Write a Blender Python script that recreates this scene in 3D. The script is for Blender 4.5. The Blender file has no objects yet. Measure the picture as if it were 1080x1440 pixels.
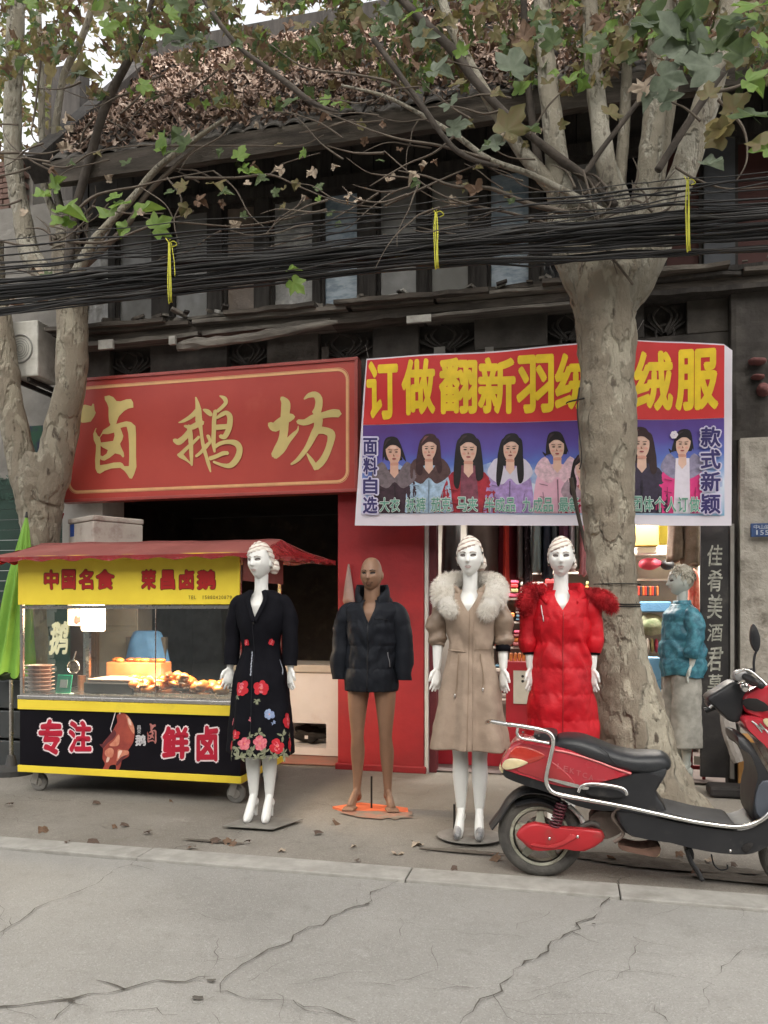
import bpy, bmesh, math, random
from math import sin, cos, pi, radians, sqrt, atan2, exp
from mathutils import Vector, Matrix, noise
import numpy as np
random.seed(7)
SC = bpy.context.scene
COL = SC.collection

# ------------------------------------------------------------------ camera, sky, sun, exposure
TH = radians(13.3); CT, ST = cos(TH), sin(TH)
CH = 1.38; FP = 1100.0; CX = 540.0; HY = 860.0
cd = bpy.data.cameras.new('camera'); cam = bpy.data.objects.new('camera', cd); COL.objects.link(cam)
cam.location = (0, 0, CH); cam.rotation_euler = (pi/2, 0, TH)
cd.sensor_fit = 'VERTICAL'; cd.sensor_height = 36; cd.lens = 36*FP/1440.0
cd.shift_y = (HY-720)/1440.0; cd.clip_end = 600; cd.clip_start = 0.05
SC.camera = cam
SUN_EL, SUN_AZ = 52.0, -20.0      # azimuth of the sun seen from the place: behind the camera
w = bpy.data.worlds.new('World'); SC.world = w; w.use_nodes = True
nt = w.node_tree; bg = nt.nodes['Background']
sk = nt.nodes.new('ShaderNodeTexSky'); sk.sky_type = 'NISHITA'; sk.sun_disc = False
sk.sun_elevation = radians(SUN_EL); sk.sun_rotation = radians(180+SUN_AZ)
sk.air_density = 1.0; sk.dust_density = 4.0; sk.ozone_density = 1.0
hs = nt.nodes.new('ShaderNodeHueSaturation'); hs.inputs['Saturation'].default_value = 0.22
gm = nt.nodes.new('ShaderNodeMix'); gm.data_type = 'RGBA'; gm.blend_type = 'MULTIPLY'; gm.inputs[0].default_value = 1
gm.inputs[7].default_value = (1.0, 0.975, 0.925, 1)
nt.links.new(sk.outputs[0], hs.inputs['Color']); nt.links.new(hs.outputs[0], gm.inputs[6])
nt.links.new(gm.outputs[2], bg.inputs[0]); bg.inputs[1].default_value = 0.15
sd = bpy.data.lights.new('sun', 'SUN'); sd.energy = 0.6; sd.angle = radians(20); sd.color = (1, 0.96, 0.90)
so = bpy.data.objects.new('sun', sd); COL.objects.link(so)
sv = Vector((sin(radians(SUN_AZ))*cos(radians(SUN_EL)), -cos(radians(SUN_AZ))*cos(radians(SUN_EL)), sin(radians(SUN_EL))))
so.rotation_euler = sv.to_track_quat('Z', 'Y').to_euler(); so.location = sv*20
SC.view_settings.view_transform = 'Standard'; SC.view_settings.look = 'None'
SC.view_settings.exposure = 1.75; SC.view_settings.gamma = 1.0
SC.render.engine = 'CYCLES'
SC.cycles.max_bounces = 6; SC.cycles.diffuse_bounces = 3; SC.cycles.glossy_bounces = 3
SC.cycles.transmission_bounces = 4; SC.cycles.transparent_max_bounces = 10
SC.cycles.caustics_reflective = False; SC.cycles.caustics_refractive = False

# ------------------------------------------------------------------ helpers
def W(px, py, v):
    """point on the upright plane y = v that the photograph shows at (px, py)"""
    a = (px-CX)/FP; Z = v/(CT+a*ST); X = a*Z
    return Vector((X*CT-Z*ST, v, CH+(HY-py)/FP*Z))
def G(px, py, z=0.0):
    """point on the ground that the photograph shows at (px, py)"""
    Z = FP*(CH-z)/(py-HY); X = (px-CX)/FP*Z
    return Vector((X*CT-Z*ST, X*ST+Z*CT, z))
def PXM(px, v):
    a = (px-CX)/FP; return FP*(CT+a*ST)/v     # photo pixels per metre there

def catmull(P, n):
    P = [Vector(p) for p in P]
    if len(P) < 3:
        return [P[0].lerp(P[-1], i/n) for i in range(n+1)]
    out = []; m = len(P)-1
    for i in range(n+1):
        t = i/n*m; k = min(int(t), m-1); f = t-k
        p0 = P[max(k-1, 0)]; p1 = P[k]; p2 = P[k+1]; p3 = P[min(k+2, m)]
        out.append(0.5*((2*p1)+(p2-p0)*f+(2*p0-5*p1+4*p2-p3)*f*f+(3*p1-p0-3*p2+p3)*f*f*f))
    return out
def interp(xs, ys, x): return float(np.interp(x, xs, ys))

class MB:
    def __init__(s): s.v = []; s.f = []; s.m = []
    def add(s, vs, fs, mi=0):
        b = len(s.v); s.v += [Vector(p) for p in vs]
        for f in fs: s.f.append([b+i for i in f]); s.m.append(mi)
        return s
    def box(s, c, d, rot=None, mi=0, taper=1.0):
        c = Vector(c); x, y, z = d[0]/2, d[1]/2, d[2]/2
        V = []
        for k in (-1, 1):
            t = 1.0 if k < 0 else taper
            for i, j in ((-1, -1), (1, -1), (1, 1), (-1, 1)): V.append(Vector((i*x*t, j*y*t, k*z)))
        if rot is not None:
            R = rot if isinstance(rot, Matrix) else Matrix.Rotation(rot, 3, 'Z')
            V = [R @ p for p in V]
        return s.add([c+p for p in V], [(0, 3, 2, 1), (4, 5, 6, 7), (0, 1, 5, 4), (1, 2, 6, 5), (2, 3, 7, 6), (3, 0, 4, 7)], mi)
    def bb(s, x0, x1, y0, y1, z0, z1, mi=0):
        return s.box(((x0+x1)/2, (y0+y1)/2, (z0+z1)/2), (x1-x0, y1-y0, z1-z0), mi=mi)
    def loft(s, rings, cap=True, mi=0, closed=False):
        n = len(rings[0]); b = len(s.v)
        for r in rings: s.v += [Vector(p) for p in r]
        R = len(rings)
        for i in range(R if closed else R-1):
            i2 = (i+1) % R
            for j in range(n):
                a = b+i*n+j; c = b+i*n+(j+1) % n; d = b+i2*n+(j+1) % n; e = b+i2*n+j
                s.f.append([a, c, d, e]); s.m.append(mi)
        if cap and not closed:
            s.f.append([b+j for j in range(n)][::-1]); s.m.append(mi)
            s.f.append([b+(R-1)*n+j for j in range(n)]); s.m.append(mi)
        return s
    def tube(s, P, r, n=8, cap=True, mi=0, flat=1.0, up=None, round_ends=False, disp=None):
        P = [Vector(p) for p in P]
        rr = r if hasattr(r, '__len__') else [r]*len(P)
        if round_ends:
            d0 = (P[0]-P[1]).normalized(); d1 = (P[-1]-P[-2]).normalized(); a, b = rr[0], rr[-1]
            P = [P[0]+d0*a*.95, P[0]+d0*a*.6]+P+[P[-1]+d1*b*.6, P[-1]+d1*b*.95]
            rr = [a*.3, a*.8]+list(rr)+[b*.8, b*.3]
        T = []
        for i in range(len(P)):
            t = P[min(i+1, len(P)-1)]-P[max(i-1, 0)]
            T.append(t.normalized() if t.length > 1e-9 else Vector((0, 0, 1)))
        u0 = Vector(up) if up is not None else (Vector((0, 1, 0)) if abs(T[0].y) < .9 else Vector((1, 0, 0)))
        nrm = (u0-T[0]*u0.dot(T[0])).normalized(); rings = []
        for i, p in enumerate(P):
            nrm = (nrm-T[i]*nrm.dot(T[i])).normalized(); bi = T[i].cross(nrm)
            ring = []
            for j in range(n):
                a = 2*pi*j/n; q = rr[i]
                o = nrm*cos(a)*q*flat+bi*sin(a)*q
                if disp: o = o*(1+disp(p+o, i/(len(P)-1), a))
                ring.append(p+o)
            rings.append(ring)
        return s.loft(rings, cap, mi)
    def lathe(s, prof, c=(0, 0, 0), axis='Z', n=20, mi=0, cap=True):
        c = Vector(c); rings = []
        for r, h in prof:
            ring = []
            for j in range(n):
                a = 2*pi*j/n
                if axis == 'Z': o = Vector((r*cos(a), r*sin(a), h))
                elif axis == 'Y': o = Vector((r*cos(a), h, -r*sin(a)))
                else: o = Vector((h, r*cos(a), r*sin(a)))
                ring.append(c+o)
            rings.append(ring)
        return s.loft(rings, cap, mi)
    def torus(s, c, R, r, axis='Y', n=32, m=10, mi=0, fl=1.0):
        prof = []; c = Vector(c); rings = []
        for i in range(n):
            a = 2*pi*i/n; ring = []
            for j in range(m):
                b = 2*pi*j/m; q = R+r*cos(b); h = r*fl*sin(b)
                if axis == 'Y': ring.append(c+Vector((q*cos(a), h, q*sin(a))))
                elif axis == 'Z': ring.append(c+Vector((q*cos(a), q*sin(a), h)))
                else: ring.append(c+Vector((h, q*cos(a), q*sin(a))))
            rings.append(ring)
        return s.loft(rings, False, mi, closed=True)
    def ball(s, c, r, n=12, m=8, mi=0, R=None, disp=None):
        c = Vector(c); r = r if hasattr(r, '__len__') else (r, r, r); rings = []
        for i in range(m+1):
            t = pi*(i/m); t = min(max(t, .04), pi-.04); ring = []
            for j in range(n):
                a = 2*pi*j/n; o = Vector((r[0]*sin(t)*cos(a), r[1]*sin(t)*sin(a), -r[2]*cos(t)))
                if disp: o = o*(1+disp(o))
                if R: o = R @ o
                ring.append(c+o)
            rings.append(ring)
        return s.loft(rings, True, mi)
    def prism(s, poly, y0, y1, mi=0):
        """poly: list of (x, z); extruded from y0 to y1"""
        n = len(poly); V = [(p[0], y0, p[1]) for p in poly]+[(p[0], y1, p[1]) for p in poly]
        F = [list(range(n)), list(range(n, 2*n))[::-1]]+[[i, i+n, (i+1) % n+n, (i+1) % n] for i in range(n)]
        return s.add(V, F, mi)
    def build(s, name, mat, parent=None, smooth=False, local=False, bevel=0, tri=False, auto=None, subd=0, mesh=None):
        me = bpy.data.meshes.new(name)
        V = s.v
        if parent is not None and not local:
            o = world_loc(parent); V = [p-o for p in V]
        loc = Vector((0, 0, 0))
        if parent is None and not local:
            xs = [p.x for p in V]; ys = [p.y for p in V]; zs = [p.z for p in V]
            loc = Vector(((min(xs)+max(xs))/2, (min(ys)+max(ys))/2, min(zs))); V = [p-loc for p in V]
        me.from_pydata([tuple(p) for p in V], [], s.f)
        mats = mat if isinstance(mat, (list, tuple)) else [mat]
        for m in mats: me.materials.append(m)
        if len(mats) > 1: me.polygons.foreach_set('material_index', s.m)
        if smooth: me.polygons.foreach_set('use_smooth', [True]*len(me.polygons))
        me.update()
        ob = bpy.data.objects.new(name, me); COL.objects.link(ob); ob.location = loc
        if parent is not None: ob.parent = parent
        if bevel:
            b = ob.modifiers.new('bevel', 'BEVEL'); b.width = bevel; b.segments = 2; b.limit_method = 'ANGLE'; b.angle_limit = radians(35)
        if subd:
            b = ob.modifiers.new('subd', 'SUBSURF'); b.levels = subd; b.render_levels = subd
        return ob
def world_loc(o):
    p = Vector(o.location)
    while o.parent: o = o.parent; p += Vector(o.location)
    return p
def empty(name, loc, label=None, cat=None, group=None, rz=0, kind=None):
    o = bpy.data.objects.new(name, None); COL.objects.link(o); o.location = loc; o.rotation_euler = (0, 0, rz)
    o.empty_display_size = .1
    tag(o, label, cat, group, kind); return o
def tag(o, label=None, cat=None, group=None, kind=None):
    if label: o['label'] = label
    if cat: o['category'] = cat
    if group: o['group'] = group
    if kind: o['kind'] = kind
    return o
def struct(o): o['kind'] = 'structure'; return o
def stuff(o): o['kind'] = 'stuff'; return o
def inst(src, loc=None, rot=None, scale=None, parent=None, mat=None):
    c = src.copy(); COL.objects.link(c); c.parent = parent
    if loc is not None: c.location = loc
    if rot is not None: c.rotation_euler = rot
    if scale is not None: c.scale = scale if hasattr(scale, '__len__') else (scale,)*3
    return c

# ------------------------------------------------------------------ materials
def srgb(h):
    h = h.lstrip('#'); c = [int(h[i:i+2], 16)/255 for i in (0, 2, 4)]
    return tuple((x/12.92 if x <= .04045 else ((x+.055)/1.055)**2.4) for x in c)
MATS = {}
def M(name, col, rough=.6, col2=None, scale=6, mixpos=(.35, .65), bump=0.0, bscale=60, metal=0, coat=0, spec=.5,
      stain=None, sscale=1.5, spos=(.55, .7), samt=.8, detail=6, stretch=(1, 1, 1), emit=0, trans=0, ior=1.45, translucent=0, sheen=0, alpha=1, dist=.01, rvar=.1):
    if name in MATS: return MATS[name]
    if isinstance(col, str): col = srgb(col)
    if isinstance(col2, str): col2 = srgb(col2)
    if isinstance(stain, str): stain = srgb(stain)
    m = bpy.data.materials.new(name); m.use_nodes = True; t = m.node_tree; N = t.nodes; L = t.links
    b = N['Principled BSDF']; out = N['Material Output']
    if col2 is None: col2 = tuple(c*.82 for c in col)
    tc = N.new('ShaderNodeTexCoord'); mp = N.new('ShaderNodeMapping'); mp.inputs['Scale'].default_value = stretch
    L.new(tc.outputs['Object'], mp.inputs[0])
    def nz(sc, det=detail, r=.6):
        n = N.new('ShaderNodeTexNoise'); n.inputs['Scale'].default_value = sc; n.inputs['Detail'].default_value = det
        n.inputs['Roughness'].default_value = r; L.new(mp.outputs[0], n.inputs['Vector']); return n
    def ramp(src, a, c):
        r = N.new('ShaderNodeMapRange'); r.inputs[1].default_value = a; r.inputs[2].default_value = c; L.new(src, r.inputs[0]); return r.outputs[0]
    def mix(f, a, c):
        x = N.new('ShaderNodeMix'); x.data_type = 'RGBA'
        if hasattr(f, 'name'): L.new(f, x.inputs[0])
        else: x.inputs[0].default_value = f
        for k, q in ((6, a), (7, c)):
            if hasattr(q, 'name'): L.new(q, x.inputs[k])
            else: x.inputs[k].default_value = (*q, 1)
        return x.outputs[2]
    n1 = nz(scale); c = mix(ramp(n1.outputs[0], *mixpos), col, col2)
    if stain is not None:
        n2 = nz(sscale, 8, .65); f = ramp(n2.outputs[0], *spos)
        mm = N.new('ShaderNodeMath'); mm.operation = 'MULTIPLY'; mm.inputs[1].default_value = samt; L.new(f, mm.inputs[0])
        c = mix(mm.outputs[0], c, stain)
    L.new(c, b.inputs['Base Color'])
    rr = N.new('ShaderNodeMapRange'); rr.inputs[3].default_value = max(rough-rvar, 0); rr.inputs[4].default_value = min(rough+rvar, 1)
    L.new(n1.outputs[0], rr.inputs[0]); L.new(rr.outputs[0], b.inputs['Roughness'])
    b.inputs['Metallic'].default_value = metal; b.inputs['Specular IOR Level'].default_value = spec
    b.inputs['Coat Weight'].default_value = coat; b.inputs['Coat Roughness'].default_value = .08
    b.inputs['Sheen Weight'].default_value = sheen; b.inputs['IOR'].default_value = ior
    b.inputs['Transmission Weight'].default_value = trans; b.inputs['Alpha'].default_value = alpha
    if emit:
        L.new(c, b.inputs['Emission Color']); b.inputs['Emission Strength'].default_value = emit
    if bump:
        n3 = nz(bscale, 5, .6); bp = N.new('ShaderNodeBump'); bp.inputs['Strength'].default_value = bump; bp.inputs['Distance'].default_value = dist
        L.new(n3.outputs[0], bp.inputs['Height']); L.new(bp.outputs[0], b.inputs['Normal'])
    if translucent:
        tr = N.new('ShaderNodeBsdfTranslucent'); L.new(c, tr.inputs[0]); ms = N.new('ShaderNodeMixShader'); ms.inputs[0].default_value = translucent
        L.new(b.outputs[0], ms.inputs[1]); L.new(tr.outputs[0], ms.inputs[2]); L.new(ms.outputs[0], out.inputs[0])
    MATS[name] = m; return m
def glassmat(name, col=(.9, .95, .95), amt=.12, rough=.03):
    """thin pane: mostly see-through, with a glossy face"""
    m = bpy.data.materials.new(name); m.use_nodes = True; t = m.node_tree; N = t.nodes; L = t.links
    for n in list(N):
        if n.type != 'OUTPUT_MATERIAL': N.remove(n)
    out = [n for n in N if n.type == 'OUTPUT_MATERIAL'][0]
    tr = N.new('ShaderNodeBsdfTransparent'); tr.inputs[0].default_value = (*col, 1)
    g = N.new('ShaderNodeBsdfGlossy'); g.inputs['Roughness'].default_value = rough
    f = N.new('ShaderNodeFresnel'); f.inputs[0].default_value = 1.5
    a = N.new('ShaderNodeMath'); a.operation = 'ADD'; a.inputs[1].default_value = amt-.04; L.new(f.outputs[0], a.inputs[0])
    ms = N.new('ShaderNodeMixShader'); L.new(a.outputs[0], ms.inputs[0]); L.new(tr.outputs[0], ms.inputs[1]); L.new(g.outputs[0], ms.inputs[2])
    L.new(ms.outputs[0], out.inputs[0]); return m

def mat_road(name, base, dark, light, patch):
    m = bpy.data.materials.new(name); m.use_nodes = True; t = m.node_tree; N = t.nodes; L = t.links; b = N['Principled BSDF']
    tc = N.new('ShaderNodeTexCoord')
    def nz(s, d=6, r=.6):
        n = N.new('ShaderNodeTexNoise'); n.inputs['Scale'].default_value = s; n.inputs['Detail'].default_value = d; n.inputs['Roughness'].default_value = r
        L.new(tc.outputs['Object'], n.inputs['Vector']); return n.outputs[0]
    def rg(s, a, c, o0=0, o1=1):
        r = N.new('ShaderNodeMapRange'); r.inputs[1].default_value = a; r.inputs[2].default_value = c; r.inputs[3].default_value = o0; r.inputs[4].default_value = o1
        L.new(s, r.inputs[0]); return r.outputs[0]
    def mix(f, a, c, bt='MIX'):
        x = N.new('ShaderNodeMix'); x.data_type = 'RGBA'; x.blend_type = bt; L.new(f, x.inputs[0])
        for k, q in ((6, a), (7, c)):
            if hasattr(q, 'name'): L.new(q, x.inputs[k])
            else: x.inputs[k].default_value = (*q, 1)
        return x.outputs[2]
    c = mix(rg(nz(.9, 8), .35, .65), base, patch)
    vo = N.new('ShaderNodeTexVoronoi'); vo.inputs['Scale'].default_value = 170; L.new(tc.outputs['Object'], vo.inputs['Vector'])
    vs = N.new('ShaderNodeSeparateColor'); L.new(vo.outputs['Color'], vs.inputs[0])
    c = mix(rg(vs.outputs[0], .78, .97, 0, .34), c, light)
    c = mix(rg(vs.outputs[1], .76, .97, 0, .32), c, dark)
    c = mix(rg(nz(7, 8, .7), .54, .74, 0, .46), c, dark); c = mix(rg(nz(.35, 4, .5), .5, .62, 0, .5), c, patch); c = mix(rg(nz(2.2, 8, .75), .62, .70, 0, .30), c, light)
    L.new(c, b.inputs['Base Color']); b.inputs['Roughness'].default_value = .88
    h = N.new('ShaderNodeMath'); h.operation = 'ADD'; L.new(vo.outputs['Distance'], h.inputs[0]); L.new(nz(25, 8), h.inputs[1])
    bp = N.new('ShaderNodeBump'); bp.inputs['Strength'].default_value = .4; bp.inputs['Distance'].default_value = .006
    L.new(h.outputs[0], bp.inputs['Height']); L.new(bp.outputs[0], b.inputs['Normal']); return m
# ------------------------------------------------------------------ more shared tools: text, flat shapes, leaves
def me_from_curve(c):
    o = bpy.data.objects.new('tmp_shape', c); COL.objects.link(o)
    dg = bpy.context.evaluated_depsgraph_get(); dg.update()
    m = bpy.data.meshes.new_from_object(o.evaluated_get(dg))
    V = [Vector(v.co) for v in m.vertices]; F = [list(p.vertices) for p in m.polygons]
    bpy.data.objects.remove(o); bpy.data.curves.remove(c); bpy.data.meshes.remove(m); return V, F
GC = {}
def glyph_raw(ch, bold):
    k = (ch, bold)
    if k not in GC:
        c = bpy.data.curves.new('tmp_text', 'FONT'); c.body = ch; c.size = 1; c.offset = bold; c.resolution_u = 3
        GC[k] = me_from_curve(c)
    return GC[k]
def glyph_into(mb, ch, rect, v, bold=0, box=True, shear=0, wob=0, mi=0, dz=None, rot=0):
    """one character fitted into the photo rectangle (x0, y0, x1, y1) on plane y=v"""
    V, F = glyph_raw(ch, 0.0)
    if not V: return
    if bold > .004:      # heavy strokes: the character printed over itself, a hair apart in depth
        ux, uy = bold*(rect[2]-rect[0])/1.0, bold*(rect[3]-rect[1])/1.0; k = 0
        inner = (rect[0]+ux, rect[1]+uy, rect[2]-ux, rect[3]-uy)
        for rr_, nn in ((1.0, 8), (.5, 4)):
            for q in range(nn):
                a = 2*pi*q/nn; dx, dy = ux*rr_*cos(a), uy*rr_*sin(a)
                glyph_into(mb, ch, (inner[0]+dx, inner[1]+dy, inner[2]+dx, inner[3]+dy), v-.00006*k, 0, True, shear, wob, mi, dz, rot); k += 1
        return
    ref = V
    x0 = min(p.x for p in ref); x1 = max(p.x for p in ref); y0 = min(p.y for p in ref); y1 = max(p.y for p in ref)
    out = []
    for p in V:
        a = (p.x-x0)/(x1-x0); b = (p.y-y0)/(y1-y0)
        if wob:
            q = Vector((a*3, b*3, hash(ch) % 1+ord(ch) % 17))
            a += wob*(noise.noise(q)); b += wob*(noise.noise(q+Vector((9, 4, 2))))
        px = rect[0]+(rect[2]-rect[0])*a+shear*(b-.5); py = rect[3]+(rect[1]-rect[3])*b+rot*(a-.5)
        out.append(W(px, py, v))
    mb.add(out, F, mi)
def shape_into(mb, outlines, v, mi=0, tr=None):
    """flat filled shape from closed photo outlines (holes by even-odd)"""
    c = bpy.data.curves.new('tmp_shape', 'CURVE'); c.dimensions = '2D'; c.fill_mode = 'BOTH'
    for ol in outlines:
        sp = c.splines.new('POLY'); sp.points.add(len(ol)-1)
        for i, p in enumerate(ol): sp.points[i].co = (p[0]/100, -p[1]/100, 0, 1)
        sp.use_cyclic_u = True
    V, F = me_from_curve(c)
    mb.add([W(p.x*100, -p.y*100, v) for p in V], F, mi)
def smooth_poly(pts, k=4):
    n = len(pts); out = []
    for i in range(n):
        p0, p1, p2, p3 = [Vector((*pts[(i+j-1) % n], 0)) for j in range(4)]
        for s in range(k):
            f = s/k; q = 0.5*((2*p1)+(p2-p0)*f+(2*p0-5*p1+4*p2-p3)*f*f+(3*p1-p0-3*p2+p3)*f*f*f)
            out.append((q.x, q.y))
    return out
def ell(cx, cy, rx, ry, n=18, rot=0):
    return [(cx+rx*cos(2*pi*i/n)*cos(rot)-ry*sin(2*pi*i/n)*sin(rot), cy+rx*cos(2*pi*i/n)*sin(rot)+ry*sin(2*pi*i/n)*cos(rot)) for i in range(n)]
def cut_grid(ob, step=.07, axes=(0, 2)):
    me = ob.data; bm = bmesh.new(); bm.from_mesh(me)
    for ax in axes:
        xs = [v.co[ax] for v in bm.verts]
        if not xs: continue
        a, b = min(xs), max(xs); k = a+step
        no = Vector((0, 0, 0)); no[ax] = 1
        while k < b:
            co = Vector((0, 0, 0)); co[ax] = k
            bmesh.ops.bisect_plane(bm, geom=bm.verts[:]+bm.edges[:]+bm.faces[:], plane_co=co, plane_no=no); k += step
    bm.to_mesh(me); bm.free()

LEAFR = [(-90, .12), (-72, .40), (-48, .56), (-30, .70), (-14, .64), (0, .58), (12, .78), (28, .98), (38, .80), (52, .62), (62, .78), (76, .90), (90, 1.12)]
def put_chars(text, rects, v, bold, name, mat, par, off=None, grow=0, **kw):
    for ch_, r_ in zip(text, rects):
        m_ = MB(); glyph_into(m_, ch_, (r_[0]-grow, r_[1]-grow, r_[2]+grow, r_[3]+grow), v, bold, **kw)
        if off is None: m_.build(name, mat, par)
        else: ban_obj(m_, name, mat, off, .05)
def leaf_mesh(name, mat, seed, curl=.25, brown=False, big=True):
    rnd = random.Random(seed); pts = []
    L = LEAFR if big else [LEAFR[i] for i in (0, 2, 4, 5, 7, 9, 12)]
    right = [(a, r*(1+rnd.uniform(-.1, .1))) for a, r in L]
    left = [(180-a, r*(1+rnd.uniform(-.1, .1))) for a, r in L[1:-1]][::-1]
    ring = right+left
    V = [Vector((0, 0, 0))]
    for a, r in ring: V.append(Vector((r*cos(radians(a)), r*sin(radians(a))+.1, 0))*.5)
    ph = rnd.uniform(0, 6); c2 = rnd.uniform(.4, 1)
    for p in V:
        d2 = p.x*p.x+p.y*p.y
        p.z = -curl*d2*1.6*c2+abs(p.x)*.22*rnd.choice((1, .8))+.05*sin(7*p.x+ph)+.05*curl*4*sin(9*p.y+ph*2)
    n = len(ring); F = [[0, 1+i, 1+(i+1) % n] for i in range(n)]
    # stalk
    b = len(V); V += [Vector((-.008, .02, 0)), Vector((.008, .02, 0)), Vector((.02, -.35, -.05))]; F.append([b, b+1, b+2])
    me = bpy.data.meshes.new(name); me.from_pydata([tuple(p) for p in V], [], F); me.materials.append(mat)
    me.polygons.foreach_set('use_smooth', [True]*len(me.polygons)); me.update(); return me
def leaf_raw(seed, curl, simple=True):
    rnd = random.Random(seed); n = 9; V = [Vector((0, 0, rnd.uniform(-.1, .1)))]
    for i in range(n):
        a = 2*pi*i/n+rnd.uniform(-.15, .15); r = (.5 if i % 2 else .26)*rnd.uniform(.75, 1.15)
        V.append(Vector((r*cos(a), r*sin(a), curl*rnd.uniform(-.25, .6)*r*2)))
    return V, [[0, 1+i, 1+(i+1) % n] for i in range(n)]
# ------------------------------------------------------------------ ground, road, kerb, pavement
m_road = mat_road('road_concrete', (.275, .268, .250), (.155, .148, .135), (.41, .405, .385), (.215, .208, .192))
m_pave = mat_road('pavement_concrete', (.228, .212, .185), (.095, .083, .067), (.35, .33, .30), (.145, .130, .108))
m_kerb = M('kerb_concrete', (.33, .32, .295), .85, (.25, .242, .22), 9, bump=.5, bscale=90, dist=.004, stain=(.2, .19, .17), sscale=4)
m_crack = M('crack_dirt', (.105, .095, .080), .95, (.055, .049, .041), 25)
m_soil = M('ground_soil', (.16, .145, .12), .95, bump=.3)
def sheet(name, x0, x1, y0, y1, z, mat, nx=60, ny=20, amp=.006, fn=None):
    mb = MB(); V = []; F = []
    for j in range(ny+1):
        for i in range(nx+1):
            x = x0+(x1-x0)*i/nx; y = y0+(y1-y0)*j/ny
            V.append(Vector((x, y, z+amp*noise.noise(Vector((x*1.3, y*1.3, 3.1)))+(fn(x, y) if fn else 0))))
    for j in range(ny):
        for i in range(nx):
            a = j*(nx+1)+i; F.append([a, a+1, a+nx+2, a+nx+1])
    mb.add(V, F); return struct(mb.build(name, mat, smooth=True))
mb = MB(); mb.add([(-250, -250, -.05), (250, -250, -.05), (250, 250, -.05), (-250, 250, -.05)], [(0, 1, 2, 3)]); struct(mb.build('ground', m_soil))
road = sheet('road', -14, 12, -12, 3.90, 0, m_road, 130, 80, .005)
pave = sheet('pavement', -14, 12, 4.07, 10.5, .004, m_pave, 130, 50, .010)
kerb = empty('kerb', (0, 4, 0)); struct(kerb)
xs = [-9.5, -8, -6.5, -5, -3.65, -2.33, -.81, .24, 1.7, 3.2, 4.7, 6.2]
rk = random.Random(3)
for i in range(len(xs)-1):
    mb = MB(); mb.bb(xs[i]+.003, xs[i+1]-.003, 3.90+rk.uniform(-.008, .008), 4.085+rk.uniform(-.008, .008), -.04, .017+rk.uniform(-.004, .004))
    mb.build('kerb_stone', m_kerb, kerb, bevel=.006)
def crack(pts, wid=.010, seed=0, z=.009, branch=True, par=road, jag=.03):
    rnd = random.Random(seed); P = [G(*p) for p in pts]; L = []
    for a, b in zip(P[:-1], P[1:]):
        n = max(2, int((b-a).length/.045)); d = (b-a).normalized(); s = Vector((-d.y, d.x, 0))
        for i in range(n):
            L.append(a.lerp(b, i/n)+s*rnd.uniform(-jag, jag)*.6+s*jag*noise.noise(a.lerp(b, i/n)*9))
    L.append(P[-1]); mb = MB(); V = []; F = []
    for i, p in enumerate(L):
        d = (L[min(i+1, len(L)-1)]-L[max(i-1, 0)]).normalized(); s = Vector((-d.y, d.x, 0))
        w_ = wid*.38*rnd.uniform(.12, 1.5)*(.25+.75*sin(pi*min(max(i/(len(L)-1), .02), .98))**.4)*(1.4 if rnd.random() < .12 else 1)
        V += [p+s*w_/2+Vector((0, 0, z)), p-s*w_/2*rnd.uniform(.5, 1.5)+Vector((0, 0, z))]
    for i in range(len(L)-1): F.append([2*i, 2*i+1, 2*i+3, 2*i+2])
    mb.add(V, F); mb.build('crack', m_crack, par)
    if branch:
        for k in range(len(L)//9):
            p = rnd.choice(L); a = rnd.uniform(0, 2*pi); q = [p]
            for j in range(rnd.randint(2, 5)):
                a += rnd.uniform(-.7, .7); q.append(q[-1]+Vector((cos(a), sin(a), 0))*.05)
            mb = MB(); V = []
            for j, p2 in enumerate(q):
                w_ = wid*.4*(1-j/len(q)); V += [p2+Vector((0, w_/2, z)), p2-Vector((0, w_/2, -z))]
            mb.add(V, [[2*j, 2*j+1, 2*j+3, 2*j+2] for j in range(len(q)-1)]); mb.build('crack', m_crack, par)
O = 1080
for i, (pts, wd) in enumerate([
    ([(-20, 345+O), (50, 333+O), (100, 327+O), (150, 318+O), (200, 309+O), (260, 301+O), (300, 296+O)], .026),
    ([(300, 318+O), (330, 287+O), (380, 258+O), (425, 232+O), (470, 212+O), (515, 188+O), (540, 168+O), (575, 152+O)], .017),
    ([(300, 318+O), (350, 325+O), (410, 332+O), (450, 340+O), (500, 358+O)], .012),
    ([(645, 362+O), (690, 322+O), (725, 287+O), (790, 244+O), (830, 212+O), (862, 180+O), (885, 150+O)], .017),
    ([(-10, 236+O), (50, 200+O), (100, 180+O), (150, 155+O), (195, 130+O)], .012),
    ([(480, 306+O), (560, 311+O), (640, 313+O), (700, 317+O)], .006), ([(78, 360+O), (90, 340+O), (100, 327+O)], .012),
    ([(850, 302+O), (880, 285+O), (893, 262+O), (890, 240+O)], .007), ([(905, 330+O), (930, 345+O), (940, 362+O)], .009),
    ([(150, 345+O), (200, 341+O), (250, 350+O)], .012), ([(410, 330+O), (430, 345+O), (480, 350+O)], .014),
    ([(0, 270+O), (80, 262+O), (160, 268+O)], .003), ([(600, 230+O), (700, 236+O), (760, 245+O)], .003), ([(240, 200+O), (320, 215+O), (380, 212+O)], .003)]):
    crack(pts, wd, i)
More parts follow.
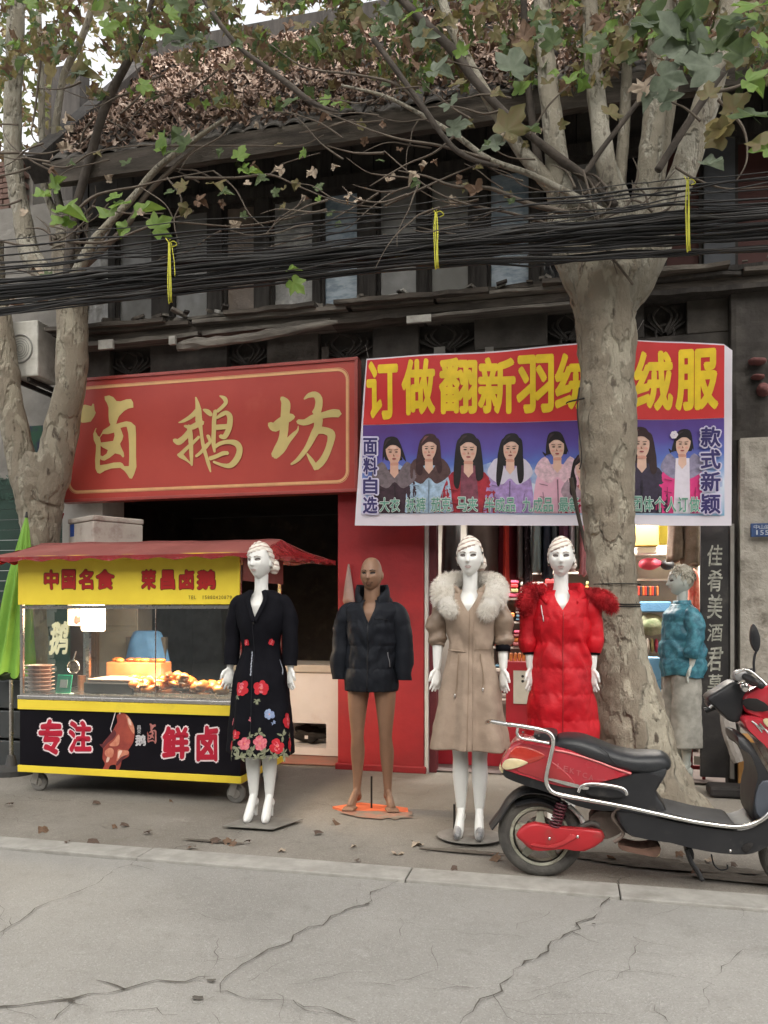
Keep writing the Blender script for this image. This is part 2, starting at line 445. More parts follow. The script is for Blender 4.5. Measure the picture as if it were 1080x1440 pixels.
# patches broken out of the road beside the crack
for c_, r_ in (((278, 327+O), .018), ((298, 302+O), .012), ((100, 331+O), .010), ((835, 222+O), .007), ((517, 194+O), .008)):
    g = G(*c_); mb = MB(); n = 11; rr = [r_*random.uniform(.6, 1.3) for _ in range(n)]
    mb.add([g+Vector((1.6*rr[i]*cos(2*pi*i/n), rr[i]*sin(2*pi*i/n), .0105)) for i in range(n)], [list(range(n))]); mb.build('broken_patch', m_crack, road)
rcx = random.Random(77)
for i in range(26):     # hairline cracks
    x = rcx.uniform(-20, 1080); y = rcx.uniform(1285, 1440); a = rcx.uniform(-.6, .6)+rcx.choice((0, 0, 1.2)); pts = [(x, y)]
    for j in range(rcx.randint(2, 4)): a += rcx.uniform(-.5, .5); L_ = rcx.uniform(18, 55); pts.append((pts[-1][0]+L_*cos(a), max(1262, pts[-1][1]-L_*.5*sin(a))))
    crack(pts, .0045, 200+i, branch=False, jag=.02)
for i, (pts, wd) in enumerate([
    ([(430, 1128), (500, 1142), (560, 1148), (640, 1158), (700, 1160)], .010), ([(0, 1118), (60, 1128), (110, 1130), (190, 1133)], .010),
    ([(230, 1200), (300, 1182), (345, 1176), (330, 1168)], .016), ([(560, 1204), (610, 1198), (640, 1193), (700, 1200)], .022),
    ([(640, 1193), (700, 1186), (760, 1182)], .012), ([(570, 1130), (610, 1112), (640, 1098)], .008),
    ([(100, 1158), (160, 1168), (260, 1172), (330, 1190)], .006), ([(0, 1150), (40, 1160), (90, 1158)], .006),
    ([(860, 1230), (900, 1215), (980, 1212), (1080, 1230)], .02), ([(400, 1190), (470, 1186), (540, 1196)], .007)]):
    crack(pts, wd, 50+i, par=pave, z=.013, jag=.04)
# dirt washed up behind the kerb under the scooter
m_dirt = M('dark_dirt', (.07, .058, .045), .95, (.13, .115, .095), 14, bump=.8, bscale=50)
def patch(c_, rx, ry, seed, mat, par, z=.012, name='dirt_patch'):
    rnd = random.Random(seed); g = G(*c_); n = 28; mb = MB()
    mb.add([g+Vector((rx*cos(2*pi*i/n)*(1+.5*noise.noise(Vector((i*.9, seed, 0)))), ry*sin(2*pi*i/n)*(1+.5*noise.noise(Vector((i*.9, seed, 4)))), z)) for i in range(n)], [list(range(n))]); mb.build(name, mat, par)
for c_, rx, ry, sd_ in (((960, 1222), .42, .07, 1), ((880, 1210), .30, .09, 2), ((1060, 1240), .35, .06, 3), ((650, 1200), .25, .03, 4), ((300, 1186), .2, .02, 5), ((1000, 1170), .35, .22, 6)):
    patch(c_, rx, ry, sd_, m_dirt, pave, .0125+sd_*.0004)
m_redpaint = M('red_floor_wash', (.24, .085, .062), .8, (.17, .10, .08), 5, bump=.2)
# warm light spill at the bald mannequin's feet, painted on as an orange patch
patch((532, 1146), .24, .15, 9, M('orange_glow_spill', (.33, .155, .105), .8, (.20, .165, .13), 12, (.4, .6), bump=.3, bscale=80), pave, .0155, 'orange_glow_spill')

# ------------------------------------------------------------------ the timber shop building
m_wood = M('old_timber', (.048, .042, .038), .85, (.023, .020, .018), 3, bump=.6, bscale=30, stretch=(6, 6, .8), stain=(.075, .065, .055), sscale=2)
m_wood_h = M('old_timber_boards', (.10, .084, .070), .85, (.040, .034, .029), 3, bump=.7, bscale=30, stretch=(.8, 6, 6), stain=(.22, .20, .17), sscale=2, samt=.6)
m_wood_g = M('grey_weathered_board', (.21, .192, .168), .85, (.09, .08, .07), 4, bump=.7, bscale=25, stretch=(.7, 5, 5), stain=(.05, .045, .04), sscale=3)
m_dark = M('dark_interior', (.022, .019, .018), .9, (.012, .011, .011), 3)
m_soot = M('sooty_plaster', (.068, .061, .054), .9, (.035, .031, .028), 4, bump=.4, bscale=30, stain=(.10, .088, .075), sscale=3, samt=.5)
m_plaster = M('grey_stone_plaster', (.36, .335, .29), .92, (.26, .24, .205), 5, bump=.9, bscale=14, dist=.02, stain=(.12, .105, .085), sscale=4.5, spos=(.56, .68), samt=.85)
m_redwall = M('red_painted_plaster', (.33, .020, .024), .6, (.26, .016, .02), 3, bump=.35, bscale=18, stain=(.19, .018, .02), sscale=2.2, spos=(.5, .75), samt=.8)
m_white = M('white_plaster', (.62, .60, .56), .8, (.5, .48, .44), 5, stain=(.35, .32, .28))
bld = empty('timber_shop_building', (-1.5, 6.7, 0), 'old two-storey timber shop building with dark upper windows and leaf covered roof', 'building')
def part(mb, name, mat, par=None, **k): return mb.build(name, mat, par or bld, **k)
def box_part(name, mat, x0, x1, y0, y1, z0, z1, par=None, **k):
    mb = MB(); mb.bb(x0, x1, y0, y1, z0, z1); return part(mb, name, mat, par, **k)
# lower walls
box_part('pier', m_white, -4.72, -4.29, 6.58, 6.95, 0, 2.62)
box_part('red_pillar', m_redwall, -1.965, -1.20, 6.55, 6.97, 0, 2.62, bevel=.012)
box_part('pillar_foot', m_redwall, -1.985, -1.18, 6.535, 6.99, 0, .06, bevel=.01)
box_part('lintel', m_soot, -4.72, 1.22, 6.60, 6.95, 2.625, 3.58)
box_part('lintel_beam', m_wood_h, -4.72, 1.22, 6.56, 6.60, 2.50, 2.625)
def rough_wall(name, mat, x0, x1, y, z0, z1, nx, nz_, amp, par, seed=0, thick=.3):
    mb = MB(); V = []; F = []
    for j in range(nz_+1):
        for i in range(nx+1):
            x = x0+(x1-x0)*i/nx; z = z0+(z1-z0)*j/nz_
            e = 1 if 0 < i < nx and 0 < j < nz_ else .3
            V.append(Vector((x, y-amp*e*(noise.fractal(Vector((x*2.2, z*2.2, seed)), 1, 2, 4)), z)))
    for j in range(nz_):
        for i in range(nx):
            a = j*(nx+1)+i; F.append([a, a+1, a+nx+2, a+nx+1])
    mb.add(V, F); mb.bb(x0+.003, x1-.003, y+amp*1.2, y+thick, z0+.002, z1-.003); return part(mb, name, mat, par, smooth=False)
rough_wall('stone_wall', m_plaster, 1.27, 4.6, 6.42, 0, 2.70, 110, 90, .035, bld, 2)
rough_wall('upper_stone_wall', m_soot, 1.22, 4.6, 6.50, 2.705, 4.0, 100, 40, .04, bld, 5)
# dark red lumps of peeling paper / old carved bracket on the right wall
m_lump = M('dull_red_bracket', (.20, .075, .07), .8, (.10, .045, .045), 6, bump=.5)
for k, (px, py, rx, rz_) in enumerate(((1066, 508, .07, .028), (1074, 548, .05, .05), (1066, 530, .05, .02))):
    mb = MB(); c = W(px, py, 6.46); mb.ball(c, (rx, .06, rz_), 14, 8, disp=lambda o: .25*noise.noise(o*25)); part(mb, 'carved_bracket', m_lump, smooth=True)
# first room (goose shop), very dark
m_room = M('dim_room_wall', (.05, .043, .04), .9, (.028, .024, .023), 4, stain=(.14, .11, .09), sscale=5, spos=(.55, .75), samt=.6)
room = empty('shop_room', (-3, 9, 0)); room['kind'] = 'structure'
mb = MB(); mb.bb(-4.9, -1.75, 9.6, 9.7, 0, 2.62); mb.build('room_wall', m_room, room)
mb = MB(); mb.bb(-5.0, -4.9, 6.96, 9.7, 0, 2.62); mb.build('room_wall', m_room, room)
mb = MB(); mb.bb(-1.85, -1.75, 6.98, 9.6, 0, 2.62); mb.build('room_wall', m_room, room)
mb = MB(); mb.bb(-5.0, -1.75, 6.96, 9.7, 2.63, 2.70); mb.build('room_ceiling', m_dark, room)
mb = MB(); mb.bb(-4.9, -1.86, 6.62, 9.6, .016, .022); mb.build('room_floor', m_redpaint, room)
# second room (clothes shop)
m_shopwall = M('pale_shop_wall', (.40, .38, .34), .8, (.32, .30, .27), 3)
shop = empty('clothes_shop_room', (0, 8, 0)); shop['kind'] = 'structure'
mb = MB(); mb.bb(-1.74, 1.5, 8.9, 9.0, 0, 2.6); mb.build('room_wall', m_shopwall, shop)
mb = MB(); mb.bb(-1.74, -1.66, 6.98, 8.9, 0, 2.6); mb.build('room_wall', M('brown_side_wall', (.09, .07, .06), .8), shop)
mb = MB(); mb.bb(1.42, 1.5, 6.98, 8.9, 0, 2.6); mb.build('room_wall', m_shopwall, shop)
mb = MB(); mb.bb(-1.74, 1.5, 6.96, 9.0, 2.63, 2.70); mb.build('room_ceiling', m_shopwall, shop)
mb = MB(); mb.bb(-1.64, 1.4, 6.62, 8.9, .016, .022); mb.build('room_floor', M('shop_floor', (.16, .13, .12), .5), shop)
# door frame of clothes shop
box_part('door_post', M('white_door_post', (.55, .53, .5), .5), -1.195, -1.165, 6.56, 6.62, 0, 2.5)
box_part('door_post', M('maroon_door_post', (.12, .02, .025), .5), -1.163, -1.10, 6.60, 6.70, 0, 2.5)
box_part('door_post', m_wood, 1.20, 1.265, 6.50, 6.62, 0, 2.7)
# band with vents
box_part('vent_band', m_soot, -4.72, 1.22, 6.70, 6.95, 3.585, 3.86)
vent_px = [(158, 215), (322, 378), (450, 526), (590, 668), (770, 832), (905, 965)]
m_stonepale = M('pale_band_block', (.085, .076, .066), .9, (.05, .044, .038), 6, bump=.5, bscale=40)
edges = [-4.72]
for a, b in vent_px:
    edges += [W(a, 500, 6.65).x, W(b, 500, 6.65).x]
edges.append(1.22)
for i in range(0, len(edges), 2): box_part('band_block', m_stonepale if i % 4 == 0 else m_soot, edges[i], edges[i+1], 6.60, 6.698, 3.585, 3.86, bevel=.006)
m_iron = M('carved_vent_wood', (.06, .052, .046), .8, (.03, .027, .024), 10)
for a, b in vent_px:
    x0, x1 = W(a, 500, 6.65).x, W(b, 500, 6.65).x; xc = (x0+x1)/2; mb = MB()
    for k in range(-3, 4):
        ph = k*.42; P = []
        for t in range(8):
            r = .02+.22*t/7; P.append((xc+r*sin(ph+.5*sin(t*.5)*(1 if k >= 0 else -1))*((x1-x0)/.42), 6.63+.01*abs(k), 3.60+r*cos(ph*.8)*.98))
        mb.tube(P, [.012]*7+[.006], 5)
    mb.torus((xc, 6.65, 3.62), .07, .012, 'Y', 16, 5)
    part(mb, 'carved_vent', m_iron)
# ledge: beam and long broken boards
box_part('ledge_beam', m_wood_h, -4.66, 4.6, 6.42, 6.75, 3.865, 3.93)
rl = random.Random(11)
for row, (y0, z0) in enumerate(((6.36, 3.935), (6.30, 3.965), (6.42, 3.995), (6.40, 3.84))):
    x = -4.62-rl.random()*.1
    while x < 4.5:
        L = rl.uniform(.7, 1.9); mb = MB(); t = rl.uniform(.022, .04); R = Matrix.Rotation(rl.uniform(-.012, .012), 3, 'Y') @ Matrix.Rotation(rl.uniform(-.1, .1), 3, 'X')
        wd = rl.uniform(.16, .30); n = 8
        V = []; F = []
        for i in range(n+1):
            xx = -L/2+L*i/n; ee = rl.uniform(-.02, .02); e2 = rl.uniform(-.012, .012)
            for dy, dz in ((-wd/2+ee, -t/2), (-wd/2+ee, t/2+e2*.4), (wd/2, t/2), (wd/2, -t/2)): V.append(Vector((x+L/2, y0+wd/2, z0+t/2+row*.0))+R @ Vector((xx, dy, dz)))
        for i in range(n):
            for j in range(4): F.append([i*4+j, i*4+(j+1) % 4, i*4+4+(j+1) % 4, i*4+4+j])
        F += [[3, 2, 1, 0], [n*4, n*4+1, n*4+2, n*4+3]]
        mb.add(V, F); part(mb, 'ledge_board', rl.choice([m_wood_g, m_wood_h, m_wood_h, m_wood])); x += L+rl.uniform(.0, .05) if row != 1 else L+rl.uniform(.1, .6)
# thick broken lump of board left of centre
mb = MB(); P = [W(250, 487, 6.33), W(300, 481, 6.3), W(360, 474, 6.3), W(420, 462, 6.33), W(475, 452, 6.33)]
mb.tube(catmull(P, 14), [.035, .05, .05, .045, .05, .04, .045, .04, .045, .035, .04, .03, .03, .02, .015], 8, flat=.8, disp=lambda p, t, a: .6*noise.noise(p*18)); part(mb, 'broken_board', m_wood_g)
for px0, px1 in ((610, 626), (682, 694), (776, 790), (452, 462)):
    a, b = W(px0, 488, 6.59), W(px1, 506, 6.59); box_part('pale_patch', m_stonepale if px0 == 452 else M('pale_grey_patch', (.22, .21, .19), .9), a.x, b.x, 6.594, 6.60, b.z, a.z)
# small debris on the ledge
m_debris = M('pale_scrap', (.42, .41, .38), .8, (.25, .24, .22), 8); 
for k in range(60):
    x = rl.uniform(-4.6, 3.5); s = rl.uniform(.015, .05); mb = MB(); mb.box((x, 6.42+rl.uniform(-.06, .15), 4.03+s*.3), (s*rl.uniform(1, 4), s*1.5, s*.6), Matrix.Rotation(rl.uniform(-1, 1), 3, 'Z') @ Matrix.Rotation(rl.uniform(-.5, .5), 3, 'Y'))
    part(mb, 'scrap', rl.choice([m_wood_g, m_wood_h, m_wood, m_wood_g, m_debris]))
for px0, px1, py0, py1 in ((139, 159, 479, 490), (238, 247, 473, 484), (572, 606, 445, 452)):
    a = W(px0, py0, 6.28); b = W(px1, py1, 6.28); box_part('white_scrap', m_debris, a.x, b.x, 6.27, 6.30, b.z, a.z)
# upper storey: posts and window panels
UP = 6.72
box_part('upper_wall', m_dark, -4.72, 4.6, 7.0, 7.1, 3.9, 5.75)
box_part('window_sill_rail', m_wood, -4.72, 4.6, 6.62, 6.80, 3.99, 4.06)
box_part('window_head_rail', m_wood, -4.72, 4.6, 6.64, 6.80, 5.14, 5.24)
m_p = {
 'film': M('dusty_plastic_film', (.38, .375, .365), .28, (.24, .235, .225), 5, bump=.9, bscale=9, dist=.04, stain=(.48, .46, .43), sscale=6, spec=.8),
 'grey': M('dusty_grey_glass', (.30, .298, .29), .22, (.19, .188, .183), 3, bump=.2, bscale=6, spec=.6),
 'brown': M('brown_paper_pane', (.25, .20, .165), .5, (.16, .13, .11), 4, bump=.6, bscale=10, dist=.03),
 'blue': M('bluish_glass', (.42, .50, .58), .25, (.22, .29, .36), 6, (.4, .6), bump=.25, bscale=8, stretch=(1, 1, 3), stain=(.5, .55, .6), sscale=9, spos=(.6, .7), spec=.8),
 'pale': M('pale_board_pane', (.33, .325, .305), .6, (.24, .235, .22), 3),
 'black': M('black_glass', (.015, .015, .018), .08, spec=.8), 'red': M('dark_red_boarding', (.07, .022, .018), .7)}
wins = [(118, 157, 262, 'film'), (165, 218, 285, 'grey'), (243, 296, 288, 'grey'), (316, 362, 290, 'brown'), (382, 444, 280, 'film'), (453, 507, 282, 'blue'),
        (531, 590, 280, 'grey'), (603, 663, 290, 'pale'), (686, 748, 290, 'blue'), (760, 792, 290, 'black'), (800, 860, 290, 'grey'), (868, 925, 280, 'black'), (932, 988, 270, 'red'), (1032, 1100, 262, 'red'), (1112, 1180, 262, 'grey')]
for px0, px1, top, kind in wins:
    x0, x1 = W(px0, 400, UP).x, W(px1, 400, UP).x; z0, z1 = 4.063, 5.137
    fr = MB(); t = .028
    for q in ((x0, x0+t, z0, z1), (x1-t, x1, z0, z1), (x0+t, x1-t, z0, z0+t), (x0+t, x1-t, z1-t, z1)): fr.bb(q[0], q[1], UP-.02, UP+.03, q[2], q[3])
    f = part(fr, 'window', m_wood)
    pn = MB(); nx, nz_ = 14, 26; V = []; F = []
    amp = {'film': .03, 'brown': .02, 'blue': .006}.get(kind, .003)
    for j in range(nz_+1):
        for i in range(nx+1):
            x = x0+t+(x1-x0-2*t)*i/nx; z = z0+t+(z1-z0-2*t)*j/nz_
            V.append(Vector((x, UP+.012+amp*noise.fractal(Vector((x*9, z*4, px0)), 1, 2, 4), z)))
    for j in range(nz_):
        for i in range(nx): a = j*(nx+1)+i; F.append([a, a+1, a+nx+2, a+nx+1])
    pn.add(V, F); pn.build('pane', m_p[kind], f, smooth=True)
# dark posts between the panels
gaps = [(100, 118), (157, 165), (218, 243), (296, 316), (362, 382), (444, 453), (507, 531), (590, 603), (663, 686), (748, 760), (792, 800), (860, 868), (925, 932), (988, 1032), (1100, 1112)]
for k, (a, b) in enumerate(gaps):
    x0, x1 = W(a, 400, UP).x+.003, W(b, 400, UP).x-.003
    box_part('post', m_wood if a != 988 else M('slate_grey_post', (.085, .09, .10), .8), x0, x1, 6.655 if b-a > 15 else 6.68, 6.78, 4.063, 5.137)
# vertical boards over the windows
x = -4.7; k = 0
while x < 4.5:
    wd = rl.uniform(.14, .22); box_part('wall_board', rl.choice([m_wood, m_wood, m_soot]), x, x+wd-.008, 6.70+rl.uniform(0, .02), 6.76, 5.243, 5.85); x += wd
# white card stuck in front of a window, plastic rag
mb = MB(); a, b = W(536, 415, 6.55), W(573, 445, 6.55); mb.add([(a.x+.02, 6.56, a.z), (b.x, 6.55, a.z+.01), (b.x-.03, 6.50, b.z), (a.x-.02, 6.5, b.z)], [(3, 2, 1, 0)]); o = mb.build('cardboard_sheet', m_debris)
tag(o, 'pale torn card propped on the ledge against the upper windows', 'card')
# roof
RX0, RX1 = -4.40, 5.2; EY, EZ, RY, RZ = 5.98, 5.30, 7.90, 7.50
m_roof = M('dark_roof_tile', (.07, .062, .056), .9, (.04, .035, .032), 8, bump=.5)
def roof_z(y): return EZ+(y-EY)/(RY-EY)*(RZ-EZ)
mb = MB(); th = .09
mb.add([(RX0, EY, EZ), (RX1, EY, EZ), (RX1, RY, RZ), (RX0, RY, RZ), (RX0, EY, EZ-th), (RX1, EY, EZ-th), (RX1, RY, RZ-th), (RX0, RY, RZ-th), (RX0, RY+2.4, EZ), (RX1, RY+2.4, EZ)],
       [(0, 1, 2, 3), (7, 6, 5, 4), (0, 4, 5, 1), (3, 2, 9, 8), (0, 3, 7, 4), (1, 5, 6, 2)])
roof = part(mb, 'roof', m_roof)
# courses of tiles at the eave
m_tile = M('grey_clay_tile', (.13, .12, .11), .9, (.06, .055, .05), 9, bump=.4); k = 0; x = RX0; first = None
while x < RX1-.1:
    if first is None:
        mb = MB(); P = [(0, 0, 0), (0, .22, .24)]
        rings = []
        for p in P: rings.append([Vector(p)+Vector((.085*cos(a), .0, .045*sin(a))) for a in [pi*i/6 for i in range(7)]]+[Vector(p)+Vector((.07*cos(a), 0, .03*sin(a))) for a in [pi*i/6 for i in range(6, -1, -1)]])
        mb.loft(rings); first = mb.build('roof_tile', m_tile, roof, local=True); first.location = Vector((x+.09, EY-.05, EZ-.03))-world_loc(bld); c = first
    else: c = inst(first, Vector((x+.09, EY-.05+random.uniform(-.02, .02), EZ-.03+random.uniform(-.01, .01)))-world_loc(bld), (0, random.uniform(-.05, .05), random.uniform(-.06, .06)), parent=roof)
    x += .165
# fascia of the eave with soffit
mb = MB(); n = 60; V = []; F = []
for i in range(n+1):
    x = RX0+(RX1-RX0)*i/n; j = .015*noise.noise(Vector((x*3, 0, 0)))
    V += [Vector((x, EY-.03+j, EZ-.20+j)), Vector((x, EY-.05+j, EZ-.02)), Vector((x, EY+.04, EZ-.05)), Vector((x, EY+.04, EZ-.20+j))]
for i in range(n):
    for j in range(4): F.append([i*4+j, i*4+4+j, i*4+4+(j+1) % 4, i*4+(j+1) % 4])
mb.add(V, F); part(mb, 'fascia_board', m_wood_h)
x = RX0+.15
while x < RX1:
    mb = MB(); mb.box((x, (EY+RY-.6)/2+.1, (roof_z(EY+.1)+roof_z(RY-.6))/2-.16), (.07, 2.1, .09), Matrix.Rotation(atan2(RZ-EZ, RY-EY), 3, 'X')); part(mb, 'rafter', m_wood); x += .62
# raised verge beam along the left edge of the roof
mb = MB(); d = Vector((0, RY-EY, RZ-EZ)).normalized()
for off, zz, s in ((-.08, .0, (.18, .22)),):
    c = Vector((RX0+off, (EY+RY)/2, (EZ+RZ)/2+zz)); mb.box(c, (s[0], (Vector((0, RY-EY, RZ-EZ))).length+.25, s[1]), Matrix.Rotation(atan2(RZ-EZ, RY-EY), 3, 'X'))
part(mb, 'verge_beam', m_wood)
mb = MB(); mb.prism([(0, 0)]*0+[(-4.47, 4.0), (-4.41, 4.0), (-4.41, 5.4), (-4.47, 5.4)], 6.8, 9); part(mb, 'gable_wall', m_dark)
box_part('ridge_beam', m_wood, RX0-.3, RX1, RY-.12, RY+.12, RZ-.05, RZ+.14)
# leaf litter on the roof
lit_m = [M('litter_a', (.44, .32, .26), .8, (.31, .22, .17), 3), M('litter_b', (.31, .215, .17), .8, (.20, .14, .11), 3), M('litter_c', (.58, .47, .40), .8, (.42, .32, .26), 3), M('litter_d', (.10, .065, .05), .85)]
mb = MB(); rl2 = random.Random(5); shapes = [leaf_raw(k, .7) for k in range(20)]
for k in range(10500):
    x = rl2.uniform(RX0-.05, 3.2); t = rl2.random()**.9; y = EY-.03+t*(RY-EY)
    den = noise.noise(Vector((x*1.2, y*1.2, 1)))
    z = roof_z(y)+.03+rl2.uniform(0, .08)+.09*den; V, F = rl2.choice(shapes); s = rl2.uniform(.06, .125)
    R = Matrix.Rotation(rl2.uniform(.0, .9)+.2, 3, 'X') @ Matrix.Rotation(rl2.uniform(-.8, .8), 3, 'Y') @ Matrix.Rotation(rl2.uniform(0, 6.3), 3, 'Z')
    mi = rl2.choices((0, 1, 2, 3), (5, 4, 2.0, 3))[0]; mb.add([Vector((x, y, z))+R @ (p*s) for p in V], F, mi)
lit = part(mb, 'leaf_litter', lit_m); stuff(lit)

# ------------------------------------------------------------------ neighbour house on the left
nb = empty('neighbour_house', (-6.5, 7, 0), 'grey plastered neighbour house with bare brick top at the left edge', 'house')
m_nbp = M('grey_render', (.22, .208, .19), .9, (.17, .16, .145), 3, bump=.3, stain=(.16, .15, .14), sscale=2)
rough_wall('wall', m_nbp, -9.5, -4.78, 6.98, 2.75, 5.55, 60, 40, .02, nb, 8, .4)
box_part('wall', m_nbp, -9.5, -7.0, 7.0, 7.3, 0, 2.745, nb)
m_brk = M('red_brick', (.17, .10, .08), .9, (.12, .075, .06), 12, bump=.4, bscale=60); proto = None
for row in range(9):
    for c_ in range(11):
        x = -6.55+c_*.165+(row % 2)*.08; z = 5.56+row*.056
        if x > -5.55: continue
        if proto is None:
            mb = MB(); mb.box((0, 0, .023), (.155, .10, .046)); proto = mb.build('brick', m_brk, nb, local=True, bevel=.003); proto.location = Vector((x, 7.05, z))-world_loc(nb)
        else: inst(proto, Vector((x, 7.05+random.uniform(-.006, .006), z))-world_loc(nb), (0, 0, random.uniform(-.03, .03)), parent=nb)
box_part('wall_core', m_nbp, -9.5, -5.45, 7.11, 7.35, 5.56, 6.05, nb)
box_part('timber_gable', m_wood, W(72, 150, 8.2).x, W(112, 150, 8.2).x, 8.2, 8.4, 4.5, W(90, 92, 8.2).z, nb)
box_part('timber_gable', m_wood, W(95, 150, 8.25).x, W(180, 150, 8.25).x, 8.25, 8.5, 4.5, W(130, 140, 8.2).z, nb)
# green shop front
m_grn = M('dark_green_sheet', (.008, .032, .021), .5, (.006, .024, .016), 3, bump=.15)
gs = empty('green_shop_shutter', (-5.8, 6.95, 0), 'dark green ribbed shop front with faint pale writing behind the left tree', 'shutter')
for k in range(26):
    z = .02+k*.105; mb = MB(); mb.bb(-7.0, -4.80, 6.95+(.006 if k % 2 else 0), 6.99, z, z+.10); mb.build('slat', m_grn if z > 1.1 else M('dark_grey_slat', (.05, .055, .055), .5), gs)
# small scribble rows in a pale green on the shutter (blurred menu lines)
m_wr = M('pale_green_print', (.025, .07, .048), .6)
for r_ in range(2):
    mb = MB(); y0 = 668+r_*24
    for i_, ch in enumerate('大酒家' if r_ == 0 else '小吃店'): glyph_into(mb, ch, (-6+i_*14, y0, 5+i_*14, y0+14), 6.94, .01)
    mb.build('lettering', m_wr, gs)
# cloth poster with green patch seen through the fork of the left tree
mb = MB(); a, b = W(28, 600, 6.6), W(62, 668, 6.6); mb.bb(a.x, b.x, 6.60, 6.62, b.z, a.z); o = mb.build('poster_board', M('green_blue_poster', (.012, .07, .035), .6, (.01, .015, .05), 4, (.45, .55)))
tag(o, 'small green and blue poster board seen through the fork of the left tree', 'poster')
# air conditioner unit
ac = empty('air_conditioner', W(36, 530, 6.30), 'white air conditioner box behind the fork of the left tree', 'air conditioner')
m_ac = M('aged_white_metal', (.68, .67, .62), .5, (.42, .41, .37), 4, stain=(.3, .28, .24), sscale=4)
a, b = W(4, 454, 6.30), W(53, 528, 6.30)
mb = MB(); mb.bb(a.x, b.x, 6.30, 6.62, b.z, a.z); mb.build('casing', m_ac, ac, bevel=.012)
mb = MB(); mb.torus(((a.x+b.x)/2, 6.295, (a.z+b.z)/2), .13, .008, 'Y', 24, 6)
for k in range(4): mb.torus(((a.x+b.x)/2, 6.295, (a.z+b.z)/2), .03+.022*k, .003, 'Y', 20, 4)
mb.build('fan_grille', M('grille_metal', (.3, .3, .28), .5), ac)
mb = MB(); mb.bb(a.x+.1, a.x+.13, 6.32, 6.95, b.z-.04, b.z-.002); mb.bb(b.x-.13, b.x-.1, 6.32, 6.95, b.z-.04, b.z-.002); mb.build('bracket', m_wood, ac)
# ------------------------------------------------------------------ shop sign with brushed characters
m_signred = M('sign_red', (.43, .062, .045), .42, (.37, .045, .036), 1.2, bump=.05, bscale=4, coat=.15, stain=(.52, .13, .08), sscale=.8, samt=.6)
m_gold = M('sign_gold', (.62, .50, .20), .5, (.52, .43, .17), 3)
m_goldedge = M('sign_line', (.75, .42, .20), .5)
SV = 6.42
sign = empty('shop_sign', W(300, 700, SV), 'long red shop sign box with three brushed gold characters above the food cart', 'sign')
TL, TR, BR, BL = W(84, 529, SV), W(505, 508, SV), W(502, 695, SV), W(86, 704, SV)
x0, x1, z0, z1 = (TL.x+BL.x)/2, (TR.x+BR.x)/2, (BL.z+BR.z)/2, (TL.z+TR.z)/2
mb = MB(); mb.bb(x0+.02, x1-.02, SV+.002, SV+.10, z0+.02, z1-.02); mb.build('panel', m_signred, sign)
mb = MB(); t = .028; m_sf = M('sign_frame', (.34, .06, .05), .35, spec=.7)
for q in ((x0, x1, z1-t, z1), (x0, x1, z0, z0+t), (x0, x0+t, z0+t, z1-t), (x1-t, x1, z0+t, z1-t)): mb.bb(q[0], q[1], SV-.012, SV+.11, q[2], q[3])
mb.build('frame', m_sf, sign, bevel=.003)
def rrect(x0, x1, z0, z1, r, n=6):
    out = []
    for cx, cz, a0 in ((x1-r, z1-r, 0), (x0+r, z1-r, pi/2), (x0+r, z0+r, pi), (x1-r, z0+r, 1.5*pi)):
        for i in range(n+1): a = a0+pi/2*i/n; out.append((cx+r*cos(a), cz+r*sin(a)))
    return out
mb = MB()
for ins, wd, mi in ((.085, .022, 0), (.078, .004, 1)):
    o_ = rrect(x0+ins, x1-ins, z0+ins, z1-ins, .10); i_ = rrect(x0+ins+wd, x1-ins-wd, z0+ins+wd, z1-ins-wd, .10-wd); n = len(o_)
    mb.add([(p[0], SV-.001, p[1]) for p in o_]+[(p[0], SV-.001, p[1]) for p in i_], [[i, (i+1) % n, n+(i+1) % n, n+i] for i in range(n)])
mb.build('border_line', m_goldedge, sign)
def brush(mb, strokes, ox, oy, sc, v, grow=0, dv=.00035, mi=0):
    for k, st in enumerate(strokes):
        P = catmull([(p[0], p[1], p[2]) for p in st], len(st)*4); V = []; n = len(P)
        L, R = [], []
        for i in range(n):
            d = P[min(i+1, n-1)]-P[max(i-1, 0)]; d.z = 0
            d = d.normalized() if d.length > 1e-6 else Vector((1, 0, 0)); s = Vector((-d.y, d.x, 0))*(max(P[i].z, 4)/2+grow)*(1+.05*noise.noise(P[i]*.05))
            q = P[i].copy(); q.z = 0; L.append(q+s); R.append(q-s)
        d0 = (P[0]-P[1]); d0.z = 0; d0.normalize(); d1 = P[-1]-P[-2]; d1.z = 0; d1.normalize()
        c0 = Vector((P[0].x, P[0].y, 0))+d0*(P[0].z*.35+grow); c1 = Vector((P[-1].x, P[-1].y, 0))+d1*(P[-1].z*.35+grow)
        pts = [c0]+L+[c1]+R[::-1]; pts = pts; V = [W(ox+p.x/sc, oy+p.y/sc, v-k*dv) for p in pts]
        F = [[0, 1, 2*n+1]]+[[1+i, 2+i, 2*n-i, 2*n+1-i] for i in range(n-1)]+[[n, n+1, n+2]]
        mb.add(V, F, mi)
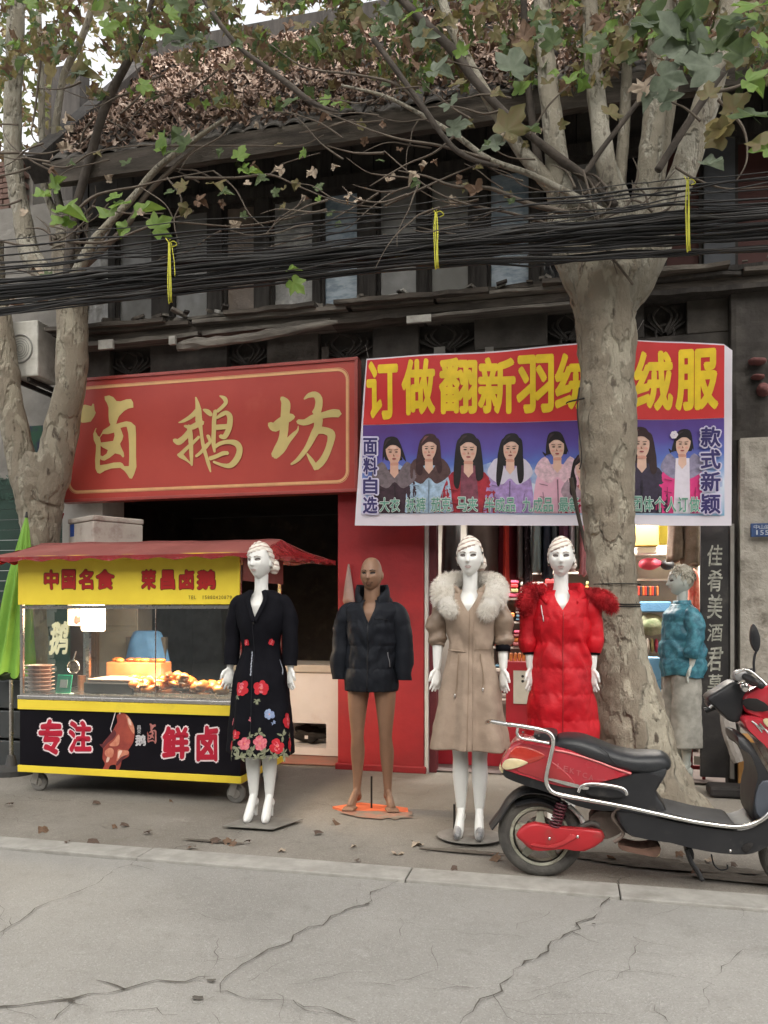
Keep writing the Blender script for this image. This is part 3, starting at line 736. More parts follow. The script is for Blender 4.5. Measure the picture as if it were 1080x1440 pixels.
LU = [[(400,80),(470,65),(530,90),(580,150),(640,155),(730,125),(800,120),(835,170),(838,250),(760,265),(700,300),(620,380),(590,450),(578,500),(640,480),(730,458),(800,470),(870,530),(878,650),(878,1000),(885,1150),(850,1260),(815,1330),(780,1325),(740,1260),(700,1210),(640,1165),(500,1175),(400,1210),(330,1255),(290,1240),(262,1180),(255,1050),(268,900),(270,820),(235,740),(228,650),(262,565),(280,560),(262,610),(300,680),(326,696),(360,630),(380,590),(470,535),(490,510),(468,470),(460,380),(460,250),(440,190),(405,130)],
 [(370,650),(450,655),(545,628),(552,680),(530,755),(440,770),(345,780),(335,730),(330,708)],
 [(640,560),(690,545),(735,540),(760,640),(772,800),(775,1000),(768,1140),(700,1140),(675,1100),(640,1080),(540,1085),(430,1110),(330,1125),(328,1060),(335,1030),(360,1050),(400,1055),(480,1010),(560,945),(640,965),(680,1010),(698,990),(690,930),(650,850),(635,800),(670,740),(685,680),(660,610)],
 [(340,830),(370,855),(450,895),(430,950),(370,990),(338,975)],
 [(105,205),(200,230),(218,190),(240,195),(250,290),(268,330),(240,390),(190,465),(110,478),(65,480),(-20,450),(-40,300),(20,220)]]
LUP = [[(110+x/10.8, 550+y/10.8) for x, y in ol] for ol in LU]
GOOSE = [[(160,435,15),(230,410,45),(330,350,60),(420,270,80),(440,230,70)],[(395,85,20),(415,160,50),(430,250,80),(435,330,90),(440,420,90),(465,520,50),(480,640,45),(505,780,50),(540,900,48),(570,1000,50),(600,1115,20)],
 [(240,480,30),(330,500,70),(420,460,80),(490,430,70)],[(95,675,50),(160,700,90),(240,640,80),(310,560,80)],[(300,480,60),(320,600,70),(330,750,60),(335,900,50),(340,1025,30)],
 [(345,1020,20),(280,960,30),(190,890,70),(150,880,40)],[(190,870,60),(270,790,50),(350,720,45),(440,630,40)],[(400,900,40),(470,840,45),(540,760,60),(590,700,40),(570,630,50),(550,615,30)],
 [(500,255,25),(560,285,70),(610,330,50)],[(725,65,15),(790,100,60),(810,160,55),(750,230,50),(690,280,45)],[(665,270,50),(650,400,60),(645,550,60),(640,700,60),(655,840,30)],
 [(690,370,40),(760,320,60),(820,300,60),(865,350,75),(865,450,80),(840,550,75),(790,630,70),(730,620,50)],[(680,500,75),(830,488,70)],
 [(660,770,50),(740,720,55),(850,700,60),(950,720,80),(1000,790,85),(985,890,85),(930,980,85),(860,1030,70),(760,1020,45),(640,975,30)],[(590,930,60),(680,900,55),(770,860,60),(840,855,50)]]
FANG = [[(235,130,50),(285,200,115),(280,320,110),(270,450,110),(262,560,105),(240,680,110),(190,780,110),(130,860,70)],[(80,460,60),(150,500,120),(230,430,110),(330,380,105),(385,370,60)],
 [(150,880,60),(230,790,90),(310,680,70),(380,600,55),(435,540,30),(445,485,8)],[(520,145,20),(580,100,60),(660,90,80),(705,150,95),(700,250,95),(670,330,110)],
 [(440,430,60),(530,440,80),(640,390,100),(760,350,80),(880,325,100),(960,330,100)],[(700,400,115),(690,500,100),(640,600,90),(570,740,70),(500,840,60),(430,920,50),(355,972,28)],
 [(690,540,95),(780,545,90),(860,590,105),(850,700,85),(800,840,85),(740,940,90),(670,1010,80),(655,1035,40)],[(660,1000,60),(610,920,55),(555,835,20)]]
mb = MB(); shape_into(mb, LUP, SV-.001); mb.build('gold_character', m_gold, sign)
mb = MB(); brush(mb, GOOSE, 235, 550, 9.818, SV-.001); mb.build('gold_character', m_gold, sign)
mb = MB(); brush(mb, FANG, 370, 545, 9.0, SV-.001); mb.build('gold_character', m_gold, sign)

# ------------------------------------------------------------------ printed banner
BV = 6.25
ban = empty('printed_banner', W(765, 738, BV), 'large printed cloth banner with yellow characters and a row of people in coats', 'banner')
def bwave(x, z):
    return .018*sin(x*5.2+z*1.3)+.0035*sin(x*9+1)+.002*sin(z*12+x*2)
def ban_obj(mb, name, mat, off, step=.07):
    o = mb.build(name, mat, ban)
    cut_grid(o, step); wl = world_loc(ban)
    for v_ in o.data.vertices: v_.co.y += bwave(v_.co.x+wl.x, v_.co.z+wl.z)-off
    return o
def bp(px, py): return (px, py)
def banner_mat():
    m = bpy.data.materials.new('banner_print'); m.use_nodes = True; t = m.node_tree; N = t.nodes; L = t.links; b = N['Principled BSDF']
    tc = N.new('ShaderNodeTexCoord'); sp = N.new('ShaderNodeSeparateXYZ'); L.new(tc.outputs['Object'], sp.inputs[0])
    mr = N.new('ShaderNodeMapRange'); mr.inputs[1].default_value = 0.02; mr.inputs[2].default_value = .80; L.new(sp.outputs[2], mr.inputs[0])
    n = N.new('ShaderNodeTexNoise'); n.inputs['Scale'].default_value = 4; n.inputs['Detail'].default_value = 6; L.new(tc.outputs['Object'], n.inputs['Vector'])
    a = N.new('ShaderNodeMath'); a.operation = 'MULTIPLY_ADD'; a.inputs[1].default_value = .30; L.new(n.outputs[0], a.inputs[0])
    s_ = N.new('ShaderNodeMath'); s_.operation = 'SUBTRACT'; s_.inputs[1].default_value = .15; L.new(mr.outputs[0], s_.inputs[0]); L.new(s_.outputs[0], a.inputs[2])
    r = N.new('ShaderNodeValToRGB'); L.new(a.outputs[0], r.inputs[0]); e = r.color_ramp.elements
    e[0].position = 0; e[0].color = (.20, .42, .62, 1); e[1].position = 1; e[1].color = (.085, .03, .20, 1)
    for p, c in ((.15, (.50, .60, .76)), (.32, (.70, .76, .86)), (.44, (.30, .45, .75)), (.60, (.09, .16, .52)), (.78, (.10, .07, .36))):
        q = e.new(p); q.color = (*c, 1)
    L.new(r.outputs[0], b.inputs['Base Color']); b.inputs['Roughness'].default_value = .55; return m
def quad(pts, v): mb_ = MB(); mb_.add([W(*p, v) for p in pts], [list(range(len(pts)))][::1]); return mb_
m_bwhite = M('banner_white', (.74, .70, .78), .6, (.68, .65, .72), 3)
m_bred = M('banner_red', (.62, .035, .035), .5, (.55, .028, .03), 2)
m_byel = M('banner_yellow', (.92, .66, .03), .5)
mb = quad([(499, 739), (1029, 739), (1029, 494), (1017, 485), (960, 480), (890, 477.5), (760, 488), (640, 497), (515, 504), (510, 560)], BV); cloth = ban_obj(mb, 'cloth', m_bwhite, 0, .06)
cloth.modifiers.new('thick', 'SOLIDIFY').thickness = .002; cloth.modifiers['thick'].offset = 0
mb = quad([(510, 597), (1018, 588), (1018, 487), (960, 482), (890, 479), (760, 490), (640, 499), (516, 506)], BV); ban_obj(mb, 'red_field', m_bred, .003, .06)
mb = quad([(508, 722), (1019, 725), (1018, 588.5), (510, 597.5)], BV)
pf = ban_obj(mb, 'picture_field', banner_mat(), .003, .06)
BIG = '订做翻新羽绒羽绒服'; cxs = [(516, 559), (566, 612), (619, 670), (673, 724), (727, 778), (781, 836), (838, 886), (892, 946), (951, 1009)]
for ch, (a, b) in zip(BIG, cxs):
    mb = MB(); yt = 505-(a-516)*.038; yb = 591-(a-516)*.019; glyph_into(mb, ch, (a-1, yt+2, b+1, yb-(6 if a > 560 else 1)), BV, .036, rot=-1.5)
    ban_obj(mb, 'yellow_character', m_byel, .0055, .05)
# printed people
pc = {}
def pm(c, nm=None):
    if c not in pc: pc[c] = M('print_'+(nm or str(len(pc))), c, .55, tuple(x*(.9 if c[1] in 'de' else .55) for x in (srgb(c))), 26, (.35, .7))
    return pc[c]
HL_ = (1.0, .85, 1.15, 1.2, .8, .9, 1.1, .8)
def person_print(cx, top, s, hair, coat, kind, k, skin='#e2bba8', fur=None, inner=None, long=True, hips=False, flower=False, right=.5):
    layers = []
    h = s  # head height
    fy = top+h*.62
    base = 724
    layers.append((hair, smooth_poly([(cx-h*.42, fy-h*.1), (cx-h*.25, top), (cx+h*.2, top-h*.02), (cx+h*.40, fy-h*.1), (cx+h*.47, fy+h*.3*HL_[k]), (cx+h*(.42+.12*((k*7) % 3-1)), fy+h*((.75+.25*HL_[k]) if long else .1)), (cx+h*.3, fy+h*(1.2*HL_[k] if long else .25)), (cx-h*.30, fy+h*(1.05*HL_[k] if long else .25)), (cx-h*(.48+.1*((k*5) % 3-1)), fy+h*(.8*HL_[k] if long else .1)), (cx-h*.46, fy+h*.3)])))
    sw = s*.80
    body = [(cx-sw*.35, fy+h*.62), (cx-sw*.95, fy+h*.95), (cx-sw*1.22, fy+h*2.0), (cx-sw*1.1, base), (cx+sw*1.1, base), (cx+sw*1.2, fy+h*2.0), (cx+sw*.95, fy+h*.95), (cx+sw*.35, fy+h*.62)]
    if hips: body = [(cx-sw*.35, fy+h*.62), (cx-sw*.95, fy+h*.95), (cx-sw*1.45, fy+h*2.1), (cx-sw*1.75, fy+h*2.5), (cx-sw*1.2, fy+h*2.75), (cx-sw*.9, base), (cx+sw*.9, base), (cx+sw*1.2, fy+h*2.7), (cx+sw*1.5, fy+h*2.2), (cx+sw*.95, fy+h*.95), (cx+sw*.35, fy+h*.62)]
    layers.append((coat, smooth_poly(body, 3)))
    if fur:
        layers.append((fur, smooth_poly([(cx-h*.5, fy+h*.3), (cx-h*.9, fy+h*.9), (cx-h*.35, fy+h*1.35), (cx, fy+h*1.1), (cx+h*.35, fy+h*1.35), (cx+h*.9, fy+h*.9), (cx+h*.5, fy+h*.3), (cx, fy+h*.9)])))
    if inner: layers.append((inner, [(cx-h*.28, fy+h*.5), (cx+h*.28, fy+h*.5), (cx+h*.4, base), (cx-h*.3, base)]))
    layers.append((skin, [(cx-h*.15, fy+h*.2), (cx+h*.15, fy+h*.2), (cx+h*.17, fy+h*.75), (cx, fy+h*.95), (cx-h*.17, fy+h*.75)]))
    layers.append((skin, smooth_poly([(cx-h*.27, fy-h*.28), (cx, fy-h*.42), (cx+h*.27, fy-h*.28), (cx+h*.27, fy+h*.08), (cx+h*.12, fy+h*.36), (cx-h*.12, fy+h*.36), (cx-h*.27, fy+h*.08)])))
    # side locks in front of the coat, fringe, face marks
    if long:
        for sg in (-1, 1): layers.append((hair, smooth_poly([(cx+sg*h*.20, fy-h*.48), (cx+sg*h*.36, fy), (cx+sg*h*.25, fy+h*.45), (cx+sg*h*(.30+.05*((k+sg) % 3)), fy+h*1.15*HL_[(k+(sg > 0)*3) % 8]), (cx+sg*h*.54, fy+h*1.0*HL_[(k+(sg > 0)*3) % 8]), (cx+sg*h*.50, fy+h*.2), (cx+sg*h*.40, fy-h*.42)])))
    layers.append((hair, smooth_poly([(cx-h*.30, fy-h*.20), (cx-h*.15, fy-h*.52), (cx+h*.2, fy-h*.55), (cx+h*.32, fy-h*.2), (cx+h*.12, fy-h*.34), (cx-h*.1, fy-h*.34)])))
    layers.append(('#d29a88', smooth_poly([(cx-h*.12, fy+h*.34), (cx+h*.12, fy+h*.34), (cx+h*.15, fy+h*.44), (cx-h*.15, fy+h*.44)])))
    for sg in (-1, 1): layers.append(('#e0a596', ell(cx+sg*h*.16, fy+h*.07, h*.07, h*.05, 8)))
    layers.append(('#eac8b8', ell(cx+h*.02, fy-h*.26, h*.14, h*.06, 10)))
    hl_ = '#%02x%02x%02x' % tuple(min(255, int(int(hair[i:i+2], 16)*1.9+12)) for i in (1, 3, 5))
    layers.append((hl_, smooth_poly([(cx-h*.34, fy-h*.30), (cx-h*.22, fy-h*.56), (cx-h*.05, fy-h*.60), (cx-h*.18, fy-h*.48)])))
    for sg in (-1, 1): layers.append(('#3b2a28', ell(cx+sg*h*.12, fy-h*.08, h*.065, h*.025, 8)))
    for sg in (-1, 1): layers.append(('#54403a', [(cx+sg*h*.05, fy-h*.17), (cx+sg*h*.2, fy-h*.19), (cx+sg*h*.2, fy-h*.165), (cx+sg*h*.05, fy-h*.145)]))
    layers.append(('#a56a5c', [(cx-h*.02, fy-h*.02), (cx+h*.04, fy+h*.09), (cx-h*.03, fy+h*.09)]))
    layers.append(('#a84c50', ell(cx, fy+h*.19, h*.085, h*.032, 10)))
    dk = '#%02x%02x%02x' % tuple(int(int(coat[i:i+2], 16)*.72) for i in (1, 3, 5))
    if not inner: layers.append((dk, [(cx-1, fy+h*1.2), (cx+1, fy+h*1.2), (cx+1.2, base), (cx-.6, base)]))
    for sg in (-1, 1): layers.append((dk, [(cx+sg*sw*.72, fy+h*1.7), (cx+sg*sw*.76, fy+h*1.7), (cx+sg*sw*.66, base), (cx+sg*sw*.62, base)]))
    for q in range(3): layers.append((dk, [(cx-sw*.9, fy+h*(1.35+.5*q)), (cx-sw*.5, fy+h*(1.42+.5*q)), (cx-sw*.5, fy+h*(1.46+.5*q)), (cx-sw*.9, fy+h*(1.39+.5*q))]))
    if flower:
        for a in range(6): layers.append(('#e6dfe8', ell(cx-h*.42+h*.09*cos(a), top+h*.16+h*.09*sin(a), h*.08, h*.08, 7)))
    ln = (-.10, .06, .0, .09, -.08, .05, -.05, .12)[k % 8]; layers = [(c, [(x+(y-fy)*-ln*(1 if y < fy+h*.4 else .3), y) for x, y in poly]) for c, poly in layers]
    layers = [(c, [(x, min(y, 721.5+.0005*q)) for q, (x, y) in enumerate(poly)]) for c, poly in layers if min(y for _, y in poly) < 716]
    mats = sorted(set(c for c, _ in layers)); mb_ = MB()
    for i, (c, poly) in enumerate(layers):
        m2 = MB(); shape_into(m2, [poly], BV-.0045-.0005*i); mb_.add(m2.v, m2.f, mats.index(c))
    o = mb_.build('printed_person', [pm(c) for c in mats], ban); wl = world_loc(ban)
    cut_grid(o, .045)
    for v_ in o.data.vertices: v_.co.y += bwave(v_.co.x+wl.x, v_.co.z+wl.z)
P_ = [(553, 616, 27, '#1d1416', '#402a36', dict(long=False, skin='#dcb09c', fur='#7d7076')), (604, 613, 26, '#42282a', '#b4d0ea', dict(fur='#5d4444')),
      (659, 612, 29, '#1f1518', '#b42c3c', dict(hips=True, inner='#8a4a5c')), (718, 611, 27, '#191317', '#b79ad6', dict(fur='#d5d0e2')),
      (783, 609, 27, '#1c1316', '#e6b4c8', dict(long=False, fur='#f0ccd8')), (820, 640, 26, '#241619', '#c02c4c', dict(fur='#b9a0ac')),
      (902, 603, 30, '#33191c', '#3a3048', dict()), (961, 605, 26, '#1a1418', '#e03a86', dict(long=False, inner='#e2dbe8', flower=True, fur='#9a93b0'))]
for k, (cx, top, s, hr, ct, kw) in enumerate(P_): person_print(cx, top, s*1.32, hr, ct, '', k, **kw)
# side and bottom lettering: light outline under a coloured face
m_lav = M('print_lavender', (.70, .66, .85), .5); m_navy = M('print_navy', (.045, .035, .16), .5); m_pg = M('print_green', (.13, .36, .27), .5); m_pl = M('print_pale_line', (.74, .80, .78), .5)
for chars, x0_, x1_, y0_, dy, hh in (('面料自选', 511, 531, 616, 27.5, 24), ('款式新颖', 985, 1013, 601, 31.2, 28)):
    a_, b_ = MB(), MB()
    for i, ch in enumerate(chars):
        r = (x0_, y0_+dy*i, x1_, y0_+dy*i+hh); g = 2.2; glyph_into(a_, ch, (r[0]-g, r[1]-g, r[2]+g, r[3]+g), BV, .075); glyph_into(b_, ch, r, BV, .03)
    ban_obj(a_, 'lettering_outline', m_lav, .0195, .05); ban_obj(b_, 'lettering', m_navy, .0215, .05)
# pale mountain slopes printed behind the people
mm_ = [MB(), MB()]
for q, pts in enumerate([[(512, 690), (560, 652), (580, 665), (610, 648), (640, 668), (690, 650), (730, 672), (760, 655), (800, 668), (870, 650), (930, 668), (985, 655), (1016, 670), (1016, 722), (512, 722)], [(512, 705), (545, 676), (590, 690), (640, 680), (690, 694), (745, 678), (800, 694), (900, 680), (960, 694), (1016, 684), (1016, 722), (512, 722)]]):
    shape_into(mm_[q], [pts], BV)
    ban_obj(mm_[q], 'mountain_print', M('print_mountain_%d' % q, ((.42, .52, .74), (.66, .72, .84))[q], .55, ((.22, .32, .6), (.5, .58, .76))[q], 9, (.4, .6)), .0034+.0004*q, .05)
a_, b_ = MB(), MB()
for s_, xx in (('大衣', 534), ('袄裤', 571), ('茄克', 607), ('马夹', 644), ('半成品', 682), ('九成品', 735), ('最新', 786), ('团体个人订做', 888)):
    for i, ch in enumerate(s_):
        wd = 13.4 if len(s_) < 6 else 14; st = 14.6 if len(s_) < 6 else 16.3; r = (xx+st*i, 700-(1 if xx > 800 else 0), xx+st*i+wd, 720)
        glyph_into(a_, ch, (r[0]-.9, r[1]-.9, r[2]+.9, r[3]+.9), BV, .05); glyph_into(b_, ch, r, BV, .012)
ban_obj(a_, 'lettering_outline', m_pl, .0195, .05); ban_obj(b_, 'lettering', m_pg, .0215, .05)
# string holding the banner corners
mb = MB(); mb.tube([W(657, 739, BV), W(657, 760, BV)], .0025, 4); mb.tube([W(889, 478, BV), W(905, 450, 6.5)], .0015, 4); mb.tube([W(518, 503, BV), W(514, 485, 6.5)], .0015, 4)
mb.build('tie_string', M('dull_string', (.3, .28, .26), .8), ban)

# ------------------------------------------------------------------ couplet board and house number
m_bb = M('black_lacquer_board', (.018, .017, .018), .45, (.03, .028, .027), 8, bump=.1, stain=(.06, .055, .05), sscale=6)
cb = empty('couplet_board', W(1005, 1105, 6.5), 'tall black wooden board with faded pale brush characters beside the shop door', 'board')
a, b = W(985, 738, 6.46), W(1026, 1092, 6.46)
mb = MB(); mb.bb(a.x, b.x, 6.46, 6.495, .10, a.z); mb.build('panel', m_bb, cb, bevel=.004)
mb = MB(); mb.bb(b.x+.002, b.x+.03, 6.44, 6.495, .10, a.z); mb.build('edge_strip', M('pale_grey_strip', (.22, .21, .19), .8), cb)
m_ink = M('faded_cream_ink', (.42, .42, .36), .7, (.2, .2, .17), 25, (.4, .6)); mb = MB()
for ch, y0_, y1_ in (('佳', 766, 796), ('肴', 801, 832), ('美', 836, 870), ('酒', 877, 902), ('君', 910, 944), ('莫', 948, 972)): glyph_into(mb, ch, (995, y0_, 1016, y1_), 6.4585, .012, wob=.05, shear=2)
mb.build('lettering', m_ink, cb)
hn = empty('house_number_plate', W(1075, 755, 6.37), 'small blue enamel address plate with worn white writing on the right stone wall', 'number plate')
a, b = W(1056, 736, 6.375), W(1106, 754, 6.375); mb = MB(); mb.bb(a.x, b.x, 6.375, 6.40, b.z, a.z); mb.build('plate', M('blue_enamel', (.035, .075, .19), .4, (.03, .055, .14), 20), hn, bevel=.003)
mb = MB()
for i, ch in enumerate('中山路'): glyph_into(mb, ch, (1060+8*i, 738, 1067+8*i, 744), 6.3735, .0)
for i, ch in enumerate('155'): glyph_into(mb, ch, (1062+7*i+(1.5 if ch == '1' else 0), 745.5, 1067+7*i-(1.5 if ch == '1' else 0), 752), 6.3735, .01)
mb.build('lettering', M('worn_white_print', (.5, .54, .6), .6), hn)

# ------------------------------------------------------------------ food cart
CV = 5.15; CB = 5.97
m_blk = M('black_panel', (.005, .0045, .007), .5, (.008, .007, .010), 2, spec=.12)
m_yel = M('cart_yellow', (.80, .62, .05), .45, (.74, .56, .04), 4, stain=(.55, .42, .06), sscale=6, spos=(.6, .8), samt=.5)
m_steel = M('brushed_steel', (.62, .60, .57), .28, (.5, .48, .46), 12, metal=1)
m_glass = glassmat('cart_glass'); m_glass2 = glassmat('side_glass', (.95, .97, .97), .045, .03); [setattr(n.inputs[0], 'default_value', 1.08) for n in m_glass2.node_tree.nodes if n.type == 'FRESNEL']
m_canopy = M('faded_red_canopy', (.25, .072, .062), .75, (.20, .056, .048), 3, bump=.3, bscale=10, stain=(.30, .14, .12), sscale=2.5)
CL, CR = W(28, 1000, CV).x, W(338, 1000, CV).x
cart = empty('food_cart', ((CL+CR)/2, (CV+CB)/2, 0), 'yellow and black glass-sided food cart with a red canopy selling braised goose', 'food cart')
ZB0, ZB1, ZT0, ZT1, ZC = .165, .215, .640, .715, .745
mb = MB(); mb.bb(CL+.01, CR-.01, CV+.01, CB-.01, ZB0+.01, ZT1-.02); mb.build('body', m_blk, cart)
for y0, y1, x0, x1 in ((CV, CV+.012, CL, CR),): 
    mb = MB(); mb.bb(x0, x1, y0, y1-.003, ZB1+.001, ZT0-.001); mb.build('front_panel', m_blk, cart)
for z0, z1, nm in ((ZB0, ZB1, 'lower_yellow_band'), (ZT0, ZT1, 'upper_yellow_band')):
    mb = MB(); t = .012
    mb.bb(CL-t, CR+t, CV-t, CV, z0, z1); mb.bb(CL-t, CR+t, CB, CB+t, z0, z1); mb.bb(CL-t, CL, CV, CB, z0, z1); mb.bb(CR, CR+t, CV, CB, z0, z1); mb.build(nm, m_yel, cart, bevel=.002)
mb = MB(); mb.bb(CL-.014, CR+.014, CV-.016, CB+.014, ZT1+.001, ZC); mb.build('counter_top', m_steel, cart, bevel=.004)
mb = MB()
for xx in (CL+.012, CR-.012):
    for yy in (CV+.012, CB-.012): mb.bb(xx-.012, xx+.012, yy-.012, yy+.012, ZC, 1.78)
for o_ in (mb,): o_.build('corner_posts', m_steel, cart)
mb = MB(); mb.bb(CL+.026, CR-.026, CV+.004, CV+.018, 1.40, 1.425); mb.bb(CL+.026, CR-.026, CV+.004, CV+.018, ZC, ZC+.015); mb.bb(CL+.026, CR-.026, CB-.02, CB-.006, 1.76, 1.79)
mb.bb(CR-.02, CR-.006, CV+.026, CB-.026, 1.40, 1.425); mb.bb(CL+.006, CL+.02, CV+.026, CB-.026, 1.40, 1.425); mb.build('glazing_rail', m_steel, cart)
xm = W(218, 900, CV).x
for x0, x1 in ((CL+.03, xm-.004), (xm+.002, CR-.03)):
    mb = MB(); mb.bb(x0, x1, CV+.008, CV+.012, ZC+.016, 1.398); mb.build('glass_pane', m_glass, cart)
mb = MB(); mb.bb(xm-.003, xm+.001, CV+.005, CV+.014, ZC+.016, 1.398); mb.build('pane_edge', m_steel, cart)
for xx in (CL+.010, CR-.014): mb = MB(); mb.bb(xx, xx+.004, CV+.03, CB-.03, ZC+.002, 1.398); mb.build('glass_pane', m_glass2, cart)
# yellow header
mb = MB(); p, q = W(30, 783, CV-.02), W(337, 850, CV-.02); mb.bb(CL-.0, CR+.0, CV-.02, CV-.002, 1.432, 1.80); mb.build('header_board', m_yel, cart)
mb = MB(); mb.bb(CR+.002, CR+.012, CV+.03, CB, 1.60, 1.79); mb.build('side_header', m_canopy, cart)
m_tr = M('cart_text_red', (.42, .012, .012), .5); m_tb = M('cart_text_brown', (.10, .035, .01), .5)
rd = lambda z: z
hx = [(62, 82), (87, 106), (111, 131), (135, 161), (199, 219), (226, 246), (252, 273), (277, 303)]
a_, b_ = MB(), MB()
for i, (ch, (xa, xb)) in enumerate(zip('中国名食荣昌卤鹅', hx)):
    r = (xa, 801, xb, 829); put_chars(ch, [r], CV-.0215, .065, 'character_outline', m_tb, cart, grow=.9, wob=.05); put_chars(ch, [r], CV-.0235, .045, 'character', m_tr, cart, wob=.05)
mb = MB(); tx = 265
for ch in 'TEL': glyph_into(mb, ch, (tx, 837.5, tx+2.8, 842.5), CV-.0215, .015); tx += 4
tx = 284
for ch in '15880420879': glyph_into(mb, ch, (tx+(1 if ch == '1' else 0), 837.5, tx+(2.0 if ch == '1' else 2.9), 842.5), CV-.0215, .02); tx += 3.9
mb.build('lettering', M('tel_brown', (.2, .14, .02), .5), cart)
# front panel: characters, hanging roast goose
m_pw = M('cart_text_white', (.86, .74, .76), .5); m_pr = M('cart_text_crimson', (.46, .010, .035), .5)
a_, b_ = MB(), MB()
for ch, r in (('专', (54, 1012, 88, 1062)), ('注', (96, 1013, 129, 1058)), ('鲜', (228, 1021, 266, 1068)), ('卤', (276, 1020, 307, 1071))):
    put_chars(ch, [r], CV-.0015, .075, 'character_outline', m_pw, cart, grow=2.2, wob=.05); put_chars(ch, [r], CV-.0035, .045, 'character', m_pr, cart, wob=.05)
gx = lambda pts: smooth_poly([(135+x/12, 985+y/12) for x, y in pts], 4)
mb = MB(); gm_ = [M('goose_red', (.36, .07, .045), .5, (.22, .035, .03), 9), M('goose_light', (.62, .27, .17), .5, (.5, .16, .1), 30), M('goose_dark', (.12, .025, .03), .5), M('goose_pale', (.78, .55, .45), .5), M('twine_white', (.75, .65, .68), .5)]
lay = [(0, [(350, 260), (400, 215), (490, 220), (570, 300), (640, 440), (650, 580), (620, 720), (540, 850), (560, 900), (540, 950), (440, 1010), (420, 1090), (385, 1170), (340, 1170), (330, 1090), (240, 1100), (200, 1175), (110, 1175), (150, 1070), (110, 980), (120, 830), (110, 740), (200, 620), (270, 530), (330, 420), (360, 360)]),
       (2, [(300, 500), (340, 560), (300, 640), (200, 720), (130, 800), (100, 790), (60, 740), (120, 730), (200, 620)]), (1, [(500, 240), (570, 300), (640, 440), (645, 560), (600, 520), (540, 400), (520, 300)]),
       (1, [(380, 570), (400, 650), (370, 760), (250, 770), (230, 740), (300, 680)]), (1, [(370, 830), (460, 840), (540, 850), (550, 900), (440, 960), (350, 1020), (360, 930)]), (3, [(380, 860), (440, 850), (410, 920), (370, 980)]),
       (3, [(190, 960), (230, 960), (210, 1030), (170, 1040)]), (2, [(420, 960), (520, 920), (450, 1000), (360, 1100), (340, 1060)]), (1, [(150, 860), (230, 800), (300, 840), (270, 960), (170, 940)]), (3, [(540, 300), (580, 330), (600, 420), (560, 400)])]
for i, (mi, pts) in enumerate(lay): m2 = MB(); shape_into(m2, [gx(pts)], CV-.0015-.0004*i); mb.add(m2.v, m2.f, mi)
for x0_, y0_, x1_, y1_, w_ in ((350, 120, 290, 330, 14), (290, 330, 245, 480, 14), (245, 480, 262, 535, 12), (410, 125, 400, 230, 22)):
    m2 = MB(); shape_into(m2, [[(135+(x0_-w_/2)/12, 985+y0_/12), (135+(x0_+w_/2)/12, 985+y0_/12), (135+(x1_+w_/2)/12, 985+y1_/12), (135+(x1_-w_/2)/12, 985+y1_/12)]], CV-.0065); mb.add(m2.v, m2.f, 4)
mb.build('printed_goose', gm_, cart)
mb = MB(); mb2 = MB()
shape_into(mb, [[(135+660/12+(x-110)*.245*.9, 985+370/12+(y-550)*.245) for x, y in ol] for ol in [[(p[0]+55, p[1]) for p in o2] for o2 in LUP[:4]]], CV-.0015)
glyph_into(mb2, '鹅', (190, 1033, 205, 1049), CV-.0015, .03, wob=.05); glyph_into(mb2, '昌', (193, 1020, 198, 1026), CV-.0015, .0); glyph_into(mb2, '荣', (193, 1026.5, 198, 1032), CV-.0015, .0)
mb.build('lettering', M('faint_red_ink', (.30, .07, .06), .5, (.45, .2, .18), 30), cart); mb2.build('lettering', M('soft_white_ink', (.6, .58, .6), .5), cart)
# canopy
f0, f1, b0, b1 = Vector((-4.35, 4.98, 1.775)), Vector((-2.125, 4.98, 1.775)), Vector((-4.35, 6.25, 1.80)), Vector((-1.90, 6.28, 1.80)); r0, r1 = Vector((-4.24, 5.62, 1.935)), Vector((-2.13, 5.60, 1.925))
mb = MB(); V = []; F = []; nx, ny = 50, 8
for side, (c0, c1) in enumerate(((f0, f1), (b0, b1))):
    base = len(V)
    for j in range(ny+1):
        for i in range(nx+1):
            a = c0.lerp(c1, i/nx); b = r0.lerp(r1, i/nx); p = a.lerp(b, j/ny); p.z -= .02*sin(pi*j/ny); p.z += .008*noise.noise(p*6); V.append(p)
    for j in range(ny):
        for i in range(nx): q = base+j*(nx+1)+i; F.append([q, q+1, q+nx+2, q+nx+1])
mb.add(V, F); mb.build('canopy_top', m_canopy, cart, smooth=True).modifiers.new('t', 'SOLIDIFY').thickness = .006
m_vinyl = M('shiny_red_vinyl', (.22, .014, .016), .18, (.26, .015, .018), 5, bump=.9, bscale=9, dist=.03, spec=.9, coat=.5)
for a, b, c in ((f1, b1, r1), (b0, f0, r0)):
    mb = MB(); V = []; F = []; n = 14
    for j in range(n+1):
        for i in range(n+1):
            p = a.lerp(b, i/n).lerp(c, j/n*.999); p.z += .012*noise.noise(p*14)-.02*sin(pi*j/n); p.x += .012*noise.noise(p*11+Vector((3, 3, 3))); V.append(p)
    for j in range(n):
        for i in range(n): q = j*(n+1)+i; F.append([q, q+1, q+n+2, q+n+1])
    mb.add(V, F); mb.build('canopy_end', m_vinyl, cart, smooth=True)
mb = MB()
E_ = [f0, f1, b1, b0, f0]
for a, b in zip(E_[:-1], E_[1:]):
    V = []; n = 40
    for i in range(n+1):
        p = a.lerp(b, i/n); dz = .022+.010*sin(i*1.3)+.006*noise.noise(p*9); V += [p+Vector((0, -.002, .006)), p+Vector((0, 0, -dz))]
    mb.add(V, [[2*i, 2*i+1, 2*i+3, 2*i+2] for i in range(n)])
mb.build('canopy_valance', m_vinyl, cart).modifiers.new('t', 'SOLIDIFY').thickness = .003
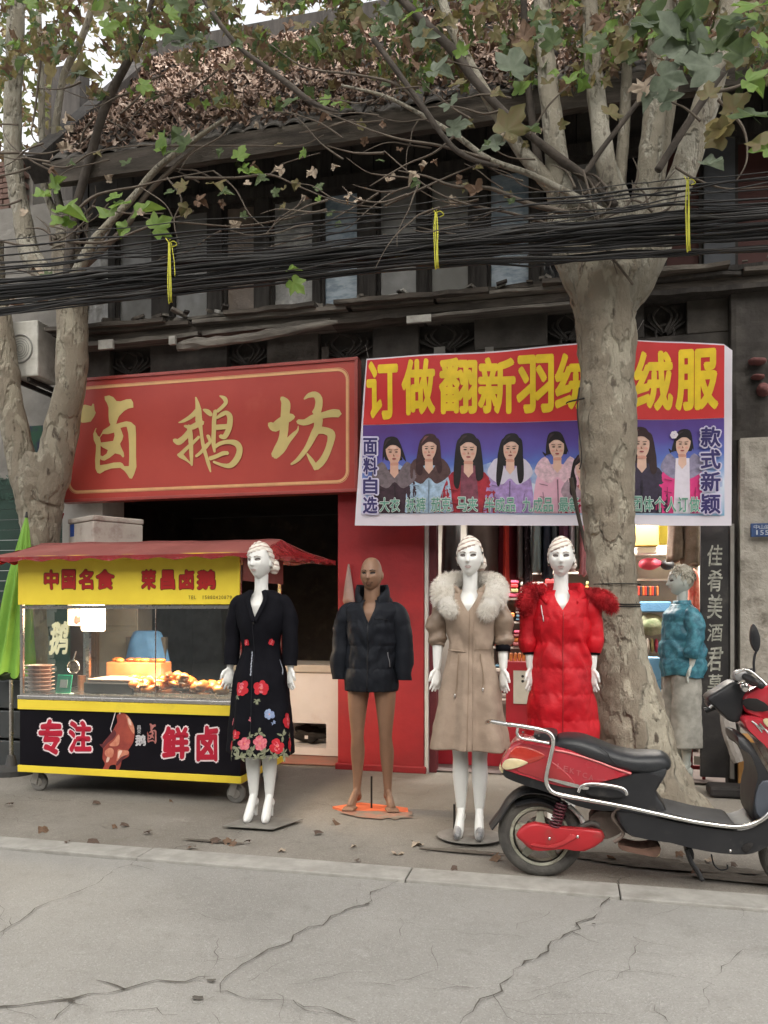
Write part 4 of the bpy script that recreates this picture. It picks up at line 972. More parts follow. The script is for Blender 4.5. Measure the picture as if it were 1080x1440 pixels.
# casters
m_rub = M('grey_rubber', (.20, .19, .175), .7, (.13, .125, .115), 10); m_zinc = M('dull_zinc', (.42, .40, .37), .5, metal=.7)
for (xx, yy) in ((CL+.10, CV+.10), (CR-.06, CV+.08), (CL+.10, CB-.12), (CR-.06, CB-.10)):
    e = MB(); e.box((xx, yy, .150), (.09, .09, .006)); e.box((xx-.022, yy-.03, .105), (.05, .004, .09), Matrix.Rotation(.25, 3, 'Y')); e.box((xx-.022, yy+.03, .105), (.05, .004, .09), Matrix.Rotation(.25, 3, 'Y')); 
    fk = e.build('caster', m_zinc, cart)
    w_ = MB(); w_.lathe([(.02, -.018), (.055, -.018), (.068, -.014), (.072, 0), (.068, .014), (.055, .018), (.02, .018)], (xx-.005, yy, .074), 'Y', 24); w_.build('wheel', m_rub, fk, smooth=False)
    w_ = MB(); w_.lathe([(.002, -.024), (.03, -.023), (.034, -.019), (.002, -.018)], (xx-.005, yy, .074), 'Y', 16); w_.build('hub', m_zinc, fk)
# lamp inside under the header, lit
m_tube = M('lit_tube', (1, .93, .82), .4, (1, .93, .82), emit=9)
lp = MB(); lp.tube([(CL+.35, CV+.12, 1.46), (CR-.35, CV+.12, 1.46)], .014, 10); lp.build('lamp_tube', m_tube, cart)
ld = bpy.data.lights.new('cart_light', 'AREA'); ld.shape = 'RECTANGLE'; ld.size = 1.4; ld.size_y = .08; ld.energy = 27; ld.color = (1, .74, .50)
lo = bpy.data.objects.new('cart_light', ld); COL.objects.link(lo); lo.location = ((CL+CR)/2+.1, CV+.25, 1.44); lo.rotation_euler = (radians(8), 0, 0)
# sticker of the brushed character on the glass
mb = MB(); glyph_into(mb, '鹅', (70, 873, 96, 921), CV+.004, .03, wob=.07, shear=4); mb.build('glass_sticker', M('cream_sticker', (.72, .70, .45), .5, emit=0), cart)

# ------------------------------------------------------------------ things on the cart counter (y: 5.25 .. 5.9)
zc = ZC+.002
m_foil = M('foil_bowl', (.72, .56, .50), .45, (.40, .24, .19), 14, (.45, .55), stain=(.30, .12, .08), sscale=18)
for i in range(7):
    c = Vector((W(56, 960, 5.36).x, 5.36, zc+i*.031)); mb = MB(); r = .100
    mb.lathe([(.01, 0), (r*.78, 0), (r*.92, .022), (r*1.08, .024), (r*1.08, .028), (r*.9, .029), (r*.72, .006), (.01, .006)], c, 'Z', 26)
    o = mb.build('foil_bowl', m_foil, smooth=False)
    tag(o, ['lowest', 'second lowest', 'third lowest', 'middle', 'third highest', 'second highest', 'topmost'][i]+' food bowl of the stack at the end of the cart counter', 'bowl', 'stacked bowls on the cart')
ps = empty('payment_stand', W(88, 975, 5.27), 'small green payment stand on the cart counter beside the stack of bowls', 'stand')
a, b = W(76, 948, 5.27), W(102, 974, 5.27); mb = MB()
R = Matrix.Rotation(radians(-12), 3, 'X'); c = Vector(((a.x+b.x)/2, 5.28, zc+.075)); mb.box(c, (.13, .008, .145), R); mb.build('plaque', M('payment_green', (.02, .42, .24), .35, spec=.5), ps, bevel=.004)
mb = MB(); mb.box(c+Vector((0, -.0055, .005)), (.062, .002, .062), R); mb.build('white_square', M('paper_white', (.75, .8, .76), .6), ps)
mb = MB(); mb.box(c+Vector((0, .0, -.072)), (.13, .06, .008)); mb.build('foot', M('payment_white', (.6, .75, .66), .5), ps)
lad = empty('wire_strainer', W(104, 950, 5.45), 'round wire strainer ladle standing up beside the payment stand', 'strainer'); c = W(103, 938, 5.45); mb = MB()
mb.torus(c, .052, .004, 'Y', 24, 6); mb.build('rim', m_steel, lad)
mb = MB()
for k in range(-4, 5):
    h = sqrt(max(.052**2-(k*.0115)**2, 0)); mb.tube([c+Vector((k*.0115, .012, -h)), c+Vector((k*.0115, .02, 0)), c+Vector((k*.0115, .012, h))], .0012, 4); mb.tube([c+Vector((-h, .012, k*.0115)), c+Vector((0, .02, k*.0115)), c+Vector((h, .012, k*.0115))], .0012, 4)
mb.build('wire_mesh', m_steel, lad); mb = MB(); mb.tube([c+Vector((.0, 0, .05)), W(107, 916, 5.45)], .005, 6); mb.build('handle', m_steel, lad)
mb = MB(); mb.tube([W(118, 975, 5.6), W(118, 950, 5.6)], .05, 12, flat=.9); o = mb.build('seasoning_jar', M('brown_jar', (.34, .14, .07), .3, (.5, .3, .2), 10)); tag(o, 'brown seasoning jar behind the wire strainer on the cart', 'jar')
tr = empty('black_burner', W(150, 975, 5.45), 'low black burner tray holding a flat pan in the middle of the cart counter', 'burner'); a, b = W(116, 978, 5.35), W(186, 958, 5.35)
mb = MB(); mb.bb(a.x, b.x, 5.36, 5.72, zc, zc+.085); mb.build('tray', M('black_metal', (.03, .03, .034), .4), tr, bevel=.01)
mb = MB(); mb.bb(a.x+.02, b.x+.22, 5.38, 5.70, zc+.090, zc+.112); mb.build('flat_pan', M('pinkish_board', (.62, .47, .42), .5, (.5, .36, .32), 8), tr, bevel=.006)
# post with hanging price placards
pst = empty('placard_post', W(124, 955, 5.55), 'steel post carrying white printed placards inside the cart', 'post'); a = W(124, 900, 5.55)
mb = MB(); mb.bb(a.x-.014, a.x+.014, 5.54, 5.568, zc, 1.40); mb.build('pole', m_steel, pst)
m_pl2 = M('placard_white', (.80, .77, .72), .5, (.78, .72, .66), 3)
for k, (xa, ya, xb, yb) in enumerate(((95, 852, 121, 880), (114, 854, 148, 888))):
    p, q = W(xa, ya, 5.50-.01*k), W(xb, yb, 5.50-.01*k); mb = MB(); pol = rrect(p.x, q.x, q.z, p.z+.02, .02, 4); mb.prism(pol, 5.50-.012*k, 5.506-.012*k); mb.build('placard', m_pl2, pst)
mb = MB(); mb2 = MB(); shape_into(mb, [smooth_poly([(104, 872), (107, 864), (110, 868), (114, 862), (115, 870), (111, 875), (107, 877)])], 5.495)
mb.build('printed_emblem', M('emblem_red', (.6, .12, .10), .5), pst)
for ch, r in (('卤', (135, 863, 142, 869)), ('鹅', (135, 871, 142, 878))): glyph_into(mb2, ch, r, 5.485, 0)
mb2.build('lettering', M('faint_green_print', (.35, .45, .38), .5), pst)
# orange lit tray behind
ot = empty('orange_food_box', W(187, 958, 5.7), 'orange glowing food box with cut goose on top in the middle of the cart', 'food box'); a, b = W(149, 962, 5.72), W(226, 935, 5.72)
m_or = M('orange_plastic', (.70, .22, .08), .45, (.62, .30, .16), 6, stain=(.75, .5, .3), sscale=7)
mb = MB(); mb.bb(a.x, b.x, 5.72, 5.90, zc, b.z+.015); mb.build('box', m_or, ot, bevel=.008)
m_meat = [M('roast_a', (.66, .24, .045), .3, (.40, .10, .02), 16, bump=.4, bscale=60, coat=.3), M('roast_b', (.74, .38, .11), .3, (.50, .17, .045), 20, coat=.3), M('roast_c', (.36, .12, .05), .35, (.24, .07, .03), 18, coat=.3)]
rf = random.Random(2)
for k in range(7):
    c = Vector((a.x+.04+(b.x-a.x-.08)*k/6, 5.78+rf.uniform(-.03, .05), b.z+.03)); mb = MB(); mb.ball(c, (.05, .035, .02), 12, 8, R=Matrix.Rotation(rf.uniform(-1, 1), 3, 'Z'), disp=lambda o: .3*noise.noise(o*30+c*5)); mb.build('meat_piece', m_meat[k % 3], ot, smooth=True)
# heap of goose pieces: each piece its own thing
gp = empty('goose_tray', W(255, 978, 5.4), 'shallow steel tray running along the front of the cart under the goose pieces', 'tray'); a, b = W(190, 978, 5.25), W(330, 975, 5.25)
mb = MB(); mb.bb(a.x, b.x+.0, 5.24, 5.66, zc, zc+.014); mb.bb(a.x, b.x, 5.236, 5.239, zc, zc+.03); mb.build('pan', m_steel, gp)
for k in range(3): mb = MB(); mb.ball(W((215, 254, 296)[k], 974, 5.232), (.012, .006, .008), 8, 6); mb.build('clip', M('dark_clip', (.05, .03, .03), .5), gp)
nm_ = ['roast goose piece']
for k in range(58):
    px = rf.uniform(188, 324); y = rf.uniform(5.28, 5.62); lay_ = 0 if k < 26 else 1 if k < 46 else 2
    hgt = .02+.034*lay_*rf.uniform(.6, 1)+.02*exp(-((px-262)/45)**2)
    c = Vector((W(px, 960, y).x, y, zc+.022+hgt)); mb = MB(); kind = k % 3
    R = Matrix.Rotation(rf.uniform(0, 6), 3, 'Z') @ Matrix.Rotation(rf.uniform(-.4, .4), 3, 'Y')
    if kind == 0: mb.ball(c, (.065, .042, .034), 14, 9, R=R, disp=lambda o: .35*noise.noise(o*22+c*7))
    elif kind == 1:
        P = [c+R @ Vector((-.08, 0, 0)), c+R @ Vector((-.03, .01, .012)), c+R @ Vector((.02, .02, .01)), c+R @ Vector((.08, .0, .02))]; mb.tube(catmull(P, 8), [.012, .020, .032, .038, .036, .026, .014, .010, .013], 9, round_ends=True, disp=lambda p, t, a: .12*noise.noise(p*40))
    else: mb.ball(c, (.05, .03, .022), 12, 8, R=R, disp=lambda o: .45*noise.noise(o*30+c*9))
    o = mb.build('goose_piece', m_meat[rf.choice((0, 0, 1, 1, 2))], smooth=True); tag(o, 'glossy roast goose piece heaped on the steel tray in the cart', 'food', 'goose pieces heaped in the cart')
# behind the cart: leaning green board, blue jacket on chair, cabinet, foam box
gb = empty('green_board', W(75, 1000, 6.02), 'dark green board with grey block characters leaning behind the left end of the cart', 'sign board'); a, b = W(52, 852, 6.06), W(96, 1000, 6.06)
mb = MB(); mb.bb(a.x, b.x, 6.06, 6.09, .02, 1.55); mb.build('panel', M('board_green', (.022, .085, .06), .5), gb)
mb = MB(); glyph_into(mb, '青', (56, 836, 80, 890), 6.055, .04); glyph_into(mb, '堂', (56, 894, 80, 944), 6.055, .04); mb.build('lettering', M('board_grey_print', (.36, .42, .42), .6), gb)
m_cab = M('brown_cabinet_wood', (.13, .085, .07), .5, (.09, .06, .05), 2, stretch=(1, 1, .2)); cbn = empty('brown_cabinet', W(125, 1040, 6.4), 'brown wooden cabinet standing behind the food cart', 'cabinet')
a, b = W(97, 870, 6.25), W(136, 1000, 6.25); mb = MB(); mb.bb(a.x, b.x, 6.25, 6.55, .02, 1.97); mb.build('carcass', m_cab, cbn, bevel=.005)
for z0, z1 in ((.08, .95), (.97, 1.80)): mb = MB(); mb.bb(a.x+.015, b.x-.015, 6.235, 6.249, z0, z1); mb.build('door', m_cab, cbn, bevel=.004)
a, b = W(137, 870, 6.35), W(198, 1000, 6.35); cb3 = empty('grey_locker', W(170, 1040, 6.4), 'low grey metal locker behind the food box of the cart', 'locker'); mb = MB(); mb.bb(a.x, b.x, 6.30, 6.55, .02, 1.972); mb.build('carcass', M('warm_grey_metal', (.20, .185, .17), .5), cb3, bevel=.005)
for k in range(3): mb = MB(); mb.bb(a.x+.01, b.x-.01, 6.288, 6.299, .05+k*.6, .60+k*.6); mb.build('door', M('warm_grey_metal', (.2, .185, .17)), cb3, bevel=.004)
# blue jacket over a chair back
ch = empty('wooden_chair', W(208, 1040, 6.05), 'dark chair behind the cart with a blue jacket over its back', 'chair'); m_bl = M('blue_cloth', (.05, .14, .30), .8, (.03, .09, .2), 6, bump=.4, bscale=14)
c = W(208, 935, 6.14)
for sx in (-.17, .17):
    mb = MB(); mb.bb(c.x+sx-.02, c.x+sx+.02, 6.10, 6.14, .02, 1.16); mb.build('leg', m_wood, ch); mb = MB(); mb.bb(c.x+sx-.02, c.x+sx+.02, 6.52, 6.56, .02, .46); mb.build('leg', m_wood, ch)
mb = MB(); mb.bb(c.x-.20, c.x+.20, 6.09, 6.57, .46, .50); mb.build('seat', m_wood, ch); mb = MB(); mb.bb(c.x-.15, c.x+.15, 6.105, 6.135, 1.0, 1.14); mb.build('backrest', m_wood, ch)
mb = MB(); rings = []
for z, rx, ry in ((1.215, .10, .035), (1.20, .13, .05), (1.12, .17, .07), (1.0, .20, .075), (.85, .23, .08), (.70, .22, .085)):
    rings.append([Vector((c.x+rx*cos(a)*(1+.06*sin(a*5)), 6.12+ry*sin(a)*(1+.15*sin(a*7+z*9)), z)) for a in [2*pi*i/36 for i in range(36)]])
mb.loft(rings); o = mb.build('blue_jacket', m_bl, smooth=True); tag(o, 'blue jacket hung over the chair back seen through the cart glass', 'jacket')
# foam box on the cabinets
a, b = W(92, 762, 6.27), W(140, 730, 6.27); fb = empty('foam_box', W(150, 764, 6.35), 'off-white foam box with a blue mark on top of the cabinets behind the cart canopy', 'box')
m_foam = M('dirty_foam', (.50, .46, .41), .8, (.40, .35, .31), 5, stain=(.25, .18, .15), sscale=5); CF = W(131, 750, 6.06); al = radians(60); u1 = Vector((cos(al), sin(al), 0)); u2 = Vector((-sin(al), cos(al), 0))
def fbox(mb_, L_, W_, z0, z1, g=0):
    q = [CF-u1*g-u2*g, CF+u1*(L_+g)-u2*g, CF+u1*(L_+g)+u2*(W_+g), CF-u1*g+u2*(W_+g)]
    mb_.add([Vector((p.x, p.y, z)) for z in (z0, z1) for p in q], [(3, 2, 1, 0), (4, 5, 6, 7), (0, 1, 5, 4), (1, 2, 6, 5), (2, 3, 7, 6), (3, 0, 4, 7)]); return mb_
fbox(MB(), .48, .48, 1.975, 2.175).build('body', m_foam, fb, bevel=.012); fbox(MB(), .48, .48, 2.177, 2.225, .006).build('lid', m_foam, fb, bevel=.012)
mb = MB(); mb.add([CF+u2*.36-u1*.002+Vector((0, 0, z-CF.z)) for z in (2.06, 2.17)]+[CF+u2*.44-u1*.002+Vector((0, 0, z-CF.z)) for z in (2.17, 2.06)], [(0, 1, 2, 3)]); mb.build('blue_mark', M('blue_print', (.03, .08, .32), .5), fb)
mb = MB(); p = W(78, 745, 6.3); mb.box(p, (.05, .03, .34), Matrix.Rotation(.35, 3, 'Y')); o = mb.build('red_plank', M('old_red_paint', (.28, .02, .022), .6)); tag(o, 'narrow dark red plank leaning between the left tree and the foam box', 'plank')

# ------------------------------------------------------------------ folded green umbrella
um = empty('folded_umbrella', W(24, 1090, 5.75), 'large closed lime green market umbrella at the left end of the cart', 'umbrella'); m_um = M('lime_fabric', (.25, .50, .075), .6, (.18, .38, .05), 3, bump=.3, bscale=10, translucent=.25)
top = W(37, 728, 5.75); bot = W(16, 948, 5.75); mb = MB(); rings = []; n = 56
for j in range(15):
    t = j/14; c = top.lerp(bot, t); r = .012+.165*t**.8*(1-.12*t); ring = []
    for i in range(n):
        a = 2*pi*i/n; f = 1+.30*sin(a*8+1.5*t)*min(1, t*3)+.10*sin(a*3+t*5); ring.append(c+Vector((r*f*cos(a), r*f*.8*sin(a), -.03*t*sin(a*8+1.5*t+1))))
    rings.append(ring)
mb.loft(rings, False); mb.build('canopy', m_um, um, smooth=True)
mb = MB(); rings = []
for j in range(5):
    t = j/4; c = bot+Vector((0, 0, .01-.05*t)); r = .15-.04*t; rings.append([c+Vector((r*cos(2*pi*i/24), r*.8*sin(2*pi*i/24), .01*sin(i))) for i in range(24)])
mb.loft(rings); mb.build('dark_hem', M('dark_fabric_hem', (.04, .06, .03), .8), um, smooth=True)
mb = MB(); mb.tube([top+Vector((0, 0, .0)), top+Vector((.004, 0, .05))], [.014, .007], 8); mb.build('tip', M('black_plastic', (.02, .02, .02), .4), um)
mb = MB(); mb.tube([bot+Vector((0, 0, .06)), Vector((bot.x, bot.y, .05))], .018, 10); mb.build('pole', m_steel, um)
mb = MB(); mb.lathe([(.20, .005), (.20, .05), (.05, .07), (.03, .16), (.01, .16)], (bot.x, bot.y, 0), 'Z', 20); mb.build('base', M('dark_cast_base', (.05, .05, .05), .6), um)
bx = empty('black_crate', W(8, 1100, 5.6), 'dark plastic crate stacked under the umbrella at the left edge', 'crate'); m_bx = M('dark_plastic', (.04, .045, .048), .5)
for k in range(3): mb = MB(); c = W(2, 1090, 5.75); mb.bb(c.x-.35, c.x+.12, 5.85, 6.2, .02+k*.26, .26+k*.26); mb.build('tier', m_bx, bx, bevel=.01)

# ------------------------------------------------------------------ doorway: freezer, cloth
fz = empty('chest_freezer', (-2.58, 7.3, .02), 'white chest freezer in the dark doorway behind the food cart', 'freezer'); m_fz = M('freezer_white', (.52, .50, .50), .4, (.46, .44, .44), 3, stain=(.4, .3, .28), sscale=6, spos=(.6, .75), samt=.4)
x0, x1 = -3.15, -2.05; mb = MB(); mb.bb(x0, x1, 7.0, 7.6, .33, .80); mb.bb(x0, x1, 7.0, 7.6, .03, .10); mb.bb(x0, x0+.10, 7.0, 7.6, .1005, .3295); mb.bb(x1-.16, x1, 7.0, 7.6, .1005, .3295); mb.bb(x0+.1, x1-.16, 7.30, 7.6, .1005, .3295); mb.build('cabinet', m_fz, fz)
mb = MB(); mb.bb(x0-.01, x1+.01, 6.98, 7.62, .805, .88); mb.build('lid', M('freezer_lid', (.36, .33, .29), .5), fz, bevel=.012)
mb = MB(); mb.ball(((x0+x1)/2+.16, 7.22, .20), (.16, .08, .075), 24, 14, disp=lambda o: .7*noise.noise(o*16)); mb.build('compressor', m_dark, fz, smooth=True)
mb = MB(); mb.box(((x0+x1)/2+.18, 7.04, .19), (.03, .01, .03)); mb.build('label_tag', m_fz, fz)
tw = W(491, 793, 6.5); mb = MB(); rings = []
for j in range(12):
    t = j/11; z = tw.z-.33*t; wdt = .004+.045*t**.9; rings.append([Vector((tw.x-.01+wdt*cos(a)*(1+.2*sin(a*4+t*3)), 6.52+.018*sin(a), z+(.02*sin(a*3) if j == 11 else 0))) for a in [2*pi*i/24 for i in range(24)]])
mb.loft(rings); o = mb.build('hanging_cloth', M('pinkish_grey_cloth', (.42, .30, .27), .9, (.33, .24, .21), 6), smooth=True); tag(o, 'pinkish grey rag hanging on the red pillar beside the bald mannequin', 'cloth')
# ------------------------------------------------------------------ inside the clothes shop
def garment(px0, px1, pytop, pybot, v, mat, label, name='hanging_coat', depth=.20, seed=0, flare=1.1, cat='coat'):
    rnd = random.Random(seed); a, b = W(px0, pytop, v), W(px1, pybot, v); cx = (a.x+b.x)/2; hw = (b.x-a.x)/2; mb = MB(); rings = []; n = 30
    zt, zb = a.z, b.z
    for j in range(16):
        t = j/15; z = zt+(zb-zt)*t; s = (.25+.75*min(1, t*6)**.5)*(.82+.18*flare*t); ring = []
        for i in range(n):
            q = 2*pi*i/n; f = 1+.10*sin(q*6+seed+t*2)*t+.08*noise.noise(Vector((q, t*4, seed)))
            ring.append(Vector((cx+hw*s*f*cos(q), v+depth*min(1, t*4+.25)*f*sin(q), z+(.015*sin(q*4+seed) if j == 15 else 0))))
        rings.append(ring)
    mb.loft(rings); o = mb.build(name, mat, smooth=True); tag(o, label, cat, 'clothes hanging in the shop doorway'); return o
rail = MB(); rail.tube([(-1.6, 7.15, 2.42), (.95, 7.15, 2.42)], .014, 8); o = rail.build('clothes_rail', m_steel); tag(o, 'steel rail behind the lower edge of the banner carrying the coats', 'rail')
o = MB(); o.tube([(-.1, 7.0, 1.9), (.0, 7.0, 1.9)], .01, 6)
m_flor = M('dark_floral_cloth', (.05, .03, .035), .8, (.42, .33, .36), 26, (.56, .66))
gd = [(622, 648, 700, 806, (.10, .09, .085), 'dark grey coat hanging at the left end of the shop rail'), (655, 704, 700, 808, (.22, .185, .155), 'taupe brown coat hanging above the beige mannequin'),
      (699, 730, 700, 814, (.16, .012, .022), 'deep wine red down coat hanging beside the taupe coat'), (708, 718, 700, 832, (.66, .05, .03), 'bright red garment edge hanging below the wine red coat'),
      (727, 737, 700, 812, (.20, .18, .165), 'narrow grey garment hanging right of the wine red coat'), (736, 748, 700, 822, None, 'dark floral garment hanging in the middle of the rail'),
      (747, 763, 700, 804, (.27, .33, .32), 'pale grey green coat hanging in the middle of the rail'), (762, 777, 700, 812, (.025, .032, .05), 'navy coat hanging behind the head of the red mannequin'),
      (774, 788, 700, 790, (.17, .20, .21), 'slate grey coat hanging behind the head of the red mannequin'), (785, 801, 700, 800, (.14, .05, .09), 'dark plum floral coat hanging right of the navy coat'),
      (799, 809, 700, 790, (.70, .70, .70), 'white garment hanging right of the plum coat'), (807, 818, 700, 800, (.32, .38, .30), 'pale green patterned garment hanging near the tree trunk'),
      (814, 826, 700, 808, (.74, .30, .32), 'pink garment hanging just left of the tree trunk')]
for k, (a, b, c, d, col, lb) in enumerate(gd):
    garment(a, b, c, d, 7.10+.05*(k % 3), m_flor if col is None else M('garment_%d' % k, col, .75, bump=.3, bscale=30), lb, seed=k)
garment(938, 962, 700, 788, 7.05, M('brown_fur_coat', (.17, .125, .085), .95, (.27, .21, .15), 14, bump=1, bscale=90), 'brown fur coat hanging right of the tree trunk', seed=31, depth=.16)
garment(958, 986, 700, 794, 7.0, M('tan_fur_coat', (.30, .24, .175), .95, (.2, .15, .1), 12, bump=1, bscale=90), 'tan fur coat hanging nearest to the black couplet board', seed=33, depth=.16)
garment(966, 984, 800, 868, 7.2, M('red_hanging', (.65, .05, .03), .6, (.75, .32, .22), 12), 'bright red scarf hanging behind the teal mannequin', 'hanging_scarf', seed=35, depth=.06, cat='scarf')
# tall shelving along the back wall
def shelf_unit(px0, px1, v, zs, mat, label, depth=.3):
    x0, x1 = W(px0, 800, v).x, W(px1, 800, v).x; e = empty('shelf_unit', ((x0+x1)/2, v+depth/2, .02), label, 'shelf')
    for xx in (x0, x1): mb = MB(); mb.bb(xx-.012, xx+.012, v, v+depth, .022, zs[-1]+.25); mb.build('side_panel', mat, e)
    for z in zs: mb = MB(); mb.bb(x0+.013, x1-.013, v, v+depth, z-.02, z); mb.build('shelf_board', mat, e)
    mb = MB(); mb.bb(x0, x1, v+depth+.001, v+depth+.012, .02, zs[-1]+.25); mb.build('back_panel', mat, e); return e, x0, x1
m_shelfw = M('cream_shelf', (.50, .46, .40), .5, (.42, .39, .34), 4)
zA = [.45, .75, 1.02, 1.28, 1.52, 1.78]
eA, xa0, xa1 = shelf_unit(690, 850, 8.1, zA, m_shelfw, 'cream shelves of folded clothes seen between the beige and the red mannequin')
zB = [.30, .62, .90, 1.18, 1.45, 1.70, 1.95]
eB, xb0, xb1 = shelf_unit(878, 985, 8.0, zB, m_shelfw, 'cream shelves with bags and boxes right of the tree trunk')
cols = [(.55, .03, .03), (.10, .09, .09), (.42, .05, .10), (.35, .32, .28), (.08, .07, .10), (.60, .10, .05), (.20, .05, .05), (.5, .45, .38), (.06, .12, .16), (.65, .22, .06), (.3, .28, .12)]
rg = random.Random(21); fm = [M('folded_cloth_%d' % i, c, .8, bump=.4, bscale=25) for i, c in enumerate(cols)]
cnames = ['red', 'black', 'crimson', 'stone grey', 'charcoal', 'orange red', 'maroon', 'cream', 'dark teal', 'orange', 'olive']; lab_n = {}
pos_w = ['bottom', 'second', 'third', 'fourth', 'fifth', 'top']
for si, z in enumerate(zA):
    x = xa0+.05; cidx = 0
    while x < xa1-.12:
        wd = rg.uniform(.16, .24); n = rg.randint(2, 4); zz = z+.002
        for q in range(n):
            h = rg.uniform(.03, .055); mb = MB(); mb.box((x+wd/2+rg.uniform(-.01, .01), 8.2, zz+h/2), (wd, .22, h-.003), rg.uniform(-.06, .06)); o = mb.build('folded_garment', rg.choice(fm), bevel=.012)
            lab_n[(si, cidx, q)] = o; cn = cnames[fm.index(o.data.materials[0])]; tag(o, cn+' folded garment, '+['lowest', 'second', 'third', 'topmost'][q]+' in the '+['first', 'second', 'third', 'fourth', 'fifth', 'sixth', 'seventh', 'eighth'][cidx]+' pile on the '+pos_w[si]+' cream shelf', 'clothes', 'folded clothes on the shelves'); zz += h
        x += wd+.02; cidx += 1
def item(name, mat, px0, py0, px1, py1, v, label, cat, d=.14, kind='box', zfix=None):
    a, b = W(px0, py0, v), W(px1, py1, v); mb = MB()
    if kind == 'box': mb.bb(a.x, b.x, v, v+d, b.z, a.z); o = mb.build(name, mat, bevel=min(.012, (a.z-b.z)*.2))
    else: mb.ball(((a.x+b.x)/2, v+d/2, (a.z+b.z)/2), ((b.x-a.x)/2, d/2, (a.z-b.z)/2), 20, 12, disp=lambda o: .14*noise.noise(o*22)-.0); o = mb.build(name, mat, smooth=True)
    tag(o, label, cat); return o
item('storage_box', M('mustard_card', (.40, .27, .06), .7), 886, 738, 926, 768, 7.75, 'mustard coloured box on the top shelf right of the trunk', 'box')
item('yellow_bag', M('bright_yellow', (.80, .78, .10), .4), 926, 736, 942, 766, 7.3, 'bright yellow shopping bag hanging beside the brown fur coat', 'bag', .05)
item('white_bundle', M('white_paper', (.7, .68, .64), .7), 896, 770, 925, 778, 7.8, 'flat white bundle under the mustard box', 'bundle')
item('red_bag', M('crimson_bag', (.42, .04, .07), .5), 899, 784, 931, 801, 7.85, 'rounded crimson handbag on the shelf right of the trunk', 'bag', kind='ball')
item('black_bag', M('black_bag', (.02, .02, .022), .5), 930, 786, 951, 801, 7.85, 'small black bag beside the crimson handbag', 'bag', kind='ball')
for k in range(9):
    c = (M('book_red', (.5, .05, .03), .5), M('book_orange', (.65, .16, .04), .5), M('book_dark', (.05, .04, .05), .5))[(k*2) % 3]
    o = item('small_box', c, 897+k*3.3, 824, 899.8+k*3.3, 838, 7.86, 'thin upright red and black box in the row right of the trunk', 'box', .10); o['group'] = 'row of small boxes on the shelf'
item('blue_folded_jeans', M('mid_blue_cloth', (.10, .25, .42), .8, bump=.4), 900, 846, 944, 861, 7.85, 'folded blue denim on the shelf left of the teal mannequin', 'jeans')
item('green_bundle', M('olive_cloth', (.14, .18, .09), .8, (.3, .3, .2), 10, bump=.5), 897, 863, 938, 895, 7.85, 'olive green bundle of clothes under the folded blue denim', 'bundle', kind='ball')
for k in range(5): item('dark_bundle', fm[(k*3+1) % 11], 897+k*6, 898, 903+k*6, 918, 7.9, ['dark', 'wine', 'grey', 'navy', 'plum'][k]+' rolled cloth on the low shelf left of the teal mannequin', 'cloth', kind='ball')
item('printed_blue_box', M('light_blue_plastic', (.22, .45, .66), .45, (.05, .15, .35), 12, (.62, .66)), 909, 925, 930, 1003, 6.75, 'light blue printed box standing between the trunk and the teal mannequin', 'box', .2)
# red counter and white notice
rc = empty('red_counter', W(720, 1080, 6.95), 'red counter behind the beige and the red mannequin with a cream notice on it', 'counter'); m_rc = M('counter_red', (.34, .018, .028), .4, (.24, .014, .02), 3)
a, b = W(604, 1030, 6.9), W(752, 1085, 6.9); mb = MB(); mb.bb(a.x, b.x, 6.9, 7.3, .022, .36); mb.build('low_cabinet', m_rc, rc, bevel=.006)
a, b = W(712, 935, 6.85), W(756, 1062, 6.85); mb = MB(); mb.bb(a.x, b.x, 6.80, 7.25, .022, .95); mb.build('tall_cabinet', m_rc, rc, bevel=.006)
a, b = W(722, 943, 6.79), W(745, 990, 6.79); mb = MB(); mb.bb(a.x, b.x, 6.786, 6.798, b.z, a.z); mb.build('notice', M('cream_notice', (.52, .48, .40), .6), rc)
mb = MB()
for py in (951, 958): mb.ball(W(735, py, 6.784), (.012, .004, .012), 10, 6)
mb.build('notice_dots', M('ink_black', (.02, .02, .02), .5), rc)
for k in range(6): item('snack_jar', M('amber_pack', (.55, .20, .05), .3, (.3, .05, .02), 20), 716+k*6, 918, 721+k*6, 934, 6.9, ['first', 'second', 'third', 'fourth', 'fifth', 'sixth'][k]+' amber packet along the top of the red counter', 'packet', .05)
# low red cart-like stand and yellow legged stool by the couplet board
st = empty('red_stand', W(978, 1100, 6.75), 'dark red metal stand with white labels behind the legs of the teal mannequin', 'stand'); m_rs = M('dark_red_metal', (.20, .015, .02), .4)
a, b = W(972, 940, 6.75), W(990, 1095, 6.75); mb = MB()
for xx in (a.x, b.x): mb.bb(xx-.012, xx+.012, 6.75, 6.775, .02, a.z)
for zz in (.10, .32, .55, .78): mb.bb(a.x+.012, b.x-.012, 6.75, 6.772, zz, zz+.03)
mb.build('frame', m_rs, st)
for z0 in (.36, .14): mb = MB(); mb.bb(a.x+.02, b.x-.02, 6.742, 6.748, z0, z0+.07); mb.build('white_label', M('label_white', (.6, .6, .58), .6), st)
sl = empty('wooden_stool', W(1052, 1112, 6.2), 'stool with an ochre wooden leg against the right stone wall behind the scooter', 'stool'); m_oc = M('ochre_wood', (.34, .17, .045), .6)
c = W(1052, 1108, 6.2)
for dx, dy in ((-.02, 0), (.26, 0), (-.02, .2), (.26, .2)): mb = MB(); mb.box((c.x+dx, 6.15+dy, .22), (.035, .03, .42)); mb.build('leg', m_oc, sl)
mb = MB(); mb.bb(c.x-.05, c.x+.30, 6.12, 6.38, .431, .46); mb.build('seat', m_oc, sl, bevel=.005)
